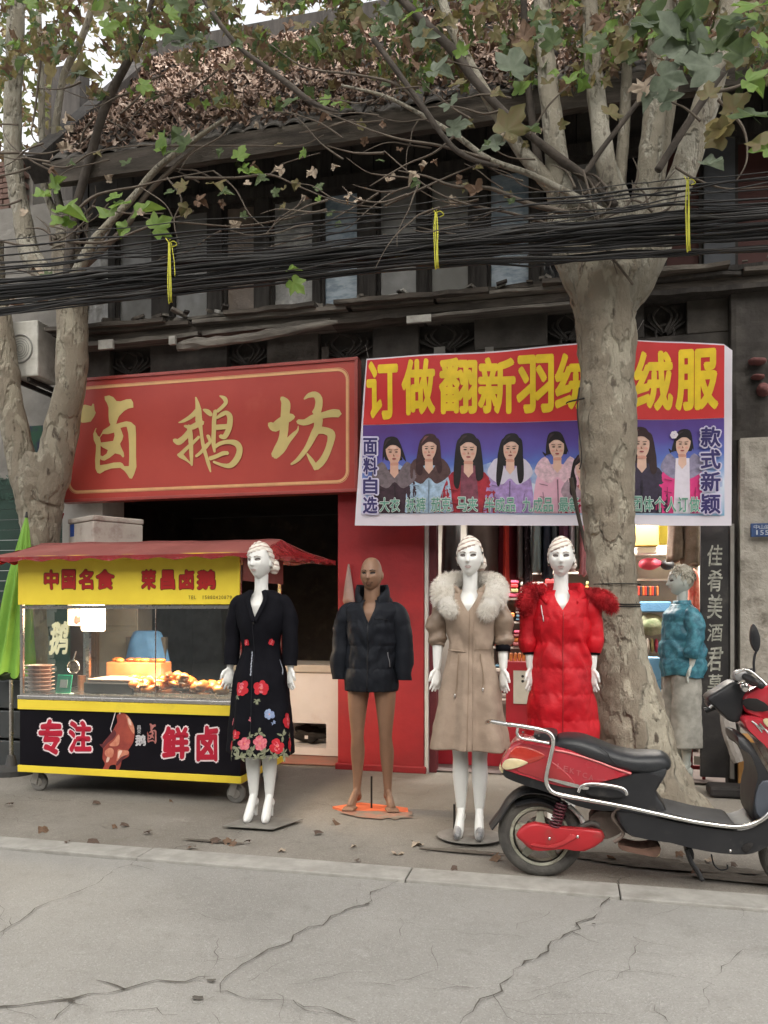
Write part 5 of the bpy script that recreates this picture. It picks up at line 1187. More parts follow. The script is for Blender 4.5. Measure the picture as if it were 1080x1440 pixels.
mb = MB(); mb.tube(catmull([W(1020, 990, 6.2), W(1028, 1040, 6.15), W(1040, 1070, 6.15)], 8), .05, 10, flat=.7, disp=lambda p, t, a: .3*noise.noise(p*15)); o = mb.build('grey_rag', M('grey_rag_cloth', (.25, .23, .21), .9, bump=.4)); tag(o, 'grey rag draped over the stool behind the scooter handlebar', 'rag')
mb = MB(); c = W(1018, 1085, 6.3); mb.bb(c.x-.12, c.x+.3, 6.16, 6.36, .012, .09); o = mb.build('dark_basin', m_dark, bevel=.02); tag(o, 'low dark tub on the pavement under the stool by the stone wall', 'tub')
# lit shop ceiling lamp: two tubes
for k, (x, y) in enumerate(((-.55, 7.9), (.75, 7.6))):
    e = empty('ceiling_lamp', (x, y, 2.60), ['lit ceiling tube over the middle of the clothes shop', 'lit ceiling tube near the right side of the clothes shop'][k], 'lamp', 'ceiling lamps of the clothes shop')
    mb = MB(); mb.bb(x-.5, x+.5, y-.03, y+.03, 2.60, 2.628); mb.build('fixture', m_white, e); mb = MB(); mb.tube([(x-.48, y, 2.575), (x+.48, y, 2.575)], .014, 8); mb.build('tube', M('shop_tube', (1, .97, .92), .4, (1, .97, .92), emit=10), e)
    l = bpy.data.lights.new('shop_light', 'AREA'); l.shape = 'RECTANGLE'; l.size = 1; l.size_y = .06; l.energy = 34; l.color = (1, .95, .87); lo = bpy.data.objects.new('shop_light', l); COL.objects.link(lo); lo.location = (x, y, 2.55)

# ------------------------------------------------------------------ mannequins
def remesh_mb(mb, vox, smooth_it=3):
    me = bpy.data.meshes.new('tmp_body'); me.from_pydata([tuple(p) for p in mb.v], [], mb.f); ob = bpy.data.objects.new('tmp_body', me); COL.objects.link(ob)
    bm = bmesh.new(); bm.from_mesh(me); bmesh.ops.recalc_face_normals(bm, faces=bm.faces); bm.to_mesh(me); bm.free()
    m = ob.modifiers.new('r', 'REMESH'); m.mode = 'VOXEL'; m.voxel_size = vox
    s = ob.modifiers.new('s', 'SMOOTH'); s.iterations = smooth_it; s.factor = .5
    dg = bpy.context.evaluated_depsgraph_get(); dg.update(); m2 = bpy.data.meshes.new_from_object(ob.evaluated_get(dg))
    V = [Vector(v.co) for v in m2.vertices]; F = [list(p.vertices) for p in m2.polygons]
    bpy.data.objects.remove(ob); bpy.data.meshes.remove(me); bpy.data.meshes.remove(m2); return V, F
def gs_(x, s): return exp(-(x/s)**2)
def face_y(x, z, male=False):
    """front surface of the head, head-local metres, origin at the middle of the head; negative y is forward"""
    s = 1.0; hh = .118; hd = .098
    t = max(-1, min(1, z/hh)); hw = .074*(1-(.34 if not male else .20)*max(0, (-t-.15)/.85)**1.5)
    ax = max(1-t*t, 0)**(.41 if t > 0 else .5); q = ax*ax-(x/hw)**2
    y = -hd*(max(q, 0))**.5
    y -= .020*gs_(x, .011)*max(0, min(1, (z+.040)/.012))*max(0, min(1, (.018-z)/.045)) if -.042 < z < .02 else 0
    y -= .009*gs_(x, .013)*gs_(z+.030, .010)
    for sx in (-1, 1):
        y += .014*gs_(x-sx*.030, .016)*gs_(z-.006, .012); y -= .005*gs_(x-sx*.030, .018)*gs_(z-.026, .007)
        y -= .004*gs_(x-sx*.042, .014)*gs_(z+.022, .016)
    y -= .007*gs_(x, .020)*gs_(z+.054, .006); y -= .0065*gs_(x, .016)*gs_(z+.067, .006); y += .003*gs_(x, .018)*gs_(z+.0605, .0025)
    y -= .009*gs_(x, .018)*gs_(z+.093, .014); y += .004*gs_(x, .02)*gs_(z+.078, .006)
    return y
def head_mesh(mb, c, R, male=False, sc=1.0):
    n, m = 56, 48; rings = []; hh = .118; hd = .098
    for i in range(m+1):
        t = -pi/2+pi*i/m; t = max(min(t, pi/2-.02), -pi/2+.02); ring = []
        zz = hh*sin(t); tt = sin(t); ct_ = cos(t)**(.82 if t > 0 else 1.0); hw = .074*(1-(.34 if not male else .20)*max(0, (-tt-.15)/.85)**1.5)
        for j in range(n):
            a = 2*pi*j/n; x = hw*ct_*sin(a)
            y = face_y(x*.999, zz, male) if cos(a) > 0 else hd*ct_*(-cos(a))*(1.0 if tt > -.3 else 1-.35*(-tt-.3))
            ring.append(Vector(c)+R @ (Vector((x, y, zz))*sc))
        rings.append(ring)
    mb.loft(rings, True)
def face_patch(mb, poly, c, R, sc, off=.0012, mi=0, male=False):
    V, F = [], []
    # fan with inner ring so the patch follows the face
    cx = sum(p[0] for p in poly)/len(poly); cz = sum(p[1] for p in poly)/len(poly); n = len(poly)
    for f in (1, .5):
        for p in poly: x = cx+(p[0]-cx)*f; z = cz+(p[1]-cz)*f; V.append(Vector(c)+R @ (Vector((x, face_y(x, z, male)-off, z))*sc))
    V.append(Vector(c)+R @ (Vector((cx, face_y(cx, cz, male)-off, cz))*sc))
    for i in range(n): F.append([i, (i+1) % n, n+(i+1) % n, n+i]); F.append([n+i, n+(i+1) % n, 2*n])
    mb.add(V, F, mi)
def hand(mb, wrist, dirv, side, spread=.1, curl=.35, facing=40, sc=1.0):
    """palm, four fingers and a thumb; side = +1 for a hand on +x"""
    d = Vector(dirv).normalized(); f = Vector((sin(radians(facing))*side, -cos(radians(facing)), 0)) ; f = (f-d*f.dot(d)).normalized(); nrm = d.cross(f)*side   # f: thumb side, nrm: inward
    wr = Vector(wrist)
    mb.tube([wr-d*.03, wr+d*.01, wr+d*.045, wr+d*.085*sc], [.021*sc, .024*sc, .037*sc, .036*sc], 14, flat=.42, up=nrm, round_ends=True)
    for k in range(4):
        o = (1.5-k)*.0185*sc; L = (.070, .080, .074, .058)[k]*sc; b = wr+d*.078*sc+f*o; P = [b-d*.02]; a = 0; dd = d+f*((1.5-k)*spread)
        for s in range(4): P.append(b+dd*L*(s/3)*(1-.05*s)+nrm*(-1)*0+(-nrm if side > 0 else -nrm)*(curl*L*(s/3)**2*.6))
        mb.tube(P, [.0095*sc, .0092*sc, .0088*sc, .008*sc, .0066*sc], 8, round_ends=True)
    b = wr+d*.022*sc+f*.026*sc; mb.tube([b-f*.012, b+f*.016+d*.022, b+f*.026+d*.045, b+f*.024+d*.068-nrm*.01], [.013*sc, .0125*sc, .010*sc, .0075*sc], 8, round_ends=True)
def rowf(rows):
    rows = sorted(rows, key=lambda r: -r[0]); zs = [-r[0] for r in rows]
    P = [Vector((0, 0, 0))]*0
    def f(z):
        i = 0
        while i < len(rows)-2 and z < rows[i+1][0]: i += 1
        r0, r1 = rows[i], rows[i+1]; t = (r0[0]-z)/(r0[0]-r1[0]) if r0[0] != r1[0] else 0; t = max(0, min(1, t))
        ra, rb = rows[max(i-1, 0)], rows[min(i+2, len(rows)-1)]
        out = []
        for k in range(1, len(r0)):
            p0, p1, p2, p3 = ra[k], r0[k], r1[k], rb[k]
            out.append(.5*((2*p1)+(p2-p0)*t+(2*p0-5*p1+4*p2-p3)*t*t+(3*p1-p0-3*p2+p3)*t**3))
        return out
    return f
class Coat:
    """a garment body: rows of (z, rx, ry, cy[, cx]) with folds, quilting and a V neck"""
    def __init__(s, rows, ztop, zbot, fold=.0, nf=7, quilt=None, vneck=0, vw=.5, wr=.008, wsc=7, seed=0, puff=.012, hemz=0, nexp=2.0):
        s.f = rowf(rows); s.zt, s.zb = ztop, zbot; s.fold, s.nf, s.q, s.vn, s.vw, s.wr, s.wsc, s.seed, s.puff, s.hemz, s.ne = fold, nf, quilt, vneck, vw, wr, wsc, seed, puff, hemz, nexp
    def P(s, phi, z, off=0):
        r = s.f(z); rx, ry, cy = r[0], r[1], r[2]; cx = r[3] if len(r) > 3 else 0
        t = (s.zt-z)/(s.zt-s.zb); d = 0
        d += s.fold*max(0, t-.30)*(sin(s.nf*phi+s.seed+1.5*sin(phi*2))*.7+.6*noise.noise(Vector((phi*2.2, z*1.2, s.seed+7))))
        d += s.wr*.55*sin((z*34+3*sin(phi*1.5+s.seed)+6*noise.noise(Vector((sin(phi)*2, cos(phi)*2, z*3)))))*exp(-((z-1.14)/.10)**2)
        d += s.wr*noise.fractal(Vector((sin(phi)*rx*s.wsc*1.2+s.seed, cos(phi)*ry*s.wsc*1.2, z*s.wsc)), 1, 2, 3)
        if s.q:
            k = (z-s.zb)/s.q; fr = k-math.floor(k); d += s.puff*(abs(sin(pi*fr))**.55-.6)
            d += .0025*sin(phi*23+math.floor(k)*2)*(1-abs(sin(pi*fr)))
        sx, cxx = sin(phi), cos(phi); e = 2/s.ne
        ux = math.copysign(abs(sx)**e, sx); uy = math.copysign(abs(cxx)**e, cxx)
        return Vector((cx+(rx+d+off)*ux, cy-(ry+d+off)*uy, z))
    def mesh(s, mb, nu=96, nv=110, mi=0, thick=.006):
        V = []; F = []
        for j in range(nv+1):
            t = j/nv
            for i in range(nu):
                phi = 2*pi*i/nu; ph = (phi+pi) % (2*pi)-pi
                top = s.zt-s.vn*max(0, 1-abs(ph)/s.vw)
                bot = s.zb+s.hemz*sin(phi*3+s.seed)
                z = top+(bot-top)*t; V.append(s.P(ph, z))
        for j in range(nv):
            for i in range(nu): a = j*nu+i; b = j*nu+(i+1) % nu; F.append([a, b, b+nu, a+nu])
        mb.add(V, F, mi); return mb
def sleeve(mb, path, rad, seed=0, rings_n=46, n=24, puff=0, step=.07, wr=.10, cuff=None, flat=1.0):
    P = catmull(path, rings_n); R = [interp([i/(len(rad)-1) for i in range(len(rad))], rad, i/rings_n) for i in range(rings_n+1)]
    L = sum((P[i+1]-P[i]).length for i in range(rings_n))
    def dsp(p, t, a):
        d = wr*noise.fractal(p*13+Vector((seed, 0, 0)), 1, 2, 3)+wr*.6*sin(t*L/step*2*pi*.5+a+2*sin(a))
        if puff: d += puff*(abs(sin(pi*t*L/step))**.5-.6)
        return d
    mb.tube(P, R, n, cap=True, disp=dsp, flat=flat); return mb
def limb(mb, pts, n=16, flat=1.0): mb.tube(catmull([p[0] for p in pts], 14), [interp([i/(len(pts)-1) for i in range(len(pts))], [p[1] for p in pts], k/14) for k in range(15)], n, round_ends=True, flat=flat)
m_skinw = M('white_mannequin', (.74, .74, .71), .32, (.68, .68, .66), 3, spec=.5, bump=.03)
m_skint = M('tan_mannequin', (.25, .140, .086), .5, (.20, .112, .07), 5)
m_lash = M('painted_eye', (.07, .055, .05), .5, (.16, .13, .12), 60); m_lip = M('painted_lip', (.52, .36, .34), .4); m_brow = M('painted_brow', (.42, .36, .32), .6)
def Rz(a): return Matrix.Rotation(a, 3, 'Z')
def build_head(root, bodymb_list, c, yaw, tilt, male, skin, sc=1.0, hair='cap', seed=0):
    R = Rz(yaw) @ Matrix.Rotation(tilt, 3, 'X'); mb = MB(); head_mesh(mb, c, R, male, sc)
    for sx in (-1, 1): mb.ball(Vector(c)+R @ Vector((sx*.073*sc, .012, -.008)), (.010, .018, .030), 10, 8, R=R @ Matrix.Rotation(-.2, 3, 'X'))
    bodymb_list.append((mb.v, mb.f))
    e = MB()
    for sx in (-1, 1):
        face_patch(e, [(sx*(.031+.0165*cos(a)), .005+.0068*sin(a)+(.004 if sin(a) > 0 else 0)+.002*cos(a)) for a in [2*pi*i/14 for i in range(14)]], c, R, sc, male=male)
    e.build('painted_eyes', m_lash if not male else M('dark_eye', (.018, .012, .009), .5), root, local=True, smooth=True)
    e = MB()
    for sx in (-1, 1): face_patch(e, [(sx*.012, .0185), (sx*.030, .0255), (sx*.049, .021), (sx*.049, .0245), (sx*.030, .0325), (sx*.012, .0255)], c, R, sc, male=male)
    e.build('painted_brows', m_brow if not male else M('dark_brow', (.03, .018, .012), .6), root, local=True, smooth=True)
    e = MB(); face_patch(e, [(-.021, -.060), (-.010, -.0535), (0, -.055), (.010, -.0535), (.021, -.060), (.010, -.069), (0, -.0705), (-.010, -.069)], c, R, sc, male=male)
    e.build('painted_lips', m_lip if not male else M('brown_lip', (.20, .09, .06), .5), root, local=True, smooth=True)
    if hair == 'cap':
        h = MB(); n, m = 60, 44; V = []; F = []; idx = {}
        for i in range(m+1):
            t = -pi/2+pi*i/m
            for j in range(n):
                a = 2*pi*j/n; d = Vector((cos(t)*sin(a), -cos(t)*cos(a), sin(t)))
                # hairline: high and slanting over the forehead, low at the nape
                edge = .42+.22*d.x if d.y < 0 else -.45
                edge = edge*(1-max(0, min(1, (d.y+.35)/.5)))+(-.40)*max(0, min(1, (d.y+.35)/.5))
                r = 1.085+.028*sin(30*(d.z*.95+d.x*.32+.30*d.y)+seed)+.05*max(0, d.y)*(1-abs(d.z))
                p = Vector((d.x*.076*r, d.y*.100*r, d.z*.120*r)); p.z = max(p.z, .116*edge-.004) if d.z < edge else p.z
                if d.z < edge-.13: continue
                if d.z < edge: p = Vector((d.x*.071, d.y*.094, edge*.115))
                idx[(i, j)] = len(V); V.append(Vector(c)+R @ (p*sc))
        for i in range(m):
            for j in range(n):
                k = [(i, j), (i, (j+1) % n), (i+1, (j+1) % n), (i+1, j)]
                if all(q in idx for q in k): F.append([idx[q] for q in k])
        h.add(V, F); h.build('sculpted_hair', m_hair, root, local=True, smooth=True)
        b = MB(); b.ball(Vector(c)+R @ Vector((.055, .075, -.035)), (.038, .045, .05), 18, 12, R=R, disp=lambda o: .06*sin(o.z*150+o.x*90)); b.build('hair_bun', m_hair, root, local=True, smooth=True)
    return R
def hair_mat():
    m = bpy.data.materials.new('cream_striped_hair'); m.use_nodes = True; t = m.node_tree; N = t.nodes; L = t.links; b = N['Principled BSDF']
    tc = N.new('ShaderNodeTexCoord'); w_ = N.new('ShaderNodeTexWave'); w_.inputs['Scale'].default_value = 9.5; w_.inputs['Distortion'].default_value = 2.0; w_.bands_direction = 'Z'
    mp = N.new('ShaderNodeMapping'); mp.inputs['Rotation'].default_value = (.3, .32, 0); L.new(tc.outputs['Object'], mp.inputs[0]); L.new(mp.outputs[0], w_.inputs[0])
    r = N.new('ShaderNodeValToRGB'); L.new(w_.outputs['Fac'], r.inputs[0]); r.color_ramp.elements[0].color = (.34, .24, .20, 1); r.color_ramp.elements[1].color = (.72, .67, .60, 1); r.color_ramp.elements[1].position = .42
    L.new(r.outputs[0], b.inputs['Base Color']); b.inputs['Roughness'].default_value = .5; return m
m_hair = hair_mat()
def finish_body(root, parts, skin, name='body'):
    mb = MB()
    for v, f in parts: mb.add(v, f)
    return mb.build(name, skin, root, local=True, smooth=True)
def heel_foot(mb, ank, toe, boot=False):
    ank, toe = Vector(ank), Vector(toe); d = (toe-ank); ball_ = ank+d*.68; ball_.z = toe.z+.012
    mb.tube(catmull([ank+Vector((0, .012, .02)), ank+d*.28+Vector((0, 0, -.005)), ball_, toe], 10), [.033, .033, .032, .033, .035, .037, .038, .037, .034, .027, .018], 14, flat=.78, up=(1, 0, 0), round_ends=True)
    mb.ball(ank+Vector((0, .03, -.045)), (.026, .030, .035), 12, 8)
    hl = ank+Vector((0, .045, -.06)); mb.tube([hl+Vector((0, -.01, .02)), Vector((hl.x, hl.y+.004, .006+toe.z-.022))], [.019, .011], 10)
def fur(name, paths, mat, root, count, ln=(.03, .055), seed=0, base_disp=.15, n=12):
    """paths: list of (points, radii): tubes of fur with thousands of fine hairs"""
    rnd = random.Random(seed); mb = MB(); hb = MB()
    for pts, rad in paths:
        P = catmull(pts, 30); R = [interp([i/(len(rad)-1) for i in range(len(rad))], rad, i/30) for i in range(31)]
        mb.tube(P, [r*.88 for r in R], 20, round_ends=True, disp=lambda p, t, a: base_disp*noise.noise(p*30)+.05*noise.noise(p*90))
        cn = int(count/len(paths))
        for k in range(cn):
            u = rnd.random()*30; i = min(int(u), 29); c = P[i].lerp(P[i+1], u-i); T = (P[i+1]-P[i]).normalized(); r = R[i]
            q = Vector((rnd.gauss(0, 1), rnd.gauss(0, 1), rnd.gauss(0, 1))); q = (q-T*q.dot(T))
            if i < 3 or i > 26: q += T*(-1 if i < 3 else 1)*abs(rnd.gauss(0, .8))
            q.normalize(); b0 = c+q*r*.80; L_ = rnd.uniform(*ln); fl = (q*.8+Vector((0, 0, -.65))+T*(.35+.5*noise.noise(c*20+q*2))+Vector((rnd.gauss(0, .10), rnd.gauss(0, .10), rnd.gauss(0, .10)))).normalized()
            side = fl.cross(Vector((rnd.gauss(0, 1), rnd.gauss(0, 1), rnd.gauss(0, 1)))).normalized()*rnd.uniform(.0005, .0010)
            m_ = b0+q*L_*.45+fl*L_*.15; e = b0+q*L_*.5+fl*L_*.65
            hb.add([b0-side, b0+side, m_+side*.8, m_-side*.8, e], [(0, 1, 2, 3), (3, 2, 4)])
    b = mb.build(name, mat, root, local=True, smooth=True)
    h = hb.build('fur_hairs', mat, b, local=True); h['kind'] = 'stuff'; return b

def female(pos, rz, label, group=None, head_yaw=0, head_tilt=0, arm=(.205, .215), elbow_z=1.22, wrist_z=1.03, feet='heel', leg_gap=.062, hair='cap', skin=None, face=40, sc=1.0):
    skin = skin or m_skinw
    root = empty('mannequin', pos, label, 'mannequin', group, rz); root.scale = (sc,)*3
    parts = []
    tb = MB()
    tb.tube([(0, .01, .95), (0, .012, 1.05), (0, 0, 1.15), (0, -.004, 1.30), (0, .005, 1.39), (0, .012, 1.44), (0, .012, 1.48)], [.135, .12, .105, .128, .138, .105, .055], 24, flat=.66, up=(0, 1, 0))
    tb.tube([(0, .014, 1.44), (0, .008, 1.52), (0, .012, 1.61)], [.058, .044, .046], 18)
    for sx in (-1, 1):
        limb(tb, [((sx*.11, .01, 1.42), .034), ((sx*.150, .012, 1.385), .034), ((sx*arm[0], .015, elbow_z), .032)])
        limb(tb, [((sx*.082, 0, .95), .085), ((sx*.075, -.01, .72), .066), ((sx*leg_gap, -.008, .50), .046), ((sx*leg_gap, .008, .37), .051), ((sx*leg_gap*.98, .012, .26), .039), ((sx*leg_gap*.95, .012, .16), .028)])
    parts.append(remesh_mb(tb, .008, 4))
    for sx in (-1, 1):
        hb = MB(); P0 = Vector((sx*arm[0], .015, elbow_z)); P1 = Vector((sx*arm[1], -.015, wrist_z)); limb(hb, [(P0, .034), (P0.lerp(P1, .3), .035), (P1, .0225)]); hand(hb, P1, P1-P0+Vector((0, -.03, -.02)), sx, facing=face)
        parts.append(remesh_mb(hb, .0032, 3))
        fb_ = MB(); a = Vector((sx*leg_gap*.95, .012, .16)); limb(fb_, [(a+Vector((0, 0, .10)), .033), (a+Vector((0, 0, .03)), .0285), (a, .028)]); heel_foot(fb_, a-Vector((0, 0, .01)), (sx*(leg_gap+.006), -.125, .028)); parts.append(remesh_mb(fb_, .0045, 3))
    R = build_head(root, parts, (0, -.012, 1.688), head_yaw, head_tilt, False, skin, 1.0, hair)
    finish_body(root, parts, skin); return root
m_plate = M('worn_grey_plate', (.21, .20, .18), .6, (.15, .14, .125), 9, spec=.4)
def base_plate(root, pts, z=.014, rod=None, mat=None):
    mb = MB(); V = [Vector((x, y, zz)) for zz in (.002, .002+z) for x, y in pts]; n = len(pts)
    mb.add(V, [list(range(n))[::-1], list(range(n, 2*n))]+[[i, (i+1) % n, n+(i+1) % n, n+i] for i in range(n)]); mb.build('base_plate', mat or m_steel, root, local=True)
    if rod: mb = MB(); mb.tube([(rod[0], rod[1], .01), (rod[0], rod[1], rod[2])], .007, 8); mb.build('support_rod', M('dark_rod', (.05, .045, .04), .4, metal=.8), root, local=True)

# --- black floral dress mannequin
def to(px, py): return G(px, py)
g0 = to(367, 1157)
mn = female((g0.x, g0.y, .02), radians(4), 'white mannequin in a black dress with red flowers and white heeled boots', head_yaw=radians(-14), arm=(.195, .205), elbow_z=1.20, wrist_z=1.00, leg_gap=.056)
m_blackc = M('black_cloth', (.0045, .0045, .007), .85, (.007, .007, .010), 8, bump=.3, bscale=30, spec=.12)
dress = Coat([(1.50, .085, .075, .012), (1.47, .135, .09, .012), (1.44, .165, .10, .01), (1.38, .17, .112, .0), (1.28, .155, .12, -.008), (1.12, .125, .10, 0), (.95, .175, .135, .005), (.75, .20, .15, .005), (.44, .225, .17, 0)], 1.50, .44, fold=.035, nf=7, vneck=.20, vw=.42, wr=.006, hemz=.008)
mb = dress.mesh(MB()); mb.build('dress', m_blackc, mn, local=True, smooth=True).modifiers.new('t', 'SOLIDIFY').thickness = -.006
for sx in (-1, 1):
    mb = MB(); sleeve(mb, [(sx*.09, .012, 1.437), (sx*.15, .012, 1.41), (sx*.185, .012, 1.31), (sx*.196, .006, 1.15), (sx*.197, -.01, 1.01)], [.030, .054, .056, .054, .050, .050], seed=sx*3, wr=.07); mb.build('sleeve', m_blackc, mn, local=True, smooth=True)
m_fl = [M('flower_red', (.48, .010, .022), .7, (.42, .01, .02), 60), M('flower_pink', (.66, .22, .25), .7, (.5, .06, .1), 60), M('leaf_cream', (.27, .27, .18), .8, (.14, .16, .10), 60), M('flower_blue', (.28, .36, .52), .7, (.16, .2, .36), 60), M('flower_core', (.75, .25, .15), .7)]
def flower(phi, z, r, mi, kind=0, seed=0):
    rnd = random.Random(seed); V, F, Mi = [], [], []; mb = MB(); rr = dress.f(z)[0]
    def put(pts, m, o):
        P = [dress.P(phi+dx/rr, z+dz, o) for dx, dz in pts]; mb.add(P, [list(range(len(P)))], m)
    if kind == 0:
        for ring, rad, ps, n in ((0, .66, .50, 7), (1, .38, .38, 6), (2, .12, .24, 4)):
            for k in range(n):
                a = 2*pi*k/n+rnd.random()+ring; cx, cz = r*rad*cos(a), r*rad*sin(a); s = r*ps*rnd.uniform(.8, 1.1)
                put([(cx+s*cos(q)*.9, cz+s*sin(q)) for q in [2*pi*i/9 for i in range(9)]], (mi, 4 if ring == 2 else mi)[0] if k % 3 else (1 if mi == 0 and ring > 0 else mi), .0045+.0012*ring+.0004*k)
        put([(r*.14*cos(q), r*.14*sin(q)) for q in [2*pi*i/8 for i in range(8)]], 4, .0105)
    else:
        for k in range(7):
            a = rnd.uniform(0, 2*pi); L = r*rnd.uniform(.5, 1.15); w_ = L*.17; ca, sa = cos(a), sin(a)
            put([(u*ca-v_*sa, u*sa+v_*ca) for u, v_ in ((0, 0), (L*.4, w_), (L*.8, w_*.7), (L, 0), (L*.8, -w_*.7), (L*.4, -w_))], mi if kind == 1 else 2, .003+.0003*k)
    mb.build('flower' if kind != 1 or mi != 2 else 'leaf_sprig', m_fl, mn, local=True)
rz_ = 0
for k, (px, py, r, mi, kd) in enumerate([(344, 904, .020, 0, 0), (376, 904, .022, 0, 0), (341, 968, .046, 0, 0), (367, 968, .046, 0, 0), (334, 980, .03, 2, 1), (362, 984, .028, 2, 1), (396, 1016, .044, 0, 0), (378, 1005, .032, 3, 0), (383, 1018, .02, 3, 1), (325, 1016, .022, 1, 0),
      (353, 1012, .018, 1, 1), (336, 1032, .028, 0, 0), (347, 1045, .036, 1, 0), (368, 1044, .042, 1, 0), (387, 1050, .042, 0, 0), (400, 1050, .040, 0, 0), (324, 1050, .034, 0, 0), (339, 1050, .06, 2, 1), (358, 1056, .055, 2, 1), (375, 1058, .055, 2, 1), (393, 1060, .055, 2, 1), (328, 1062, .045, 2, 1),
      (349, 1058, .05, 2, 1), (366, 1030, .045, 2, 1), (392, 1036, .04, 2, 1), (403, 1062, .04, 2, 1), (352, 1035, .04, 2, 1), (384, 1062, .05, 2, 1), (332, 1040, .04, 2, 1), (343, 1064, .05, 2, 1), (366, 1064, .05, 2, 1), (406, 1040, .03, 2, 1)]):
    p = W(px, py, g0.y-.14); z = p.z-.02; rx = dress.f(z)[0]; sx = max(-.97, min(.97, (p.x-g0.x)/rx)); flower(math.asin(sx)-radians(4), z, r, mi, kd, k)
# placket and belt ribbon with grey lace
mb = MB()
for px, y0, y1 in ((353, 918, 948), (391, 930, 948)):
    for k in range(9):
        p = W(px, y0+(y1-y0)*k/8, g0.y-.1); z = p.z-.02; sx = (p.x-g0.x)/dress.f(z)[0]; ph = math.asin(max(-.95, min(.95, sx))); mb.add([dress.P(ph+.03*cos(q)+.01*(k % 2), z+.010*sin(q), .004) for q in [2*pi*i/6 for i in range(6)]], [list(range(6))])
mb.build('lace_trim', M('grey_lace', (.34, .36, .42), .8), mn, local=True)
mb = MB()
for j in range(24):
    z = 1.29-.85*j/24; z2 = 1.29-.85*(j+1)/24; mb.add([dress.P(-.10, z, .004), dress.P(-.085, z, .004), dress.P(-.085, z2, .004), dress.P(-.10, z2, .004)], [(0, 1, 2, 3)])
mb.build('placket_edge', M('black_satin', (.02, .02, .026), .4), mn, local=True)
mb = MB(); mb.ball(dress.P(-.05, 1.285, .006), (.008, .004, .008), 10, 6); mb.build('button', m_dark, mn, local=True)
mb = MB()   # black lapels crossing over the neck opening
for sx in (-1, 1):
    P = [dress.P(sx*.42, 1.495, .006), dress.P(sx*.34, 1.44, .008), dress.P(sx*.2, 1.37, .008), dress.P(sx*.02, 1.295, .008)]
    mb.tube(catmull(P, 12), [.016]*13, 8, flat=.4)
mb.build('lapel', m_blackc, mn, local=True, smooth=True)
base_plate(mn, [(-.19, -.20), (.15, -.22), (.27, .04), (-.10, .06)], .004, (.03, .06, .3), m_plate)

# --- beige parka mannequin
g1 = to(661, 1180)
mn = female((g1.x, g1.y, .02), radians(2), 'white mannequin in a beige coat with a big cream fur collar', head_yaw=radians(-3), arm=(.195, .200), elbow_z=1.22, wrist_z=1.02, leg_gap=.058, face=35)
m_bg = M('beige_cotton', (.31, .235, .178), .8, (.26, .195, .148), 9, bump=.45, bscale=14, dist=.015)
m_bgs = M('beige_satin_sleeve', (.27, .20, .148), .42, (.20, .148, .11), 9, bump=.5, bscale=18, dist=.01)
pk = Coat([(1.49, .09, .08, .012), (1.46, .14, .10, .01), (1.42, .165, .112, .005), (1.33, .165, .125, -.005), (1.20, .140, .115, 0), (1.12, .135, .11, 0), (1.02, .16, .13, 0), (.85, .195, .155, 0), (.54, .245, .19, 0)], 1.49, .54, fold=.045, nf=6, vneck=.13, vw=.5, wr=.013, wsc=5, seed=2, hemz=.006)
mb = pk.mesh(MB()); mb.build('coat', m_bg, mn, local=True, smooth=True).modifiers.new('t', 'SOLIDIFY').thickness = -.006
for sx in (-1, 1):
    mb = MB(); sleeve(mb, [(sx*.10, .01, 1.435), (sx*.155, .01, 1.405), (sx*.193, .012, 1.31), (sx*.200, .01, 1.21), (sx*.198, .005, 1.155)], [.035, .058, .063, .066, .060, .046], seed=sx*5+1, wr=.20, step=.05); mb.build('sleeve', m_bgs, mn, local=True, smooth=True)
mb = MB(); mb.tube([(.198, .005, 1.165), (.199, .0, 1.12)], [.045, .043], 20); mb.build('black_cuff', m_blackc, mn, local=True, smooth=True)
mb = MB(); mb.tube([(-.198, .005, 1.165), (-.199, .0, 1.15)], [.045, .043], 20); mb.build('cuff', m_bgs, mn, local=True, smooth=True)
def seam(root, coat, pts, mat, r=.0028, name='seam', off=.002):
    mb = MB(); P = []
    for a, b in zip(pts[:-1], pts[1:]):
        for k in range(10): ph = a[0]+(b[0]-a[0])*k/10; z = a[1]+(b[1]-a[1])*k/10; P.append(coat.P(ph, z, off))
    P.append(coat.P(pts[-1][0], pts[-1][1], off)); mb.tube(P, r, 6); return mb.build(name, mat, root, local=True, smooth=True)
m_seam = M('beige_seam_dark', (.24, .17, .115), .8)  # darker beige for the seams and drawcords
seam(mn, pk, [(.06, 1.37), (.03, 1.15), (.0, .55)], m_seam, .0022, 'front_seam'); seam(mn, pk, [(.20, 1.40), (.20, 1.14), (.12, .55)], m_bg, .003, 'placket_fold')
seam(mn, pk, [(-1.3, 1.13), (-.5, 1.125), (-.12, 1.12)], m_bg, .005, 'waist_casing'); seam(mn, pk, [(.3, 1.135), (.9, 1.135), (1.3, 1.13)], m_seam, .002, 'waist_seam')
for ph, z1 in ((-.42, .86), (.50, .90)):
    seam(mn, pk, [(ph, 1.11), (ph+.02, 1.0), (ph-.02, z1)], m_seam, .0028, 'drawcord', .006); mb = MB(); mb.ball(pk.P(ph-.02, z1, .008), (.007, .007, .014), 8, 6); mb.build('cord_end', m_steel, mn, local=True)
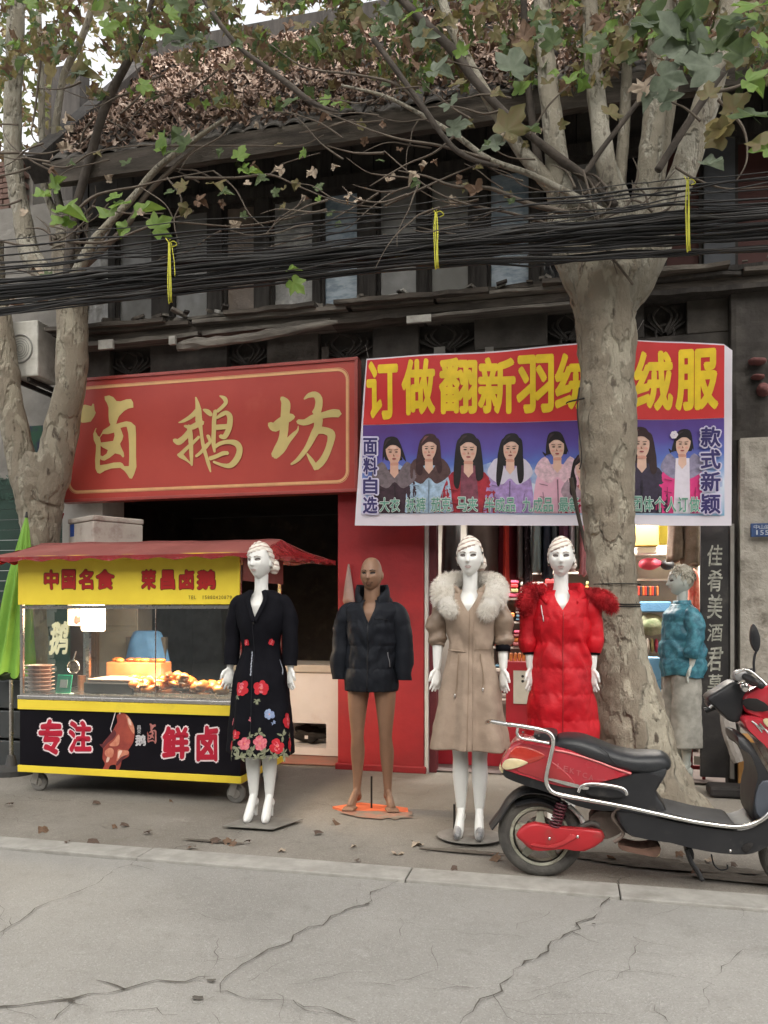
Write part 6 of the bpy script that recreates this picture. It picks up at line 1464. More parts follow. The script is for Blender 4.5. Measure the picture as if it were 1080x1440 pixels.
# raised inner collar
mb = MB(); V = []; F = []; n = 30
for j in range(6):
    for i in range(n+1):
        a = -2.55+5.1*i/n+pi; t = j/5; r_ = .088+.03*t-.02*(j == 5); x = sin(a)*(r_+.006*sin(a*9)); y = .012-cos(a)*(r_*.9); z = 1.455+.10*t-.05*(1-abs(a-pi)/2.55)*0-.06*max(0, -cos(a))*0-.085*max(0, (abs(a-pi)-1.3)/1.25)*(1-t*.3); V.append(Vector((x, y, z)))
for j in range(5):
    for i in range(n): q = j*(n+1)+i; F.append([q, q+1, q+n+2, q+n+1])
mb.add(V, F); mb.build('inner_collar', m_bgs, mn, local=True, smooth=True).modifiers.new('t', 'SOLIDIFY').thickness = .012
m_furw = M('cream_fur', (.92, .90, .86), .9, (.80, .76, .69), 9, (.3, .75), translucent=.45)
fur('fur_collar', [([(-.095, -.115, 1.36), (-.150, -.085, 1.43), (-.165, -.02, 1.50), (-.12, .07, 1.545), (0, .105, 1.55), (.12, .07, 1.545), (.165, -.02, 1.50), (.150, -.085, 1.43), (.100, -.115, 1.35)], [.040, .062, .066, .06, .05, .05, .06, .066, .062, .040])], m_furw, mn, 24000, (.016, .034), 3)
base_plate(mn, [(.20*cos(a), -.01+.17*sin(a)) for a in [2*pi*i/28 for i in range(28)]], .004, (-.09, -.05, .2), m_plate)
mb = MB()
for sx in (-1, 1):
    P = [(sx*.064, -.06, .055), (sx*.066, -.10, .042), (sx*.066, -.135, .034)]; mb.tube(P, [.036, .036, .026], 14, flat=.75, up=(1, 0, 0), round_ends=True)
    mb.tube([(sx*.058, .045, .10), (sx*.058, .056, .012)], [.02, .011], 8)
mb.build('shoes', M('silver_dark_shoe', (.12, .12, .125), .3, (.4, .4, .4), 20, spec=.8), mn, local=True, smooth=True)

# --- red down coat mannequin
g2 = to(789, 1178)
mn = female((g2.x, g2.y, .02), radians(5), 'white mannequin in a long bright red down coat with red fur hood trim', head_yaw=radians(-6), head_tilt=0, arm=(.188, .185), elbow_z=1.22, wrist_z=1.02, face=30, leg_gap=.060)
m_rd = M('bright_red_down', (.50, .006, .014), .55, (.36, .005, .012), 6, bump=.6, bscale=16, dist=.012, spec=.3)
rdc = Coat([(1.49, .09, .08, .012), (1.46, .14, .10, .01), (1.42, .17, .115, .005), (1.33, .178, .13, -.003), (1.18, .160, .13, 0), (1.05, .175, .14, 0), (.85, .195, .155, 0), (.55, .225, .175, 0), (.40, .23, .18, 0)], 1.49, .40, fold=.015, nf=5, quilt=.155, vneck=.12, vw=.45, wr=.016, wsc=5.5, seed=5, puff=.008)
mb = rdc.mesh(MB(), 110, 140); mb.build('coat', m_rd, mn, local=True, smooth=True).modifiers.new('t', 'SOLIDIFY').thickness = -.006
for sx in (-1, 1):
    mb = MB(); sleeve(mb, [(sx*.10, .01, 1.435), (sx*.155, .01, 1.405), (sx*.190, .012, 1.30), (sx*.195, .005, 1.18), (sx*.191, .0, 1.11)], [.035, .060, .064, .062, .056, .046], seed=sx*9, wr=.12, puff=.04, step=.085); mb.build('sleeve', m_rd, mn, local=True, smooth=True)
    mb = MB(); mb.tube([(sx*.191, .0, 1.112), (sx*.191, -.002, 1.095)], [.040, .038], 16); mb.build('cuff_lining', m_blackc, mn, local=True)
m_rdk = M('red_seam_dark', (.30, .008, .012), .5)
seam(mn, rdc, [(.02, 1.36), (.0, 1.0), (-.02, .42)], m_rdk, .0035, 'zip_placket'); seam(mn, rdc, [(-.78, 1.40), (-.66, 1.30)], M('silver_zip', (.6, .55, .55), .3, metal=.8), .0035, 'zip_pocket')
mb = MB(); V = []; F = []
for j in range(6):
    for i in range(n+1):
        a = -2.5+5.0*i/n+pi; t = j/5; r_ = .092+.05*t; x = sin(a)*(r_+.008*sin(a*7)); y = .012-cos(a)*(r_*.95); z = 1.45+.075*sin(t*2.4)-.10*max(0, (abs(a-pi)-1.2)/1.3); V.append(Vector((x, y, z)))
for j in range(5):
    for i in range(n): q = j*(n+1)+i; F.append([q, q+1, q+n+2, q+n+1])
mb.add(V, F); mb.build('hood', m_rd, mn, local=True, smooth=True).modifiers.new('t', 'SOLIDIFY').thickness = .014
mb = MB(); mb.ball((0, .12, 1.43), (.15, .09, .09), 24, 14, disp=lambda o: .12*noise.noise(o*14)); mb.build('hood_back', m_rd, mn, local=True, smooth=True)
m_furr = M('red_fur', (.55, .015, .025), .85, (.30, .01, .015), 12, translucent=.15)
fur('fur_trim', [([(-.215, -.04, 1.36), (-.215, -.06, 1.43), (-.18, -.04, 1.48), (-.13, -.04, 1.495)], [.03, .05, .05, .045, .03]), ([(-.17, .04, 1.47), (0, .15, 1.47), (.17, .05, 1.46)], [.035, .04, .04]), ([(.16, -.01, 1.47), (.22, -.03, 1.45), (.27, -.04, 1.42), (.295, -.03, 1.38)], [.03, .045, .05, .045, .03])], m_furr, mn, 14000, (.016, .034), 4)
base_plate(mn, [(.19*cos(a), .17*sin(a)) for a in [2*pi*i/28 for i in range(28)]], .006, (.0, .07, .2), m_plate)

# --- bald male mannequin in a dark down jacket
g3 = to(523, 1138)
mm = empty('mannequin', (g3.x, g3.y, .0), 'tan bald bearded male mannequin in a dark navy down jacket with bare legs', 'mannequin', None, radians(3)); parts = []
tb = MB()
tb.tube([(0, .01, .88), (0, .01, 1.0), (0, 0, 1.12), (0, -.005, 1.28), (0, .005, 1.36), (0, .012, 1.41), (0, .014, 1.46)], [.15, .14, .135, .155, .155, .115, .062], 24, flat=.66, up=(0, 1, 0)); tb.tube([(0, .016, 1.42), (0, .006, 1.50), (0, .008, 1.58)], [.068, .056, .056], 18)
for sx in (-1, 1):
    limb(tb, [((sx*.12, .01, 1.37), .040), ((sx*.175, .012, 1.335), .040), ((sx*.222, .01, 1.14), .038)])
    limb(tb, [((sx*.088, 0, .90), .088), ((sx*.098, -.012, .74), .070), ((sx*.100, -.016, .58), .050), ((sx*.10, -.014, .50), .044), ((sx*.104, .014, .39), .052), ((sx*.107, .02, .25), .036), ((sx*.110, .014, .13), .026)])
parts.append(remesh_mb(tb, .008, 4))
for sx, toe in ((-1, (-.135, -.13, .03)), (1, (.165, -.115, .03))):
    fb_ = MB(); a = Vector((sx*.110, .014, .13)); limb(fb_, [(a+Vector((0, 0, .08)), .027), (a, .027), (a+Vector((0, 0, -.03)), .032)]); t_ = Vector(toe); b_ = a.lerp(t_, .7); b_.z = .045
    fb_.tube(catmull([a+Vector((0, .01, -.01)), a.lerp(t_, .3)+Vector((0, 0, .0)), b_, t_], 10), [.034, .034, .034, .036, .039, .043, .046, .046, .042, .036, .028], 14, flat=.62, up=(1, 0, 0), round_ends=False); fb_.ball(a+Vector((0, .032, -.055)), (.028, .032, .034), 12, 8)
    d_ = (t_-a); d_.z = 0; d_.normalize(); s_ = Vector((-d_.y, d_.x, 0))
    for k in range(5): q = t_+s_*((k-2)*.0165)-d_*(.004*k if sx < 0 else .004*(4-k)); fb_.tube([q-d_*.03, q+d_*.012, q+d_*.026+Vector((0, 0, -.006))], [.012, .0105, .009], 8, round_ends=True)
    parts.append(remesh_mb(fb_, .0045, 3))
    hb = MB(); P1 = Vector((sx*.224, -.002, 1.08)); limb(hb, [((sx*.222, .008, 1.15), .036), (P1, .026)]); hand(hb, P1, (0, -.08, -1), sx, facing=70, sc=.9, spread=.03); parts.append(remesh_mb(hb, .004, 2))
build_head(mm, parts, (0, -.014, 1.638), radians(-4), radians(0), True, m_skint, 1.0, hair=None); finish_body(mm, parts, m_skint)
e = MB(); HC = (0, -.014, 1.638); RR = Rz(radians(-4))
face_patch(e, [(-.022, -.047), (0, -.044), (.022, -.047), (.030, -.058), (.031, -.085), (.018, -.103), (0, -.107), (-.018, -.103), (-.031, -.085), (-.030, -.058)], HC, RR, 1.0, .0008, male=True)
e.build('painted_beard', M('beard_brown', (.085, .045, .028), .6, (.14, .078, .048), 70), mm, local=True, smooth=True)
e = MB(); face_patch(e, [(-.019, -.061), (0, -.056), (.019, -.061), (0, -.070)], HC, RR, 1.0, .0024, male=True); e.build('painted_lips', M('brown_lip', (.2, .09, .06)), mm, local=True)
m_nv = M('dark_navy_down', (.013, .015, .020), .55, (.015, .017, .022), 7, bump=.6, bscale=16, dist=.010, spec=.10)
jk = Coat([(1.46, .10, .09, .015), (1.43, .16, .11, .01), (1.39, .185, .12, .005), (1.28, .178, .14, 0), (1.15, .172, .14, 0), (1.0, .176, .14, 0), (.83, .185, .145, 0)], 1.46, .83, fold=.006, nf=5, quilt=.157, vneck=.16, vw=.36, wr=.015, wsc=6, seed=8, puff=.009)
mb = jk.mesh(MB(), 100, 100); mb.build('jacket', m_nv, mm, local=True, smooth=True).modifiers.new('t', 'SOLIDIFY').thickness = -.008
for sx in (-1, 1):
    mb = MB(); sleeve(mb, [(sx*.10, .012, 1.405), (sx*.17, .01, 1.372), (sx*.218, .012, 1.23), (sx*.228, .0, 1.06), (sx*.228, -.012, .905)], [.035, .062, .068, .067, .064, .060, .055], seed=sx*4, wr=.12, puff=.04, step=.12); mb.build('sleeve', m_nv, mm, local=True, smooth=True)
m_nvs = M('navy_seam', (.008, .009, .012), .4)
seam(mm, jk, [(.0, 1.30), (-.02, .84)], m_nvs, .0045, 'zip'); seam(mm, jk, [(.25, 1.33), (.8, 1.325)], m_nvs, .003, 'yoke_seam'); seam(mm, jk, [(.85, 1.10), (.95, 1.0)], M('pocket_pull', (.3, .3, .32), .4), .0025, 'pocket_pull')
mb = MB(); V = []; F = []
for j in range(7):
    for i in range(n+1):
        a = -2.6+5.2*i/n+pi; t = j/6; r_ = .098+.028*sin(t*2.6); x = sin(a)*(r_+.006*sin(a*6)); y = .012-cos(a)*(r_*.95); z = 1.39+.20*t-.02*t*t-.10*max(0, (abs(a-pi)-1.5)/1.1)*(1-t*.1); V.append(Vector((x, y, z)))
for j in range(6):
    for i in range(n): q = j*(n+1)+i; F.append([q, q+1, q+n+2, q+n+1])
mb.add(V, F); mb.build('hood_collar', m_nv, mm, local=True, smooth=True).modifiers.new('t', 'SOLIDIFY').thickness = .022
mb = MB(); mb.ball((0, .12, 1.43), (.14, .08, .10), 24, 14, disp=lambda o: .12*noise.noise(o*12)); mb.build('hood_back', m_nv, mm, local=True, smooth=True)
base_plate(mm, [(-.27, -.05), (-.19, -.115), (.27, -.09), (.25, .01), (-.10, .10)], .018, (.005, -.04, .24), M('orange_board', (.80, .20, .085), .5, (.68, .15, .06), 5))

# --- teal jacket mannequin seen from the side
g4 = to(958, 1106)
mt = female((g4.x, g4.y, .03), radians(-68), 'white mannequin in a teal puffy jacket and grey trousers, seen from the side', head_yaw=radians(-8), arm=(.19, .18), elbow_z=1.17, wrist_z=1.00, hair=None, skin=M('aged_white_mannequin', (.50, .53, .49), .45, (.42, .45, .42), 6), face=60, sc=.94)
m_tl = M('teal_print', (.025, .12, .17), .45, (.06, .22, .28), 16, (.45, .6), bump=.5, bscale=18, dist=.012, stain=(.015, .06, .09), sscale=12)
tj = Coat([(1.50, .085, .085, .01), (1.46, .13, .11, .01), (1.41, .175, .14, .01), (1.30, .18, .16, .01), (1.15, .185, .185, .02), (1.02, .19, .20, .03), (.90, .175, .185, .03)], 1.50, .90, fold=.012, nf=6, quilt=.15, wr=.016, wsc=8, seed=12, puff=.009, hemz=.012)
mb = tj.mesh(MB(), 90, 80); mb.build('jacket', m_tl, mt, local=True, smooth=True).modifiers.new('t', 'SOLIDIFY').thickness = -.008
for sx in (-1, 1):
    mb = MB(); sleeve(mb, [(sx*.10, .01, 1.435), (sx*.165, .01, 1.40), (sx*.20, .01, 1.26), (sx*.198, -.02, 1.12), (sx*.19, -.03, 1.06)], [.04, .07, .074, .068, .06, .046], seed=sx*14, wr=.16, puff=.04, step=.1); mb.build('sleeve', m_tl, mt, local=True, smooth=True)
mb = MB(); mb.tube([(0, .01, 1.47), (0, .008, 1.53)], [.078, .070], 24, disp=lambda p, t, a: .06*sin(a*5)); mb.build('collar', m_tl, mt, local=True, smooth=True)
m_gt = M('mottled_grey_trousers', (.33, .32, .285), .85, (.22, .215, .19), 9, (.4, .6), bump=.4, bscale=16)
for sx in (-1, 1):
    tr_ = Coat([(.98, .10, .12, .01, sx*.07), (.80, .095, .125, .01, sx*.078), (.5, .098, .13, .0, sx*.082), (.31, .10, .13, -.005, sx*.082)], .98, .31, fold=.012, nf=5, wr=.008, seed=sx*3)
    mb = tr_.mesh(MB(), 48, 50); mb.build('trouser_leg', m_gt, mt, local=True, smooth=True).modifiers.new('t', 'SOLIDIFY').thickness = -.005
m_bh = M('ash_blond_hair', (.50, .48, .40), .6, (.32, .29, .23), 14); hc = Vector((0, .0, 1.70)); mb = MB(); rh = random.Random(4)
mb.ball(hc+Vector((0, .012, .02)), (.084, .102, .112), 30, 20, disp=lambda o: .06*noise.noise(o*40)); V2 = []
mb2 = MB()
hb_ = mb
ob = hb_.build('short_hair', m_bh, mt, local=True, smooth=True)
bm = bmesh.new(); bm.from_mesh(ob.data); dl = [v for v in bm.verts if (v.co.y < -.045 and v.co.z < 1.745) or (v.co.z < 1.66 and v.co.y < .02)]; bmesh.ops.delete(bm, geom=dl, context='VERTS'); bm.to_mesh(ob.data); bm.free()
for k in range(260):
    a = rh.uniform(0, 2*pi); t = rh.uniform(.1, 1.5); d = Vector((sin(t)*cos(a)*.08, sin(t)*sin(a)*.1, cos(t)*.112)); p = hc+Vector((0, .012, .02))+d
    if p.y < -.04 and p.z < 1.75: continue
    tip = p+Vector((d.x*.2, d.y*.2-.01*rh.random(), -.045*rh.random()-.01)); mb2.tube([p-d*.05, p.lerp(tip, .5)+d*.10, tip], [.006, .005, .001], 5)
mb2.build('hair_locks', m_bh, mt, local=True, smooth=True)
# ------------------------------------------------------------------ electric scooter
MV = 4.17
m_rp = M('scooter_red', (.42, .026, .040), .25, (.36, .02, .032), 3, coat=.6, stain=(.32, .06, .055), sscale=9, spos=(.6, .8), samt=.5)
m_bp = M('scooter_black_plastic', (.014, .0145, .017), .42, (.022, .022, .024), 5, stain=(.12, .11, .10), sscale=8, spos=(.58, .8), samt=.6)
m_gp = M('scooter_grey_plastic', (.026, .028, .031), .40, (.038, .040, .043), 5, stain=(.16, .15, .14), sscale=10, spos=(.6, .8), samt=.5)
m_chr = M('worn_chrome', (.78, .77, .75), .18, (.6, .58, .55), 12, metal=1, stain=(.35, .28, .22), sscale=22, spos=(.66, .76), samt=.7)
m_seat = M('black_vinyl_seat', (.018, .020, .023), .36, (.027, .029, .032), 6, bump=.25, bscale=120, spec=.5)
m_tyre = M('dusty_tyre', (.055, .052, .048), .85, (.10, .095, .085), 12, bump=.5, bscale=80)
m_rim = M('dull_green_rim', (.38, .38, .30), .5, (.28, .28, .22), 10, stain=(.12, .10, .08), sscale=14)
m_lens = M('clear_amber_lens', (.62, .52, .30), .15, (.5, .42, .25), 20, spec=.8, coat=.6)
m_rlens = M('red_lens', (.48, .05, .03), .12, (.4, .03, .02), 10, spec=.8, coat=.8)
sc_ = empty('electric_scooter', (W(900, 1200, MV).x, MV, .0), 'red and black electric scooter parked side-on at the kerb under the right tree', 'scooter')
def z7(x, y): return (680+x/2.7, 740+y/2.7)
def z4(x, y): return (680+x/4.909, 1000+y/4.909)
def sidep(pts, yn, yf, name, mat, bulge=.0, par=None, bev=.008, z=z7, k=3, sm=True, seg=7):
    """a body panel: outline on the near side, rounded over to the far side"""
    P = [z(*p) for p in pts]; P = smooth_poly(P, k) if sm else P
    Q = [W(p[0], p[1], yn) for p in P]; cx = sum(p.x for p in Q)/len(Q); cz = sum(p.z for p in Q)/len(Q); rings = []; mid = (yn+yf)/2; h = (yf-yn)/2
    def inset(f): return [Vector((cx+(p.x-cx)*f[0], f[1], cz+(p.z-cz)*f[0])) for p in Q]
    for s in range(seg+1):
        a = -pi/2+pi*s/seg; f = 1-bulge*(1-cos(a)**.5 if cos(a) > 0 else 1); rings.append(inset((f, mid+h*sin(a))))
    mb = MB(); mb.loft(rings); return mb.build(name, mat, par or sc_, smooth=False, bevel=bev if bulge == 0 else 0) if bulge == 0 else shade(mb.build(name, mat, par or sc_, smooth=True))
def shade(o):
    me = o.data
    try: me.set_sharp_from_angle(angle=radians(50))
    except Exception: pass
    return o
def tubep(pts, r, name, mat, y=None, ys=None, z=z7, n=40, par=None, rr=None):
    ys = ys or [y]*len(pts); P = [W(*z(*p), yy) for p, yy in zip(pts, ys)]; mb = MB(); P = catmull(P, n); mb.tube(P, rr and [interp([i/(len(rr)-1) for i in range(len(rr))], rr, k/n) for k in range(n+1)] or r, 10, round_ends=False); return mb.build(name, mat, par or sc_, smooth=True)
# wheels
def wheel(cx, cz, name):
    R_ = .213; e = MB(); e.torus((cx, MV, cz), R_-.035, .040, 'Y', 56, 12, fl=.95); t = e.build(name, m_tyre, sc_, smooth=True)
    r = MB(); r.lathe([(R_-.075, -.030), (R_-.062, -.034), (R_-.056, -.028), (R_-.060, 0), (R_-.056, .028), (R_-.062, .034), (R_-.075, .030), (R_-.082, .02), (R_-.082, -.02)], (cx, MV, cz), 'Y', 48, cap=False); r.build('rim', m_rim, t, smooth=False)
    for k in range(5):
        a = 2*pi*k/5+.3; d = Vector((cos(a), 0, sin(a))); s = Vector((-sin(a), 0, cos(a))); c0 = Vector((cx, MV, cz)); mb = MB()
        mb.loft([[c0+d*.045+s*w1*q1+Vector((0, y1, 0)) for w1, q1, y1 in ((.028, 1, -.025), (.028, -1, -.025), (.028, -1, .025), (.028, 1, .025))], [c0+d*(R_-.078)+s*w1*q1+Vector((0, y1, 0)) for w1, q1, y1 in ((.016, 1, -.018), (.016, -1, -.018), (.016, -1, .018), (.016, 1, .018))]]); mb.build('spoke', m_rim, t, bevel=.003)
    h = MB(); h.lathe([(.005, -.05), (.045, -.045), (.060, -.03), (.062, .03), (.045, .045), (.005, .05)], (cx, MV, cz), 'Y', 28); h.build('hub', M('grey_hub', (.16, .155, .15), .5, metal=.6), t)
    rot = MB(); rot.lathe([(.03, .052), (.085, .052), (.085, .056), (.03, .056)], (cx, MV, cz), 'Y', 30); rot.build('brake_disc', m_steel, t); return t
rc_ = W(759.5, 1176, MV); wheel(rc_.x, .213, 'rear_wheel'); fxx = rc_.x+1.27; wheel(fxx, .213, 'front_wheel')
# red hub cover on the swing arm
sidep([(222, 862), (270, 800), (350, 775), (450, 795), (600, 810), (790, 825), (830, 850), (825, 905), (700, 975), (560, 958), (430, 970), (330, 965), (260, 905)], MV-.115, MV-.060, 'hub_cover', M('cover_red', (.42, .022, .028), .4, (.34, .018, .024), 5, stain=(.25, .06, .05), sscale=10), .18, z=z4, k=2)
sidep([(330, 930), (480, 950), (600, 900), (640, 870), (600, 850), (560, 890), (450, 930), (350, 915)], MV-.122, MV-.112, 'cover_ridge', M('cover_red_light', (.46, .04, .045), .35), .1, z=z4, k=2)
mb = MB(); mb.ball(W(*z4(455, 880), MV-.117), (.008, .005, .008), 10, 6); mb.ball(W(*z4(650, 868), MV-.117), (.008, .005, .008), 10, 6); mb.build('cover_bolt', m_steel, sc_)
tubep([(440, 1140), (400, 1130), (300, 1180), (230, 1190)], .018, 'swing_arm', M('dirty_swing_arm', (.12, .11, .10), .6, metal=.5), MV-.055)
sidep([(530, 1130), (530, 1160), (470, 1190), (420, 1180), (400, 1110), (440, 1080), (500, 1090)], MV-.06, MV+.06, 'motor_mount', M('rusty_metal', (.11, .085, .07), .7, (.16, .12, .1), 14, metal=.3, bump=.4), .05)
sidep([(515, 1210), (600, 1225), (670, 1215), (660, 1255), (610, 1250), (530, 1232)], MV-.09, MV+.05, 'battery_bracket', M('rusty_brown', (.20, .11, .08), .7, (.12, .07, .05), 14), .0, bev=.003)
tubep([(515, 1070), (490, 1105), (530, 1165), (495, 1200)], .009, 'bent_bracket', M('rusty_metal', (.11, .085, .07)), MV-.13)
# shock with coil spring
c0, c1 = W(*z4(545, 630), MV-.09), W(*z4(490, 800), MV-.09); mb = MB(); mb.tube([c0, c1], .010, 10); mb.build('shock_rod', m_chr, sc_)
mb = MB(); P = []; d = (c1-c0); u = Vector((0, 1, 0)); s = d.normalized().cross(u)
for i in range(121): t = i/120; a = t*2*pi*8; P.append(c0+d*t+u*.026*cos(a)+s*.026*sin(a))
mb.tube(P, .0055, 6); mb.build('coil_spring', M('dark_red_spring', (.10, .02, .03), .4), sc_, smooth=True)
# rear mudguard
def band(pts, w0, y0, y1, name, mat, z=z7, thick=.008):
    P = catmull([W(*z(*p), MV) for p in pts], 24); mb = MB(); rings = []
    for i, p in enumerate(P):
        d = (P[min(i+1, 24)]-P[max(i-1, 0)]); d.y = 0; d.normalize(); nn = Vector((-d.z, 0, d.x)); ring = []
        hw = (y1-y0)/2; m_ = (y0+y1)/2
        for k in range(7): a = -1+2*k/6; ring.append(Vector((p.x, m_+a*hw, p.z))+nn*(-.35*hw*a*a))
        for k in range(6, -1, -1): a = -1+2*k/6; ring.append(Vector((p.x, m_+a*hw*.96, p.z))+nn*(-.35*hw*a*a)-nn*thick)
        rings.append(ring)
    mb.loft(rings); return mb.build(name, mat, sc_, smooth=False)
band([(20, 1125), (55, 1080), (95, 1020), (150, 985), (230, 985), (300, 1010)], 0, MV-.075, MV+.075, 'rear_mudguard', m_bp)
band([(120, 1035), (200, 1020), (270, 1040), (320, 1090)], 0, MV-.06, MV+.06, 'inner_mudguard', m_bp)
tubep([(325, 1062), (345, 1080), (372, 1110), (380, 1135)], .012, 'white_strut', M('white_strut', (.6, .6, .58), .4), MV-.05)
# tail bodywork
YN, YF = MV-.145, MV+.145
sidep([(62, 922), (75, 955), (150, 985), (260, 1020), (350, 1065), (450, 1085), (540, 1085), (640, 1100), (700, 1100), (690, 1060), (660, 1010), (690, 950), (600, 935), (480, 960), (350, 960), (200, 930), (110, 905)], YN+.012, YF-.012, 'under_body', m_bp, .06, k=2)
sidep([(110, 822), (160, 818), (250, 835), (330, 850), (420, 885), (500, 915), (570, 937), (548, 955), (470, 975), (400, 990), (345, 1003), (250, 985), (150, 955), (75, 930), (58, 905), (80, 865)], YN, YF, 'red_tail_panel', m_rp, .10, k=3)
sidep([(150, 865), (240, 880), (330, 950), (345, 990), (260, 975), (170, 945), (120, 925)], YN-.004, YN+.02, 'panel_inset', M('scooter_red_dark', (.36, .03, .035), .3, coat=.5), .1, k=2)
sidep([(118, 838), (165, 838), (225, 862), (232, 878), (205, 893), (160, 905), (150, 892), (100, 878), (95, 868)], YN-.008, YN+.05, 'red_tail_lens', m_rlens, .12, k=3)
sidep([(70, 905), (90, 885), (130, 882), (170, 896), (160, 906), (130, 918), (90, 926), (72, 920)], YN-.010, YN+.04, 'clear_indicator_lens', m_lens, .12, k=3)
sidep([(60, 905), (58, 925), (80, 945), (110, 950), (112, 925), (85, 915)], YN+.02, YF-.02, 'tail_lamp', m_lens, .1, k=2)
# silver trim under the seat and along the bottom of the panel
tubep([(270, 850), (330, 862), (420, 890), (500, 920), (560, 940)], .005, 'red_trim', M('trim_pale_red', (.72, .22, .22), .3), YN-.002)
sidep([(380, 1000), (250, 965), (262, 958), (400, 992)], YN-.01, YN+.01, 'silver_flash', m_chr, 0, bev=0, k=2)
# faint letters printed on the side panel
mb = MB()
for i, ch in enumerate('LEKTCA'):
    x = 280+i*24; y = 902+i*8.4; p0 = z7(x, y); p1 = z7(x+17, y+20); glyph_into(mb, ch, (p0[0], p0[1], p1[0], p1[1]), YN-.0035, .02, shear=1, rot=1.5)
mb.build('faint_lettering', M('faint_pink_print', (.46, .10, .11), .4), sc_)
# seat
def seat():
    prof = [(250, 812, 850, .07), (275, 795, 855, .10), (310, 785, 862, .125), (370, 788, 875, .14), (430, 808, 893, .145), (490, 832, 912, .142), (560, 848, 930, .135), (620, 850, 936, .13), (670, 853, 930, .115), (700, 868, 915, .085), (708, 885, 900, .05)]
    rings = []
    for x, yt, yb, hw in prof:
        t = W(*z7(x, yt), MV); b = W(*z7(x, yb), MV); h = t.z-b.z; ring = []
        for i in range(28):
            a = 2*pi*i/28; cx = math.copysign(abs(cos(a))**.55, cos(a)); cz = math.copysign(abs(sin(a))**.75, sin(a)); ring.append(Vector((t.x, MV+hw*cx, b.z+h/2+h/2*cz*(1-.10*abs(cx) if cz > 0 else 1))))
        rings.append(ring)
    R2 = []
    for i in range(len(rings)-1):
        for k in range(4):
            f = k/4; p0, p1, p2, p3 = rings[max(i-1, 0)], rings[i], rings[i+1], rings[min(i+2, len(rings)-1)]
            R2.append([.5*((2*b)+(c-a)*f+(2*a-5*b+4*c-d)*f*f+(3*b-a-3*c+d)*f*f*f) for a, b, c, d in zip(p0, p1, p2, p3)])
    R2.append(rings[-1]); mb = MB(); mb.loft(R2); return mb.build('seat', m_seat, sc_, smooth=True)
st_ = seat()
mb = MB(); P = catmull([W(*z7(x, y), MV-w_) for x, y, w_ in ((440, 838, .146), (470, 860, .147), (480, 880, .147), (505, 905, .144))], 12); mb.tube(P, .0025, 6); mb.build('seam', M('seat_seam', (.01, .01, .012), .5), st_)
# side cover under the seat, foot board, leg shield
sidep([(470, 985), (540, 945), (640, 930), (700, 920), (690, 960), (662, 1000), (655, 1050), (690, 1110), (640, 1095), (560, 1060), (480, 1040), (360, 1030), (355, 1008), (400, 995)], YN+.02, YF-.02, 'side_cover', m_gp, .12, k=3)
sidep([(380, 1000), (400, 985), (480, 992), (530, 1005), (545, 1025), (500, 1035), (400, 1025)], YN-.01, YN+.04, 'foot_peg', m_bp, .2, k=2)
sidep([(500, 1085), (600, 1095), (700, 1118), (830, 1142), (950, 1158), (1010, 1150), (1060, 1130), (1110, 1085), (1180, 1000), (1230, 1010), (1200, 1110), (1130, 1190), (1060, 1235), (1000, 1252), (900, 1247), (800, 1230), (700, 1205), (600, 1190), (530, 1165)], MV-.165, MV+.165, 'foot_board', m_bp, .05, k=2)
sidep([(690, 1085), (830, 1120), (950, 1138), (950, 1150), (820, 1135), (680, 1105)], MV-.16, MV+.16, 'foot_mat', M('rubber_mat', (.06, .06, .062), .8), 0, bev=.002, k=2)
sidep([(980, 1222), (1000, 1205), (1025, 1205), (1015, 1228), (995, 1243)], MV-.170, MV-.15, 'side_vent', m_dark, .05, k=2)
mb = MB(); mb.ball(W(*z7(937, 1233), MV-.168), (.007, .005, .007), 10, 6); mb.build('foot_board_bolt', m_steel, sc_)
# leg shield: dark inside, red outside
sidep([(960, 790), (1000, 800), (1035, 850), (1075, 920), (1130, 1000), (1160, 1060), (1130, 1120), (1080, 1140), (1030, 1120), (1022, 1060), (1030, 1000), (1040, 940), (1010, 860), (970, 830)], MV-.15, MV+.15, 'inner_leg_shield', m_bp, .10, k=3)
sidep([(1045, 985), (1080, 965), (1120, 1010), (1150, 1080), (1100, 1110), (1050, 1110), (1030, 1060)], MV-.156, MV-.14, 'glove_panel', M('slate_plastic', (.07, .08, .10), .5), .1, k=2)
sidep([(985, 730), (1020, 722), (1080, 735), (1140, 760), (1200, 860), (1240, 980), (1220, 1040), (1150, 970), (1080, 850), (1030, 800), (995, 765)], MV-.17, MV+.17, 'red_leg_shield', m_rp, .10, k=3)
mb = MB()
for a_, b_ in (((1018, 740), (1062, 772)), ((1062, 772), (1048, 748)), ((1048, 748), (1086, 790)), ((1030, 748), (1058, 782))):
    p, q = W(*z7(*a_), MV-.173), W(*z7(*b_), MV-.173); mb.tube([p, q], .0035, 4)
mb.build('silver_emblem_stroke', m_chr, sc_)
sidep([(1062, 735), (1080, 730), (1100, 750), (1085, 765), (1068, 752)], MV-.176, MV-.165, 'front_indicator', m_lens, .1, k=2)
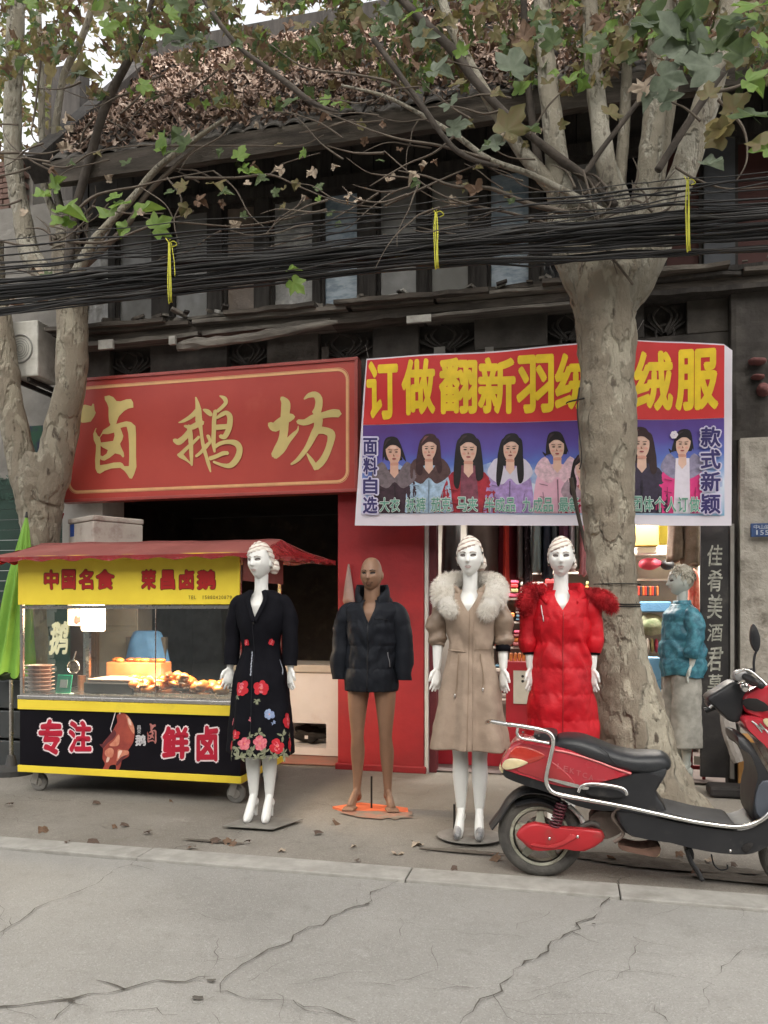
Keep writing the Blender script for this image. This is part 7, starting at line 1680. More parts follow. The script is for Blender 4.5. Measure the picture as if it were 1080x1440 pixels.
# head unit
sidep([(850, 655), (900, 620), (950, 590), (985, 600), (1010, 650), (990, 700), (975, 745), (940, 745), (905, 715), (880, 690)], MV-.10, MV+.08, 'handlebar_cowl', m_bp, .15, k=3)
sidep([(990, 640), (1030, 615), (1090, 600), (1150, 640), (1160, 720), (1120, 760), (1060, 735), (1000, 712), (985, 680)], MV-.12, MV+.12, 'red_head_fairing', m_rp, .14, k=3)
sidep([(985, 660), (1040, 655), (1090, 690), (1060, 705), (1000, 695)], MV-.128, MV-.11, 'dark_instrument_gap', m_dark, .1, k=2)
tubep([(955, 560), (1000, 545), (1050, 580), (1075, 605)], .006, 'brake_lever', m_chr, ys=[MV-.22, MV-.24, MV-.25, MV-.26])
tubep([(960, 580), (990, 570), (1030, 590), (1055, 605)], .017, 'grip', m_bp, ys=[MV-.12, MV-.18, MV-.24, MV-.30])
tubep([(960, 580), (990, 560), (1020, 550)], .017, 'far_grip', m_bp, ys=[MV+.12, MV+.2, MV+.30])
sidep([(955, 555), (985, 545), (1005, 560), (1000, 580), (970, 590), (955, 580)], MV-.19, MV-.12, 'switch_pod', M('grey_switch', (.25, .25, .25), .4, spec=.7), .2, k=2)
sidep([(975, 600), (1000, 595), (1012, 615), (1000, 632), (980, 625)], MV-.17, MV-.10, 'lever_clamp', m_chr, .2, k=2)
sidep([(1005, 570), (1045, 580), (1062, 600), (1040, 612), (1010, 600)], MV-.16, MV-.06, 'dial_housing', m_bp, .2, k=2)
sidep([(848, 668), (866, 655), (885, 668), (878, 690), (856, 688)], MV-.06, MV+.04, 'key_lock', m_gp, .2, k=2)
tubep([(858, 690), (868, 680), (880, 678)], .008, 'chrome_key', m_chr, MV-.07)
tubep([(840, 700), (870, 690), (900, 680)], .014, 'front_hook', m_bp, MV-.03)
# mirrors
tubep([(1028, 552), (1026, 520), (1030, 490), (1038, 470)], .006, 'mirror_stem', m_bp, MV-.16)
sidep([(1016, 385), (1028, 371), (1042, 392), (1052, 425), (1050, 462), (1038, 480), (1022, 462), (1013, 430)], MV-.175, MV-.145, 'mirror', m_bp, .12, k=3)
tubep([(1100, 600), (1120, 540), (1130, 490)], .006, 'mirror_stem', m_bp, MV+.2); sidep([(1110, 480), (1140, 420), (1165, 430), (1160, 480), (1130, 500)], MV+.18, MV+.21, 'mirror', m_bp, .12, k=3)
# chrome guard bar and racks
def two(pts, r, name, dy, ys=None):
    for sg in (-1, 1): tubep(pts, r, name, m_chr, MV+sg*dy)
two([(90, 752), (150, 760), (215, 772), (250, 785), (265, 815), (258, 860), (242, 930), (238, 970), (255, 1005), (300, 1022), (400, 1040), (520, 1062), (650, 1090), (780, 1118), (890, 1135), (960, 1141), (1020, 1132), (1070, 1105), (1110, 1060)], .0115, 'guard_bar', .178)
tubep([(90, 752), (30, 741), (12, 745), (30, 741), (90, 752)], .0115, 'rack_loop', m_chr, ys=[MV-.178, MV-.12, MV, MV+.12, MV+.178], n=50)
two([(130, 768), (128, 788), (145, 805), (200, 815), (250, 825)], .008, 'rack_brace', .178)
two([(360, 1010), (375, 985), (420, 978), (500, 988), (535, 1000), (545, 1020)], .0085, 'peg_loop', .182)
mb = MB(); mb.tube([W(*z7(150, 782), MV-.17), W(*z7(150, 782), MV+.17)], .006, 8); mb.tube([W(*z7(210, 795), MV-.17), W(*z7(210, 795), MV+.17)], .006, 8); mb.build('rack_cross_bar', m_chr, sc_)
sidep([(190, 790), (260, 785), (280, 800), (260, 815), (200, 812)], MV-.10, MV+.10, 'rack_pad', m_seat, .1, k=2)
# stand, cables
tubep([(770, 1225), (785, 1270), (810, 1310), (832, 1345)], .011, 'centre_stand', m_bp, MV+.02); tubep([(770, 1225), (790, 1275), (815, 1310), (828, 1340)], .010, 'side_stand', m_bp, MV-.09)
sidep([(770, 1225), (795, 1228), (800, 1262), (785, 1270), (770, 1250)], MV-.06, MV+.03, 'stand_bracket', m_bp, .05, k=2)
tubep([(865, 1245), (875, 1285), (900, 1305), (925, 1300), (925, 1285)], .004, 'loose_cable', m_bp, MV-.02)
sidep([(650, 1255), (655, 1225), (672, 1215), (668, 1250)], MV-.08, MV-.02, 'yellowed_bracket', M('yellow_tape', (.45, .38, .2), .6), 0, bev=.001, k=2)
# front fork and mudguard (just beyond the frame)
mb = MB(); mb.tube([W(*z7(1190, 860), MV), Vector((fxx-.02, MV, .32))], .022, 12); mb.build('steering_tube', m_bp, sc_)
for sg in (-1, 1): mb = MB(); mb.tube([(fxx-.05, MV+sg*.07, .46), (fxx, MV+sg*.07, .21)], .016, 10); mb.build('fork_leg', m_chr, sc_)
P = [(fxx+.25*cos(a), MV, .213+.25*sin(a)) for a in [radians(d_) for d_ in (20, 50, 80, 110, 140, 165)]]; mb = MB(); rings = []
for p in catmull(P, 20):
    d = (p-Vector((fxx, MV, .213))).normalized(); rings.append([p+Vector((0, y_, 0))+d*q for y_, q in ((-.06, -.025), (-.045, .0), (0, .01), (.045, 0), (.06, -.025), (.05, -.03), (0, 0), (-.05, -.03))])
mb.loft(rings); mb.build('front_mudguard', m_rp, sc_)
# ------------------------------------------------------------------ plane trees
def mat_bark(name, pale, grey, dark, sc=1.0):
    m = bpy.data.materials.new(name); m.use_nodes = True; t = m.node_tree; N = t.nodes; L = t.links; b = N['Principled BSDF']
    tc = N.new('ShaderNodeTexCoord'); mp = N.new('ShaderNodeMapping'); mp.inputs['Scale'].default_value = (1, 1, .42); L.new(tc.outputs['Object'], mp.inputs[0])
    def nz(s, d=6, r=.6):
        n = N.new('ShaderNodeTexNoise'); n.inputs['Scale'].default_value = s*sc; n.inputs['Detail'].default_value = d; n.inputs['Roughness'].default_value = r; L.new(mp.outputs[0], n.inputs['Vector']); return n.outputs[0]
    def rg(s, a, c):
        r = N.new('ShaderNodeMapRange'); r.inputs[1].default_value = a; r.inputs[2].default_value = c; L.new(s, r.inputs[0]); return r.outputs[0]
    def mix(f, a, c):
        x = N.new('ShaderNodeMix'); x.data_type = 'RGBA'; L.new(f, x.inputs[0])
        for k, q in ((6, a), (7, c)):
            if hasattr(q, 'name'): L.new(q, x.inputs[k])
            else: x.inputs[k].default_value = (*q, 1)
        return x.outputs[2]
    n1 = nz(9, 4, .5); c = mix(rg(n1, .43, .53), pale, grey); c = mix(rg(nz(15, 5, .6), .60, .68), c, dark); c = mix(rg(nz(6, 3, .5), .60, .63), c, tuple(min(1, x*1.18) for x in pale)); c = mix(rg(nz(3, 4), .5, .7), c, tuple(x*.72 for x in grey))
    L.new(c, b.inputs['Base Color']); b.inputs['Roughness'].default_value = .85
    bp = N.new('ShaderNodeBump'); bp.inputs['Strength'].default_value = .9; bp.inputs['Distance'].default_value = .035
    ad = N.new('ShaderNodeMath'); ad.operation = 'ADD'; L.new(rg(n1, .42, .5), ad.inputs[0]); L.new(nz(35, 6, .7), ad.inputs[1]); L.new(ad.outputs[0], bp.inputs['Height']); L.new(bp.outputs[0], b.inputs['Normal']); return m
m_bark = mat_bark('plane_bark', (.37, .335, .26), (.26, .222, .168), (.085, .066, .048))
m_barkp = mat_bark('plane_limb_bark', (.41, .385, .32), (.31, .28, .22), (.13, .108, .085), 1.2)
m_barkd = M('dark_branch_bark', (.042, .034, .028), .85, (.085, .07, .058), 10, bump=.5, bscale=50)
m_twig = M('twig_bark', (.15, .125, .10), .85, (.10, .08, .065), 8)
def limb_px(tree, pts, v, name='limb', mat=None, n=None, seg=40, amp=.12, bumps=(), fr=6):
    """pts: (px, py, width px[, v])"""
    P = []; R = []
    for p in pts:
        vv = p[3] if len(p) > 3 else v; P.append(W(p[0], p[1], vv)); R.append(p[2]/2/PXM(p[0], vv))
    C = catmull(P, seg); rr = [interp([i/(len(R)-1) for i in range(len(R))], R, k/seg) for k in range(seg+1)]
    mb = MB(); n = n or (28 if max(R) > .08 else 12 if max(R) > .03 else 7)
    def dsp(p, t, a):
        d = amp*noise.fractal(p*fr, 1, 2, 4)+amp*.5*noise.noise(p*fr*.35)
        for bc, br, ba in bumps: d += ba*exp(-((p-bc).length/br)**2)
        return d
    mb.tube(C, rr, n, disp=dsp); return mb.build(name, mat or m_bark, tree, smooth=True), C
TV = 5.35
tree = empty('plane_tree', G(925, 1155), 'plane tree with a thick mottled trunk and pale limbs in front of the printed banner', 'tree')
tree.location.z = 0
bm_ = [(W(822, 640, TV-.17), .09, .25), (W(825, 700, TV-.15), .08, .30), (W(880, 705, TV-.2), .04, -.18), (W(858, 690, TV-.2), .05, -.15), (W(860, 600, TV-.2), .12, .12), (W(845, 515, TV-.2), .035, -.2), (W(820, 590, TV-.2), .06, .18), (W(885, 620, TV-.1), .07, .10)]
limb_px(tree, [(955, 1190, 150), (922, 1130, 118), (902, 1075, 104), (888, 1010, 96), (874, 940, 78), (864, 860, 68), (858, 780, 66), (856, 720, 72), (854, 650, 76), (855, 590, 80), (854, 530, 74), (853, 470, 80), (850, 430, 88), (848, 395, 96), (850, 350, 84)], TV, 'trunk', m_bark, 56, 170, .085, bm_, 8)
for k, (a, b, w0, w1) in enumerate([((918, 1115), (985, 1165), 34, 12), ((890, 1100), (850, 1175), 34, 14), ((925, 1130), (965, 1200), 34, 14)]):
    limb_px(tree, [(a[0], a[1], w0, TV-.12), ((a[0]+b[0])/2, (a[1]+b[1])/2-8, (w0+w1)/2, TV-.2), (b[0], b[1], w1, TV-.28)], TV, 'root', m_bark)
limb_px(tree, [(838, 445, 46), (822, 400, 50), (802, 360, 46), (792, 320, 44), (788, 280, 38), (780, 200, 30), (770, 110, 27), (764, 30, 25), (761, -60, 22)], TV-.02, 'limb', m_barkp, seg=60)
limb_px(tree, [(868, 440, 44), (895, 400, 46), (918, 360, 44), (930, 320, 40), (945, 280, 40), (965, 230, 38), (985, 170, 36), (1003, 110, 33), (1020, 40, 30), (1035, -60, 26)], TV-.04, 'limb', m_barkp, seg=60)
limb_px(tree, [(858, 400, 60), (862, 340, 58), (866, 290, 40), (852, 230, 28), (840, 150, 25), (832, 60, 22), (826, -60, 20)], TV, 'limb', m_barkp, seg=60)
limb_px(tree, [(880, 390, 50), (900, 330, 44), (910, 270, 36), (918, 190, 34), (924, 110, 32), (929, 30, 30), (931, -60, 28)], TV+.06, 'limb', m_barkp, seg=60)
limb_px(tree, [(872, 330, 22), (872, 260, 18), (878, 170, 16), (882, 80, 14), (885, -60, 12)], TV+.12, 'limb', m_barkp)
limb_px(tree, [(915, 300, 24), (930, 220, 20), (943, 130, 19), (950, 50, 17), (955, -60, 15)], TV+.15, 'limb', m_barkp)
limb_px(tree, [(850, 350, 30), (812, 300, 26), (765, 250, 22), (725, 200, 19), (688, 140, 17), (655, 80, 15), (628, 20, 13), (610, -50, 12)], TV-.05, 'limb', m_barkp, seg=60)
limb_px(tree, [(865, 290, 13), (830, 255, 12), (790, 225, 12), (745, 190, 11), (705, 155, 12), (665, 110, 12), (640, 75, 13), (600, 35, 12), (545, -20, 11)], TV-.12, 'branch', m_barkd)
limb_px(tree, [(822, 245, 8), (850, 205, 8), (885, 160, 7), (925, 105, 7), (955, 60, 5)], TV-.2, 'branch', m_barkd); limb_px(tree, [(925, 240, 11), (960, 185, 11), (1000, 125, 10), (1030, 85, 9), (1060, 40, 7)], TV-.2, 'branch', m_barkd)
limb_px(tree, [(850, 300, 11), (805, 275, 10), (745, 245, 9), (690, 225, 8), (640, 190, 7), (590, 160, 6), (540, 135, 5), (480, 120, 3)], TV-.15, 'branch', m_barkp)
limb_px(tree, [(760, 240, 12), (750, 180, 11), (742, 110, 10), (738, 40, 9), (735, -50, 8)], TV+.1, 'branch', m_barkd)
rt = random.Random(17)
def twig(tr_, pts, v, w0=4, w1=1.5, mat=None, name='twig'):
    n_ = len(pts); P = []
    for i, p in enumerate(pts): P.append((p[0], p[1], w0+(w1-w0)*i/(n_-1), (p[2] if len(p) > 2 else v)))
    return limb_px(tr_, P, v, name, mat or m_twig, 5, 8*n_, .1)
main_tw = [([(800, 300), (740, 285), (690, 265), (640, 262), (600, 248), (560, 240)], 9), ([(790, 320), (720, 300), (650, 285), (600, 262), (540, 212)], 5), ([(690, 225), (620, 205), (560, 195), (500, 175), (440, 150)], 5), ([(820, 240), (835, 290), (850, 330), (868, 385)], 4),
           ([(540, 290), (600, 262), (650, 240), (690, 225)], 4), ([(745, 190), (770, 150), (800, 120)], 4), ([(705, 155), (680, 160), (640, 150), (590, 152)], 4), ([(600, 160), (560, 120), (500, 105), (430, 95), (380, 62)], 5), ([(640, 190), (610, 215), (570, 232), (520, 262)], 4),
           ([(540, 330), (620, 350), (700, 330), (780, 300)], 3), ([(890, 400), (840, 320), (905, 285), (950, 240)], 4), ([(540, 215), (500, 215), (460, 205)], 4), ([(985, 170), (960, 150), (930, 140)], 4), ([(950, 235), (975, 250), (1020, 265), (1085, 262)], 4), ([(1000, 130), (1040, 120), (1085, 90)], 6), ([(1020, 60), (1050, 30), (1085, -10)], 6),
           ([(1010, 140), (1045, 180), (1050, 225), (1035, 255)], 5)]
for p, w0 in main_tw: twig(tree, p, TV-.3, w0)
limb_px(tree, [(525, 55, 8), (580, 130, 8), (640, 210, 7), (700, 235, 6)], TV-.35, 'branch', m_barkd)
# the long dark branch hanging in from the top left of the roof
limb_px(tree, [(262, -40, 5), (300, 20, 6), (335, 65, 7), (370, 92, 7), (405, 118, 8), (440, 145, 7), (475, 158, 5)], TV-.45, 'branch', m_barkd)
# left tree
LV = 6.15; tl = empty('plane_tree', (W(57, 760, LV).x, LV, 0), 'plane tree with a forked pale trunk behind the food cart at the left', 'tree')
b2 = [(W(20, 668, LV-.1), .08, .22)]
limb_px(tl, [(62, 1070, 70), (58, 960, 58), (57, 850, 50), (57, 770, 46), (56, 720, 58), (55, 690, 66), (58, 665, 62), (62, 640, 46)], LV, 'trunk', m_bark, 40, 110, .10, b2, 7)
limb_px(tl, [(48, 705, 44), (36, 670, 44), (24, 620, 38), (15, 570, 34), (8, 520, 36), (-2, 460, 38), (-10, 400, 36), (-14, 340, 34)], LV-.02, 'limb', m_bark, 30, 70, .10)
limb_px(tl, [(62, 705, 46), (74, 660, 50), (88, 600, 46), (99, 545, 40), (102, 480, 42), (101, 430, 42), (97, 380, 44), (92, 335, 36)], LV-.02, 'limb', m_bark, 30, 70, .10)
limb_px(tl, [(95, 420, 34), (62, 385, 30), (42, 355, 28), (30, 300, 25), (20, 240, 24), (18, 160, 24), (21, 80, 23), (25, -50, 22)], LV-.08, 'limb', m_barkp, seg=60)
limb_px(tl, [(98, 360, 16), (80, 310, 12), (62, 260, 10), (59, 200, 9), (58, 120, 9), (56, 60, 8), (52, -40, 7)], LV, 'branch', m_barkp)
limb_px(tl, [(96, 340, 14), (80, 270, 11), (76, 210, 11), (82, 150, 10), (92, 100, 10), (112, 60, 10), (128, 15, 9), (140, -50, 8)], LV+.05, 'branch', m_barkp)
limb_px(tl, [(96, 390, 16), (99, 345, 14), (106, 295, 12), (126, 225, 12), (150, 145, 12), (178, 90, 11), (202, 42, 9), (225, -40, 8)], LV-.25, 'branch', m_barkd, seg=50)
limb_px(tl, [(105, 390, 18), (125, 350, 14), (150, 318, 11), (185, 280, 10), (220, 238, 9), (255, 210, 8), (290, 185, 6), (320, 165, 5)], LV-.3, 'branch', m_barkp); limb_px(tl, [(110, 380, 12), (150, 345, 9), (180, 315, 8), (205, 275, 7), (245, 235, 6), (280, 205, 5)], LV-.25, 'branch', m_twig)
for p, w0 in [([(100, 305), (135, 275), (195, 262), (235, 252), (300, 240)], 5), ([(95, 340), (150, 340), (200, 322), (235, 312), (330, 318), (400, 308), (450, 298), (540, 302)], 4), ([(130, 290), (180, 300), (230, 300)], 3), ([(0, 338), (40, 345), (90, 335), (130, 300)], 4), ([(60, 230), (95, 235), (130, 215), (190, 205), (240, 205)], 3),
              ([(-5, 215), (30, 215), (70, 215), (110, 200)], 4), ([(60, 60), (50, 150), (45, 190), (65, 210)], 4), ([(235, 250), (255, 280), (245, 310), (252, 345)], 3), ([(195, 262), (230, 285), (245, 310)], 2), ([(300, 240), (330, 265), (350, 300), (372, 320)], 2.5), ([(170, 160), (200, 130), (195, 110), (190, 90)], 3),
              ([(260, 250), (330, 250), (380, 246), (420, 262), (480, 285), (540, 292)], 4), ([(0, 375), (30, 380), (60, 395), (50, 420)], 4), ([(240, 205), (300, 205), (360, 205), (420, 205), (455, 190)], 3), ([(380, 246), (400, 230), (450, 215)], 2.5)]: twig(tl, p, LV-.5, w0)
# random fine twigs
for k in range(60):
    on_r = k < 38; tr_ = tree if on_r else tl
    x = rt.uniform(420, 800) if on_r else rt.uniform(20, 330); y = rt.uniform(90, 340); v = (TV if on_r else LV)-rt.uniform(.0, .7); a = rt.uniform(-.9, .5); p = [(x, y)]
    for j in range(rt.randint(3, 5)): a += rt.uniform(-.4, .4); s = rt.uniform(16, 34); p.append((p[-1][0]-s*cos(a), p[-1][1]-s*sin(a)))
    twig(tr_, p, v, rt.uniform(2, 3.5), 1)
for k in range(26):   # dead shoots on the pollard heads
    x0, y0 = (rt.uniform(800, 930), rt.uniform(260, 330)) if k % 2 else (rt.uniform(70, 125), rt.uniform(300, 370)); tr_ = tree if k % 2 else tl; v = (TV if k % 2 else LV)-.15
    a = rt.uniform(.2, 2.9); twig(tr_, [(x0, y0), (x0+25*cos(a), y0-25*sin(a)), (x0+45*cos(a+.3), y0-45*sin(a+.3))], v, 5, 1)
# wires and a stick on the right trunk
for y in (822, 850, 853):
    c = W(864, y, TV); mb = MB(); r = 35/PXM(864, TV); mb.torus(c, r*1.0, .004, 'Z', 30, 5); mb.build('wire_loop', m_dark, tree)
mb = MB(); mb.tube([W(803, 672, 5.9), W(812, 720, 5.95), W(825, 775, 6.0)], [.016, .014, .013], 8); o = mb.build('leaning_stick', m_barkd); tag(o, 'dark wooden stick hanging in front of the banner against the right trunk', 'stick')
twig(tree, [(822, 560), (800, 565), (796, 568)], TV-.15, 3, 1.5, m_dark); twig(tree, [(815, 545), (812, 580), (818, 640), (815, 660)], TV-.2, 2.5, 1.5, m_dark)
HOLES = [(133, 80, 32, 24), (232, 75, 20, 22), (120, 25, 18, 18), (355, 25, 24, 14), (450, 22, 36, 16), (400, 48, 26, 9), (5, 40, 8, 14)]
# leaves: bigger ones are parts, the far foliage is one mass per tree
lm = {'bright': M('leaf_bright', (.20, .30, .06), .5, (.15, .27, .05), 5, translucent=.4), 'green': M('leaf_green', (.12, .175, .065), .5, (.08, .12, .05), 4, translucent=.45), 'blue': M('leaf_bluegreen', (.20, .245, .175), .5, (.12, .155, .105), 4, translucent=.4),
      'olive': M('leaf_olive', (.18, .18, .07), .55, (.20, .15, .075), 4, translucent=.45), 'brown': M('leaf_brown', (.20, .125, .08), .7, (.13, .08, .052), 6, translucent=.3), 'yellow': M('leaf_yellow', (.26, .22, .08), .55, (.2, .15, .06), 5, translucent=.4), 'pale': M('leaf_pale_dry', (.36, .30, .23), .8, (.25, .19, .14), 5)}
LM = {k: [leaf_mesh('leaf_'+k, m, s*7+3, .25+.15*s if k not in ('brown', 'pale') else .6+.2*s) for s in range(3)] for k, m in lm.items()}
def leaf(tr_, px, py, v, size_px, kind, tilt=None):
    me = rt.choice(LM[kind]); o = bpy.data.objects.new('leaf', me); COL.objects.link(o); o.parent = tr_; p = W(px, py, v)-world_loc(tr_); o.location = p
    o.rotation_euler = (radians(rt.uniform(35, 110)) if tilt is None else tilt, rt.uniform(-.5, .5), rt.uniform(-1.0, 1.0)); R_ = rt.uniform(-2.4, 2.4)
    o.rotation_euler = (Matrix.Rotation(rt.uniform(-.5, .5), 3, 'Z') @ Matrix.Rotation(radians(rt.uniform(40, 105)), 3, 'X') @ Matrix.Rotation(R_, 3, 'Z')).to_euler()
    s = size_px/PXM(px, v)*rt.uniform(.85, 1.15); o.scale = (s, s, s); return o
for (px, py, s, kd, tr_, v) in [(75, 262, 34, 'bright', tl, 5.3), (55, 272, 36, 'bright', tl, 5.3), (85, 290, 52, 'bright', tl, 5.25), (80, 310, 34, 'bright', tl, 5.3), (95, 315, 24, 'bright', tl, 5.3), (150, 300, 38, 'bright', tl, 5.25), (172, 288, 40, 'bright', tl, 5.2), (192, 296, 54, 'bright', tl, 5.2), (175, 318, 30, 'bright', tl, 5.2), (218, 322, 42, 'bright', tl, 5.15), (160, 280, 28, 'bright', tl, 5.2),
        (232, 195, 38, 'bright', tl, 5.3), (250, 188, 30, 'green', tl, 5.3), (262, 205, 34, 'green', tl, 5.3), (225, 208, 24, 'bright', tl, 5.3), (240, 215, 26, 'green', tl, 5.3), (335, 222, 36, 'bright', tl, 5.2), (350, 240, 36, 'bright', tl, 5.2), (372, 248, 22, 'green', tl, 5.2), (340, 235, 24, 'bright', tl, 5.2), (260, 262, 34, 'olive', tl, 5.3), (300, 255, 38, 'olive', tl, 5.3), (262, 292, 30, 'olive', tl, 5.3), (310, 270, 30, 'green', tl, 5.2), (278, 280, 26, 'brown', tl, 5.2),
        (428, 212, 20, 'bright', tl, 5.0), (441, 240, 20, 'pale', tl, 5.0), (445, 265, 20, 'green', tl, 5.0), (450, 280, 18, 'bright', tl, 5.0), (342, 305, 14, 'green', tl, 5.0), (405, 378, 26, 'bright', tl, 4.8), (412, 397, 32, 'bright', tl, 4.8), (508, 282, 24, 'pale', tl, 5.0), (490, 272, 18, 'pale', tl, 5.0), (668, 265, 34, 'brown', tree, 4.9), (462, 140, 26, 'bright', tree, 4.9), (470, 146, 20, 'bright', tree, 4.9),
        (55, 395, 34, 'blue', tl, 5.2), (45, 375, 30, 'pale', tl, 5.2), (58, 418, 28, 'brown', tl, 5.1), (10, 425, 30, 'pale', tl, 5.1), (5, 405, 26, 'pale', tl, 5.1), (70, 390, 26, 'green', tl, 5.1),
        (610, 95, 50, 'blue', tree, 4.7), (585, 50, 44, 'blue', tree, 4.7), (632, 145, 40, 'blue', tree, 4.7), (718, 100, 60, 'blue', tree, 4.7), (640, 120, 34, 'olive', tree, 4.7), (712, 185, 60, 'olive', tree, 4.8), (700, 200, 46, 'blue', tree, 4.8), (740, 180, 40, 'green', tree, 4.8), (635, 180, 44, 'blue', tree, 4.8),
        (985, 75, 90, 'blue', tree, 4.4), (960, 62, 80, 'blue', tree, 4.4), (1000, 95, 70, 'blue', tree, 4.4), (930, 108, 66, 'blue', tree, 4.4), (1010, 60, 70, 'green', tree, 4.4), (1045, 75, 60, 'green', tree, 4.3), (1055, 110, 56, 'bright', tree, 4.3), (1065, 58, 46, 'bright', tree, 4.3), (1030, 150, 60, 'olive', tree, 4.4), (1020, 180, 50, 'yellow', tree, 4.4), (1060, 165, 60, 'green', tree, 4.3), (1070, 200, 50, 'olive', tree, 4.3), (995, 225, 48, 'blue', tree, 4.4), (1018, 190, 54, 'olive', tree, 4.4),
        (940, 40, 80, 'green', tree, 4.4), (985, 22, 90, 'green', tree, 4.4), (1040, 25, 80, 'green', tree, 4.4), (905, 20, 60, 'green', tree, 4.5), (1065, 10, 60, 'bright', tree, 4.3), (922, 128, 50, 'blue', tree, 4.5), (908, 122, 40, 'pale', tree, 4.5), (915, 28, 60, 'blue', tree, 4.5), (750, 30, 44, 'green', tree, 4.7),
        (238, 50, 60, 'blue', tl, 5.2), (252, 62, 50, 'blue', tl, 5.2), (215, 45, 46, 'bright', tl, 5.2), (265, 8, 44, 'bright', tl, 5.2), (100, 100, 60, 'olive', tl, 5.4), (115, 98, 36, 'blue', tl, 5.4), (75, 108, 40, 'yellow', tl, 5.4), (70, 80, 50, 'brown', tl, 5.5)]: leaf(tree if tr_ is tree else tl, px, py, v, s, kd)
for k in range(165):   # hanging leaves across the top
    px = rt.uniform(-10, 1090); py = abs(rt.gauss(0, 1))*52-15+(20 if px > 500 else 0)
    if sum(exp(-((px-a_)/c_)**2-((py-b_)/d_)**2) for a_, b_, c_, d_ in HOLES) > .35: continue
    kd = rt.choices(('green', 'olive', 'blue', 'bright', 'brown', 'yellow'), (5, 5, 2.5, 3, 3, 1.5))[0]; tr_ = tl if px < 420 else tree
    leaf(tr_, px, py, rt.uniform(4.3, 5.6), rt.uniform(20, 44), kd)
for k in range(60):    # dry curled leaves caught in the twigs
    px = rt.uniform(30, 790); py = rt.uniform(150, 320); leaf(tl if px < 400 else tree, px, py, rt.uniform(4.7, 5.6), rt.uniform(12, 22), rt.choice(('pale', 'brown', 'olive', 'green', 'pale')))
def crown_mass(tr_, n, box, mats, size, seed, keep):
    rnd = random.Random(seed); mb = MB(); sh = [leaf_raw(s, .35) for s in range(8)]; c = 0
    while c < n:
        px = rnd.uniform(box[0], box[1]); py = rnd.uniform(box[2], box[3]); v = rnd.uniform(box[4], box[5])
        if not keep(px, py, rnd): c += .2; continue
        V, F = rnd.choice(sh); s = rnd.uniform(*size); R = Matrix.Rotation(rnd.uniform(0, 6.3), 3, 'Z') @ Matrix.Rotation(rnd.uniform(.3, 1.9), 3, 'X') @ Matrix.Rotation(rnd.uniform(0, 6.3), 3, 'Y'); p = W(px, py, v)
        mb.add([p+R @ (q*s) for q in V], F, rnd.choices(range(len(mats)), [3, 3, 2, 1.5, 1][:len(mats)])[0]); c += 1
    o = mb.build('foliage', mats, tr_); stuff(o)
kp = lambda px, py, r: noise.noise(Vector((px/55, py/42, 1)))+.5*noise.noise(Vector((px/20, py/20, 5)))+(.15 if px > 520 else .06)-.9*sum(exp(-((px-hx_)/hw_)**2-((py-hy_)/hh_)**2) for hx_, hy_, hw_, hh_ in HOLES) > -(.15)+max(0, (py-70)/120)
crown_mass(tree, 2300, (430, 1100, -60, 130, 5.2, 6.0), [lm['olive'], lm['green'], lm['brown'], lm['yellow'], lm['bright']], (.06, .13), 3, kp)
crown_mass(tl, 2400, (-30, 520, -60, 150, 5.3, 6.4), [lm['olive'], lm['green'], lm['brown'], lm['yellow'], lm['bright']], (.06, .13), 4, kp)
# trees standing behind the building, seen against the white sky
m_bt = [M('far_leaf_a', (.13, .15, .05), .6, (.10, .11, .04), 3, translucent=.4), M('far_leaf_b', (.22, .20, .08), .6, (.16, .13, .06), 3, translucent=.4), M('far_leaf_c', (.17, .11, .06), .6, translucent=.4)]
for q, (px, lab) in enumerate(((60, 'hazy tree behind the left end of the roof against the white sky'), (330, 'hazy tree rising behind the middle of the leafy roof'), (520, 'hazy tree rising behind the roof near the thick dark branch'))):
    v = 12.5+q*.8; base = W(px, 860, v); bt = empty('background_tree', (base.x, v, 0), lab, 'tree', 'trees behind the roof'); mb = MB()
    mb.tube(catmull([(base.x, v, 0), (base.x+.2, v, 4), (base.x-.1, v+.1, 8), (base.x+.2, v, 12)], 16), [.22]*8+[.16]*5+[.1]*4, 10); mb.build('trunk', m_barkd, bt)
    crown = MB(); rnd = random.Random(40+q); sh = [leaf_raw(s, .3) for s in range(8)]
    for k in range(4200):
        th = rnd.uniform(0, 2*pi); u = rnd.uniform(-1, 1); r = rnd.random()**.4; p = Vector((base.x+2.6*r*sqrt(1-u*u)*cos(th), v+2.0*r*sqrt(1-u*u)*sin(th), 9.6+3.4*r*u))
        if noise.noise(p*1.1)+.5*noise.noise(p*2.7) < -.02: continue
        V, F = rnd.choice(sh); s = rnd.uniform(.16, .26); R = Matrix.Rotation(rnd.uniform(0, 6.3), 3, 'Z') @ Matrix.Rotation(rnd.uniform(0, 3), 3, 'X'); crown.add([p+R @ (w_*s) for w_ in V], F, rnd.choice((0, 0, 1, 2)))
    o = crown.build('crown', m_bt, bt); stuff(o)

# crown foliage over the street, out of view, added to block light from above
def overhead(tr_, n, x0, x1, seed):
    rnd = random.Random(seed); mb = MB(); sh = [leaf_raw(s, .3) for s in range(8)]; c = 0
    while c < n:
        p = Vector((rnd.uniform(x0, x1), rnd.uniform(-4.5, 5.2), rnd.uniform(7.0, 10.0)))
        if noise.noise(p*.7) < -.12: c += .1; continue
        V, F = rnd.choice(sh); s = rnd.uniform(.22, .36); R = Matrix.Rotation(rnd.uniform(0, 6.3), 3, 'Z') @ Matrix.Rotation(rnd.uniform(-.9, .9), 3, 'X'); mb.add([p+R @ (q*s) for q in V], F, rnd.choice((0, 0, 1, 2))); c += 1
    stuff(mb.build('unseen_shade_foliage', [lm['olive'], lm['green'], lm['brown']], tr_))
overhead(tree, 3200, -1.0, 5.5, 5); overhead(tl, 3200, -7.5, -1.0, 6)
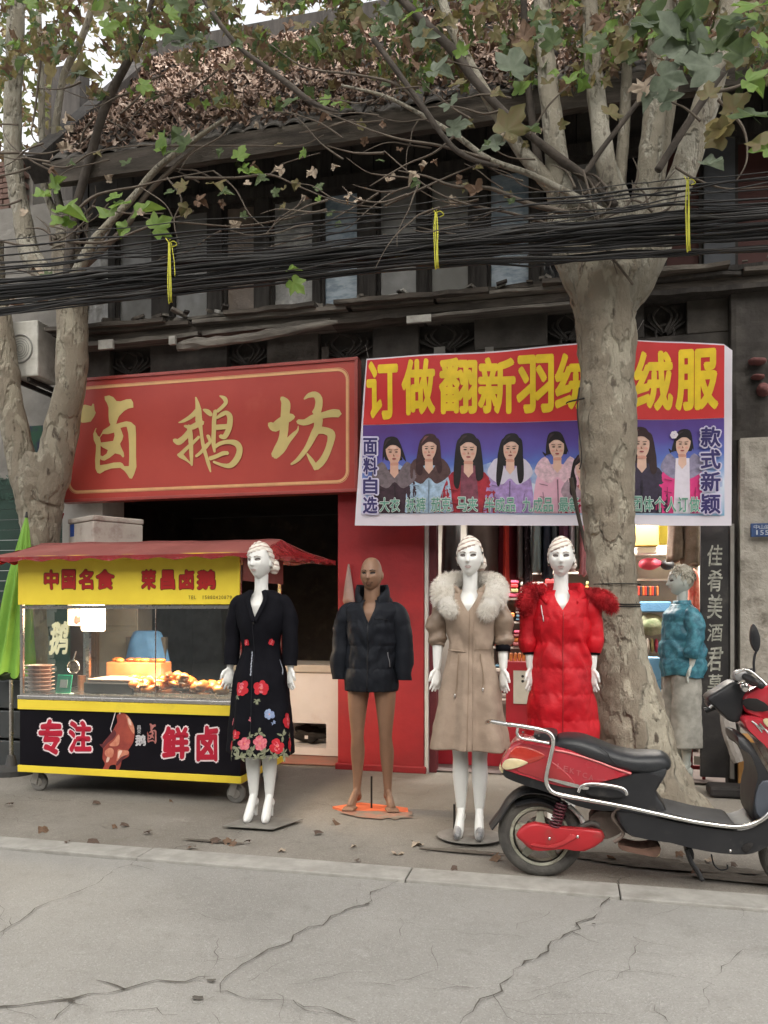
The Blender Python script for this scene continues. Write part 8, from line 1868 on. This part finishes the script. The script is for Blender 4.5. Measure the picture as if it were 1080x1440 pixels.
# ------------------------------------------------------------------ overhead cables
m_cab_ = [M('black_cable', (.010, .010, .011), .6, (.016, .016, .017), 5), M('grey_cable', (.035, .034, .033), .6), M('dark_grey_cable', (.018, .0175, .018), .6)]
rcb = random.Random(9); CBV = 4.93
def cable(y0, y1, y2, r, v, mat, label, group, wob=.012, x0=-60, x1=1140):
    A, B, C = W(x0, y0, v), W(560, y1, v), W(x1, y2, v); P = []
    L0 = A+(A-B).normalized()*4; R0 = C+(C-B).normalized()*4; ctrl = [L0, A, A.lerp(B, .5)+Vector((0, 0, rcb.uniform(-.01, .01))), B, B.lerp(C, .5)+Vector((0, 0, rcb.uniform(-.01, .01))), C, R0]
    P = catmull(ctrl, 44); ph = rcb.uniform(0, 6)
    P = [p+Vector((0, wob*noise.noise(Vector((i*.35, ph, 0)))*2, wob*noise.noise(Vector((i*.35, ph, 3)))*2)) for i, p in enumerate(P)]
    mb = MB(); mb.tube(P, r, 6); o = mb.build('overhead_cable', mat, smooth=True); tag(o, label, 'cable', group)
for k in range(30):   # the thick lower bundle
    t = k/29; jit = rcb.uniform(-3, 3)
    cable(400+jit*1.8+46*t, 336+jit*2+43*t+rcb.uniform(-4, 4), 284+jit*1.8+64*t+rcb.uniform(-6, 6), rcb.choice((.004, .006, .008, .011)), CBV+rcb.uniform(-.05, .05), rcb.choice(m_cab_[:2]+[m_cab_[0], m_cab_[2]]), 'black cable in the thick sagging bundle across the street front', 'cables of the thick lower bundle')
for k in range(17):   # looser wires above it
    t = (k/16)**.7; cable(345+75*t+rcb.uniform(-8, 8), 292+70*t+rcb.uniform(-6, 6), 232+84*t+rcb.uniform(-8, 8), rcb.choice((.003, .004, .006)), CBV+rcb.uniform(-.14, .1), rcb.choice(m_cab_), 'thin loose wire strung above the thick cable bundle', 'thin loose wires above the bundle', .018)
cable(452, 352, 240, .004, CBV-.16, m_cab_[1], 'single pale grey wire sagging below the bundle at the left', None, .02)
m_yt = M('yellow_twine', (.62, .60, .06), .6)
for k, (px, y0, y1, lb) in enumerate(((238, 337, 425, 'yellow twine loop tied round the cables left of the gold characters'), (613, 295, 377, 'yellow twine loop tied round the cables above the banner'), (967, 250, 352, 'yellow twine loop tied round the cables beside the right tree'))):
    v = CBV-.17; mb = MB()
    for j, dx in enumerate((-2.2, 0.5, 2.5)):
        mb.tube(catmull([W(px+dx*.4, y0+4, v), W(px+dx+rcb.uniform(-1, 1), (y0*2+y1)/3, v), W(px+dx*.9, (y0+y1*2)/3, v), W(px+dx*.8+1, y1-j*3, v), W(px+dx*.8+2, y1, v+.1)], 14), .0035, 5)
    mb.tube(catmull([W(px, y0+5, v), W(px+6, y0+2, v-.02), W(px+11, y0+7, v), W(px+5, y0+10, v)], 10), .003, 5); mb.tube([W(px, y0+5, v), W(px-5, y0-2, v)], .003, 5); mb.tube([W(px+1, y0, v), W(px, y0+4, v+.2)], .003, 5)
    if k == 0: mb.tube(catmull([W(px+3, y0+5, v), W(px+7, y0+32, v), W(px+8, y0+52, v)], 8), .0025, 5)
    o = mb.build('yellow_twine', m_yt, smooth=True); tag(o, lb, 'twine')
# ------------------------------------------------------------------ fallen leaves on the pavement and road edge
lf = [leaf_mesh('fallen_leaf', m, 60+i, .5, big=False) for i, m in enumerate((lm['brown'], lm['pale'], M('leaf_dark_dry', (.09, .06, .045), .8)))]
spots = [(160, 1166), (175, 1164), (445, 1175), (300, 1186), (318, 1187), (330, 1190), (270, 1197), (500, 1194), (15, 1135), (135, 1132), (505, 1215), (590, 1190), (640, 1225), (130, 1187), (60, 1170), (400, 1200), (880, 1195), (915, 1200), (955, 1205), (1000, 1215), (1030, 1220), (980, 1230), (860, 1212), (560, 1205), (700, 1210), (240, 1130), (95, 1190), (350, 1188), (210, 1175), (470, 1160)]
for px, py in spots:
    g = G(px, py); o = bpy.data.objects.new('fallen_leaf', rt.choice(lf)); COL.objects.link(o); o.location = (g.x, g.y, .024); o.rotation_euler = (rt.uniform(-.3, .3), rt.uniform(-.3, .3), rt.uniform(0, 6)); s = rt.uniform(.05, .11); o.scale = (s, s, s)
    tag(o, 'small dry fallen leaf lying on the pavement in front of the shops', 'leaf', 'fallen leaves on the pavement')
# unseen terrace across the street, added to keep low sky light off the shopfronts
ob_ = empty('unseen_opposite_building', (0, -9, 0), 'unseen plain grey terrace across the street, added to block low sky light', 'building')
mb = MB(); mb.bb(-22, 22, -14, -9, -.04, 8.2); mb.build('wall', M('unseen_opposite_plaster', (.24, .225, .20), .9, (.19, .18, .16), 2), ob_)
mb = MB(); mb.bb(-22.4, 22.4, -14.4, -8.4, 8.202, 8.4); mb.build('roof', m_roof, ob_)
wp = None
for i in range(14):
    for z in (3.9, 6.2):
        if wp is None: mb = MB(); mb.bb(-.6, .6, -.04, .04, 0, 1.4); wp = mb.build('window', m_p['black'], ob_, local=True); q = wp
        else: q = inst(wp, parent=ob_)
        q.location = (-20+i*3.05, .03, z)
for i in range(11): mb = MB(); mb.bb(-20+i*4, -17+i*4, -9.03, -8.97, 0, 2.6); mb.build('shutter', m_p['grey'] if i % 3 else m_grn, ob_)
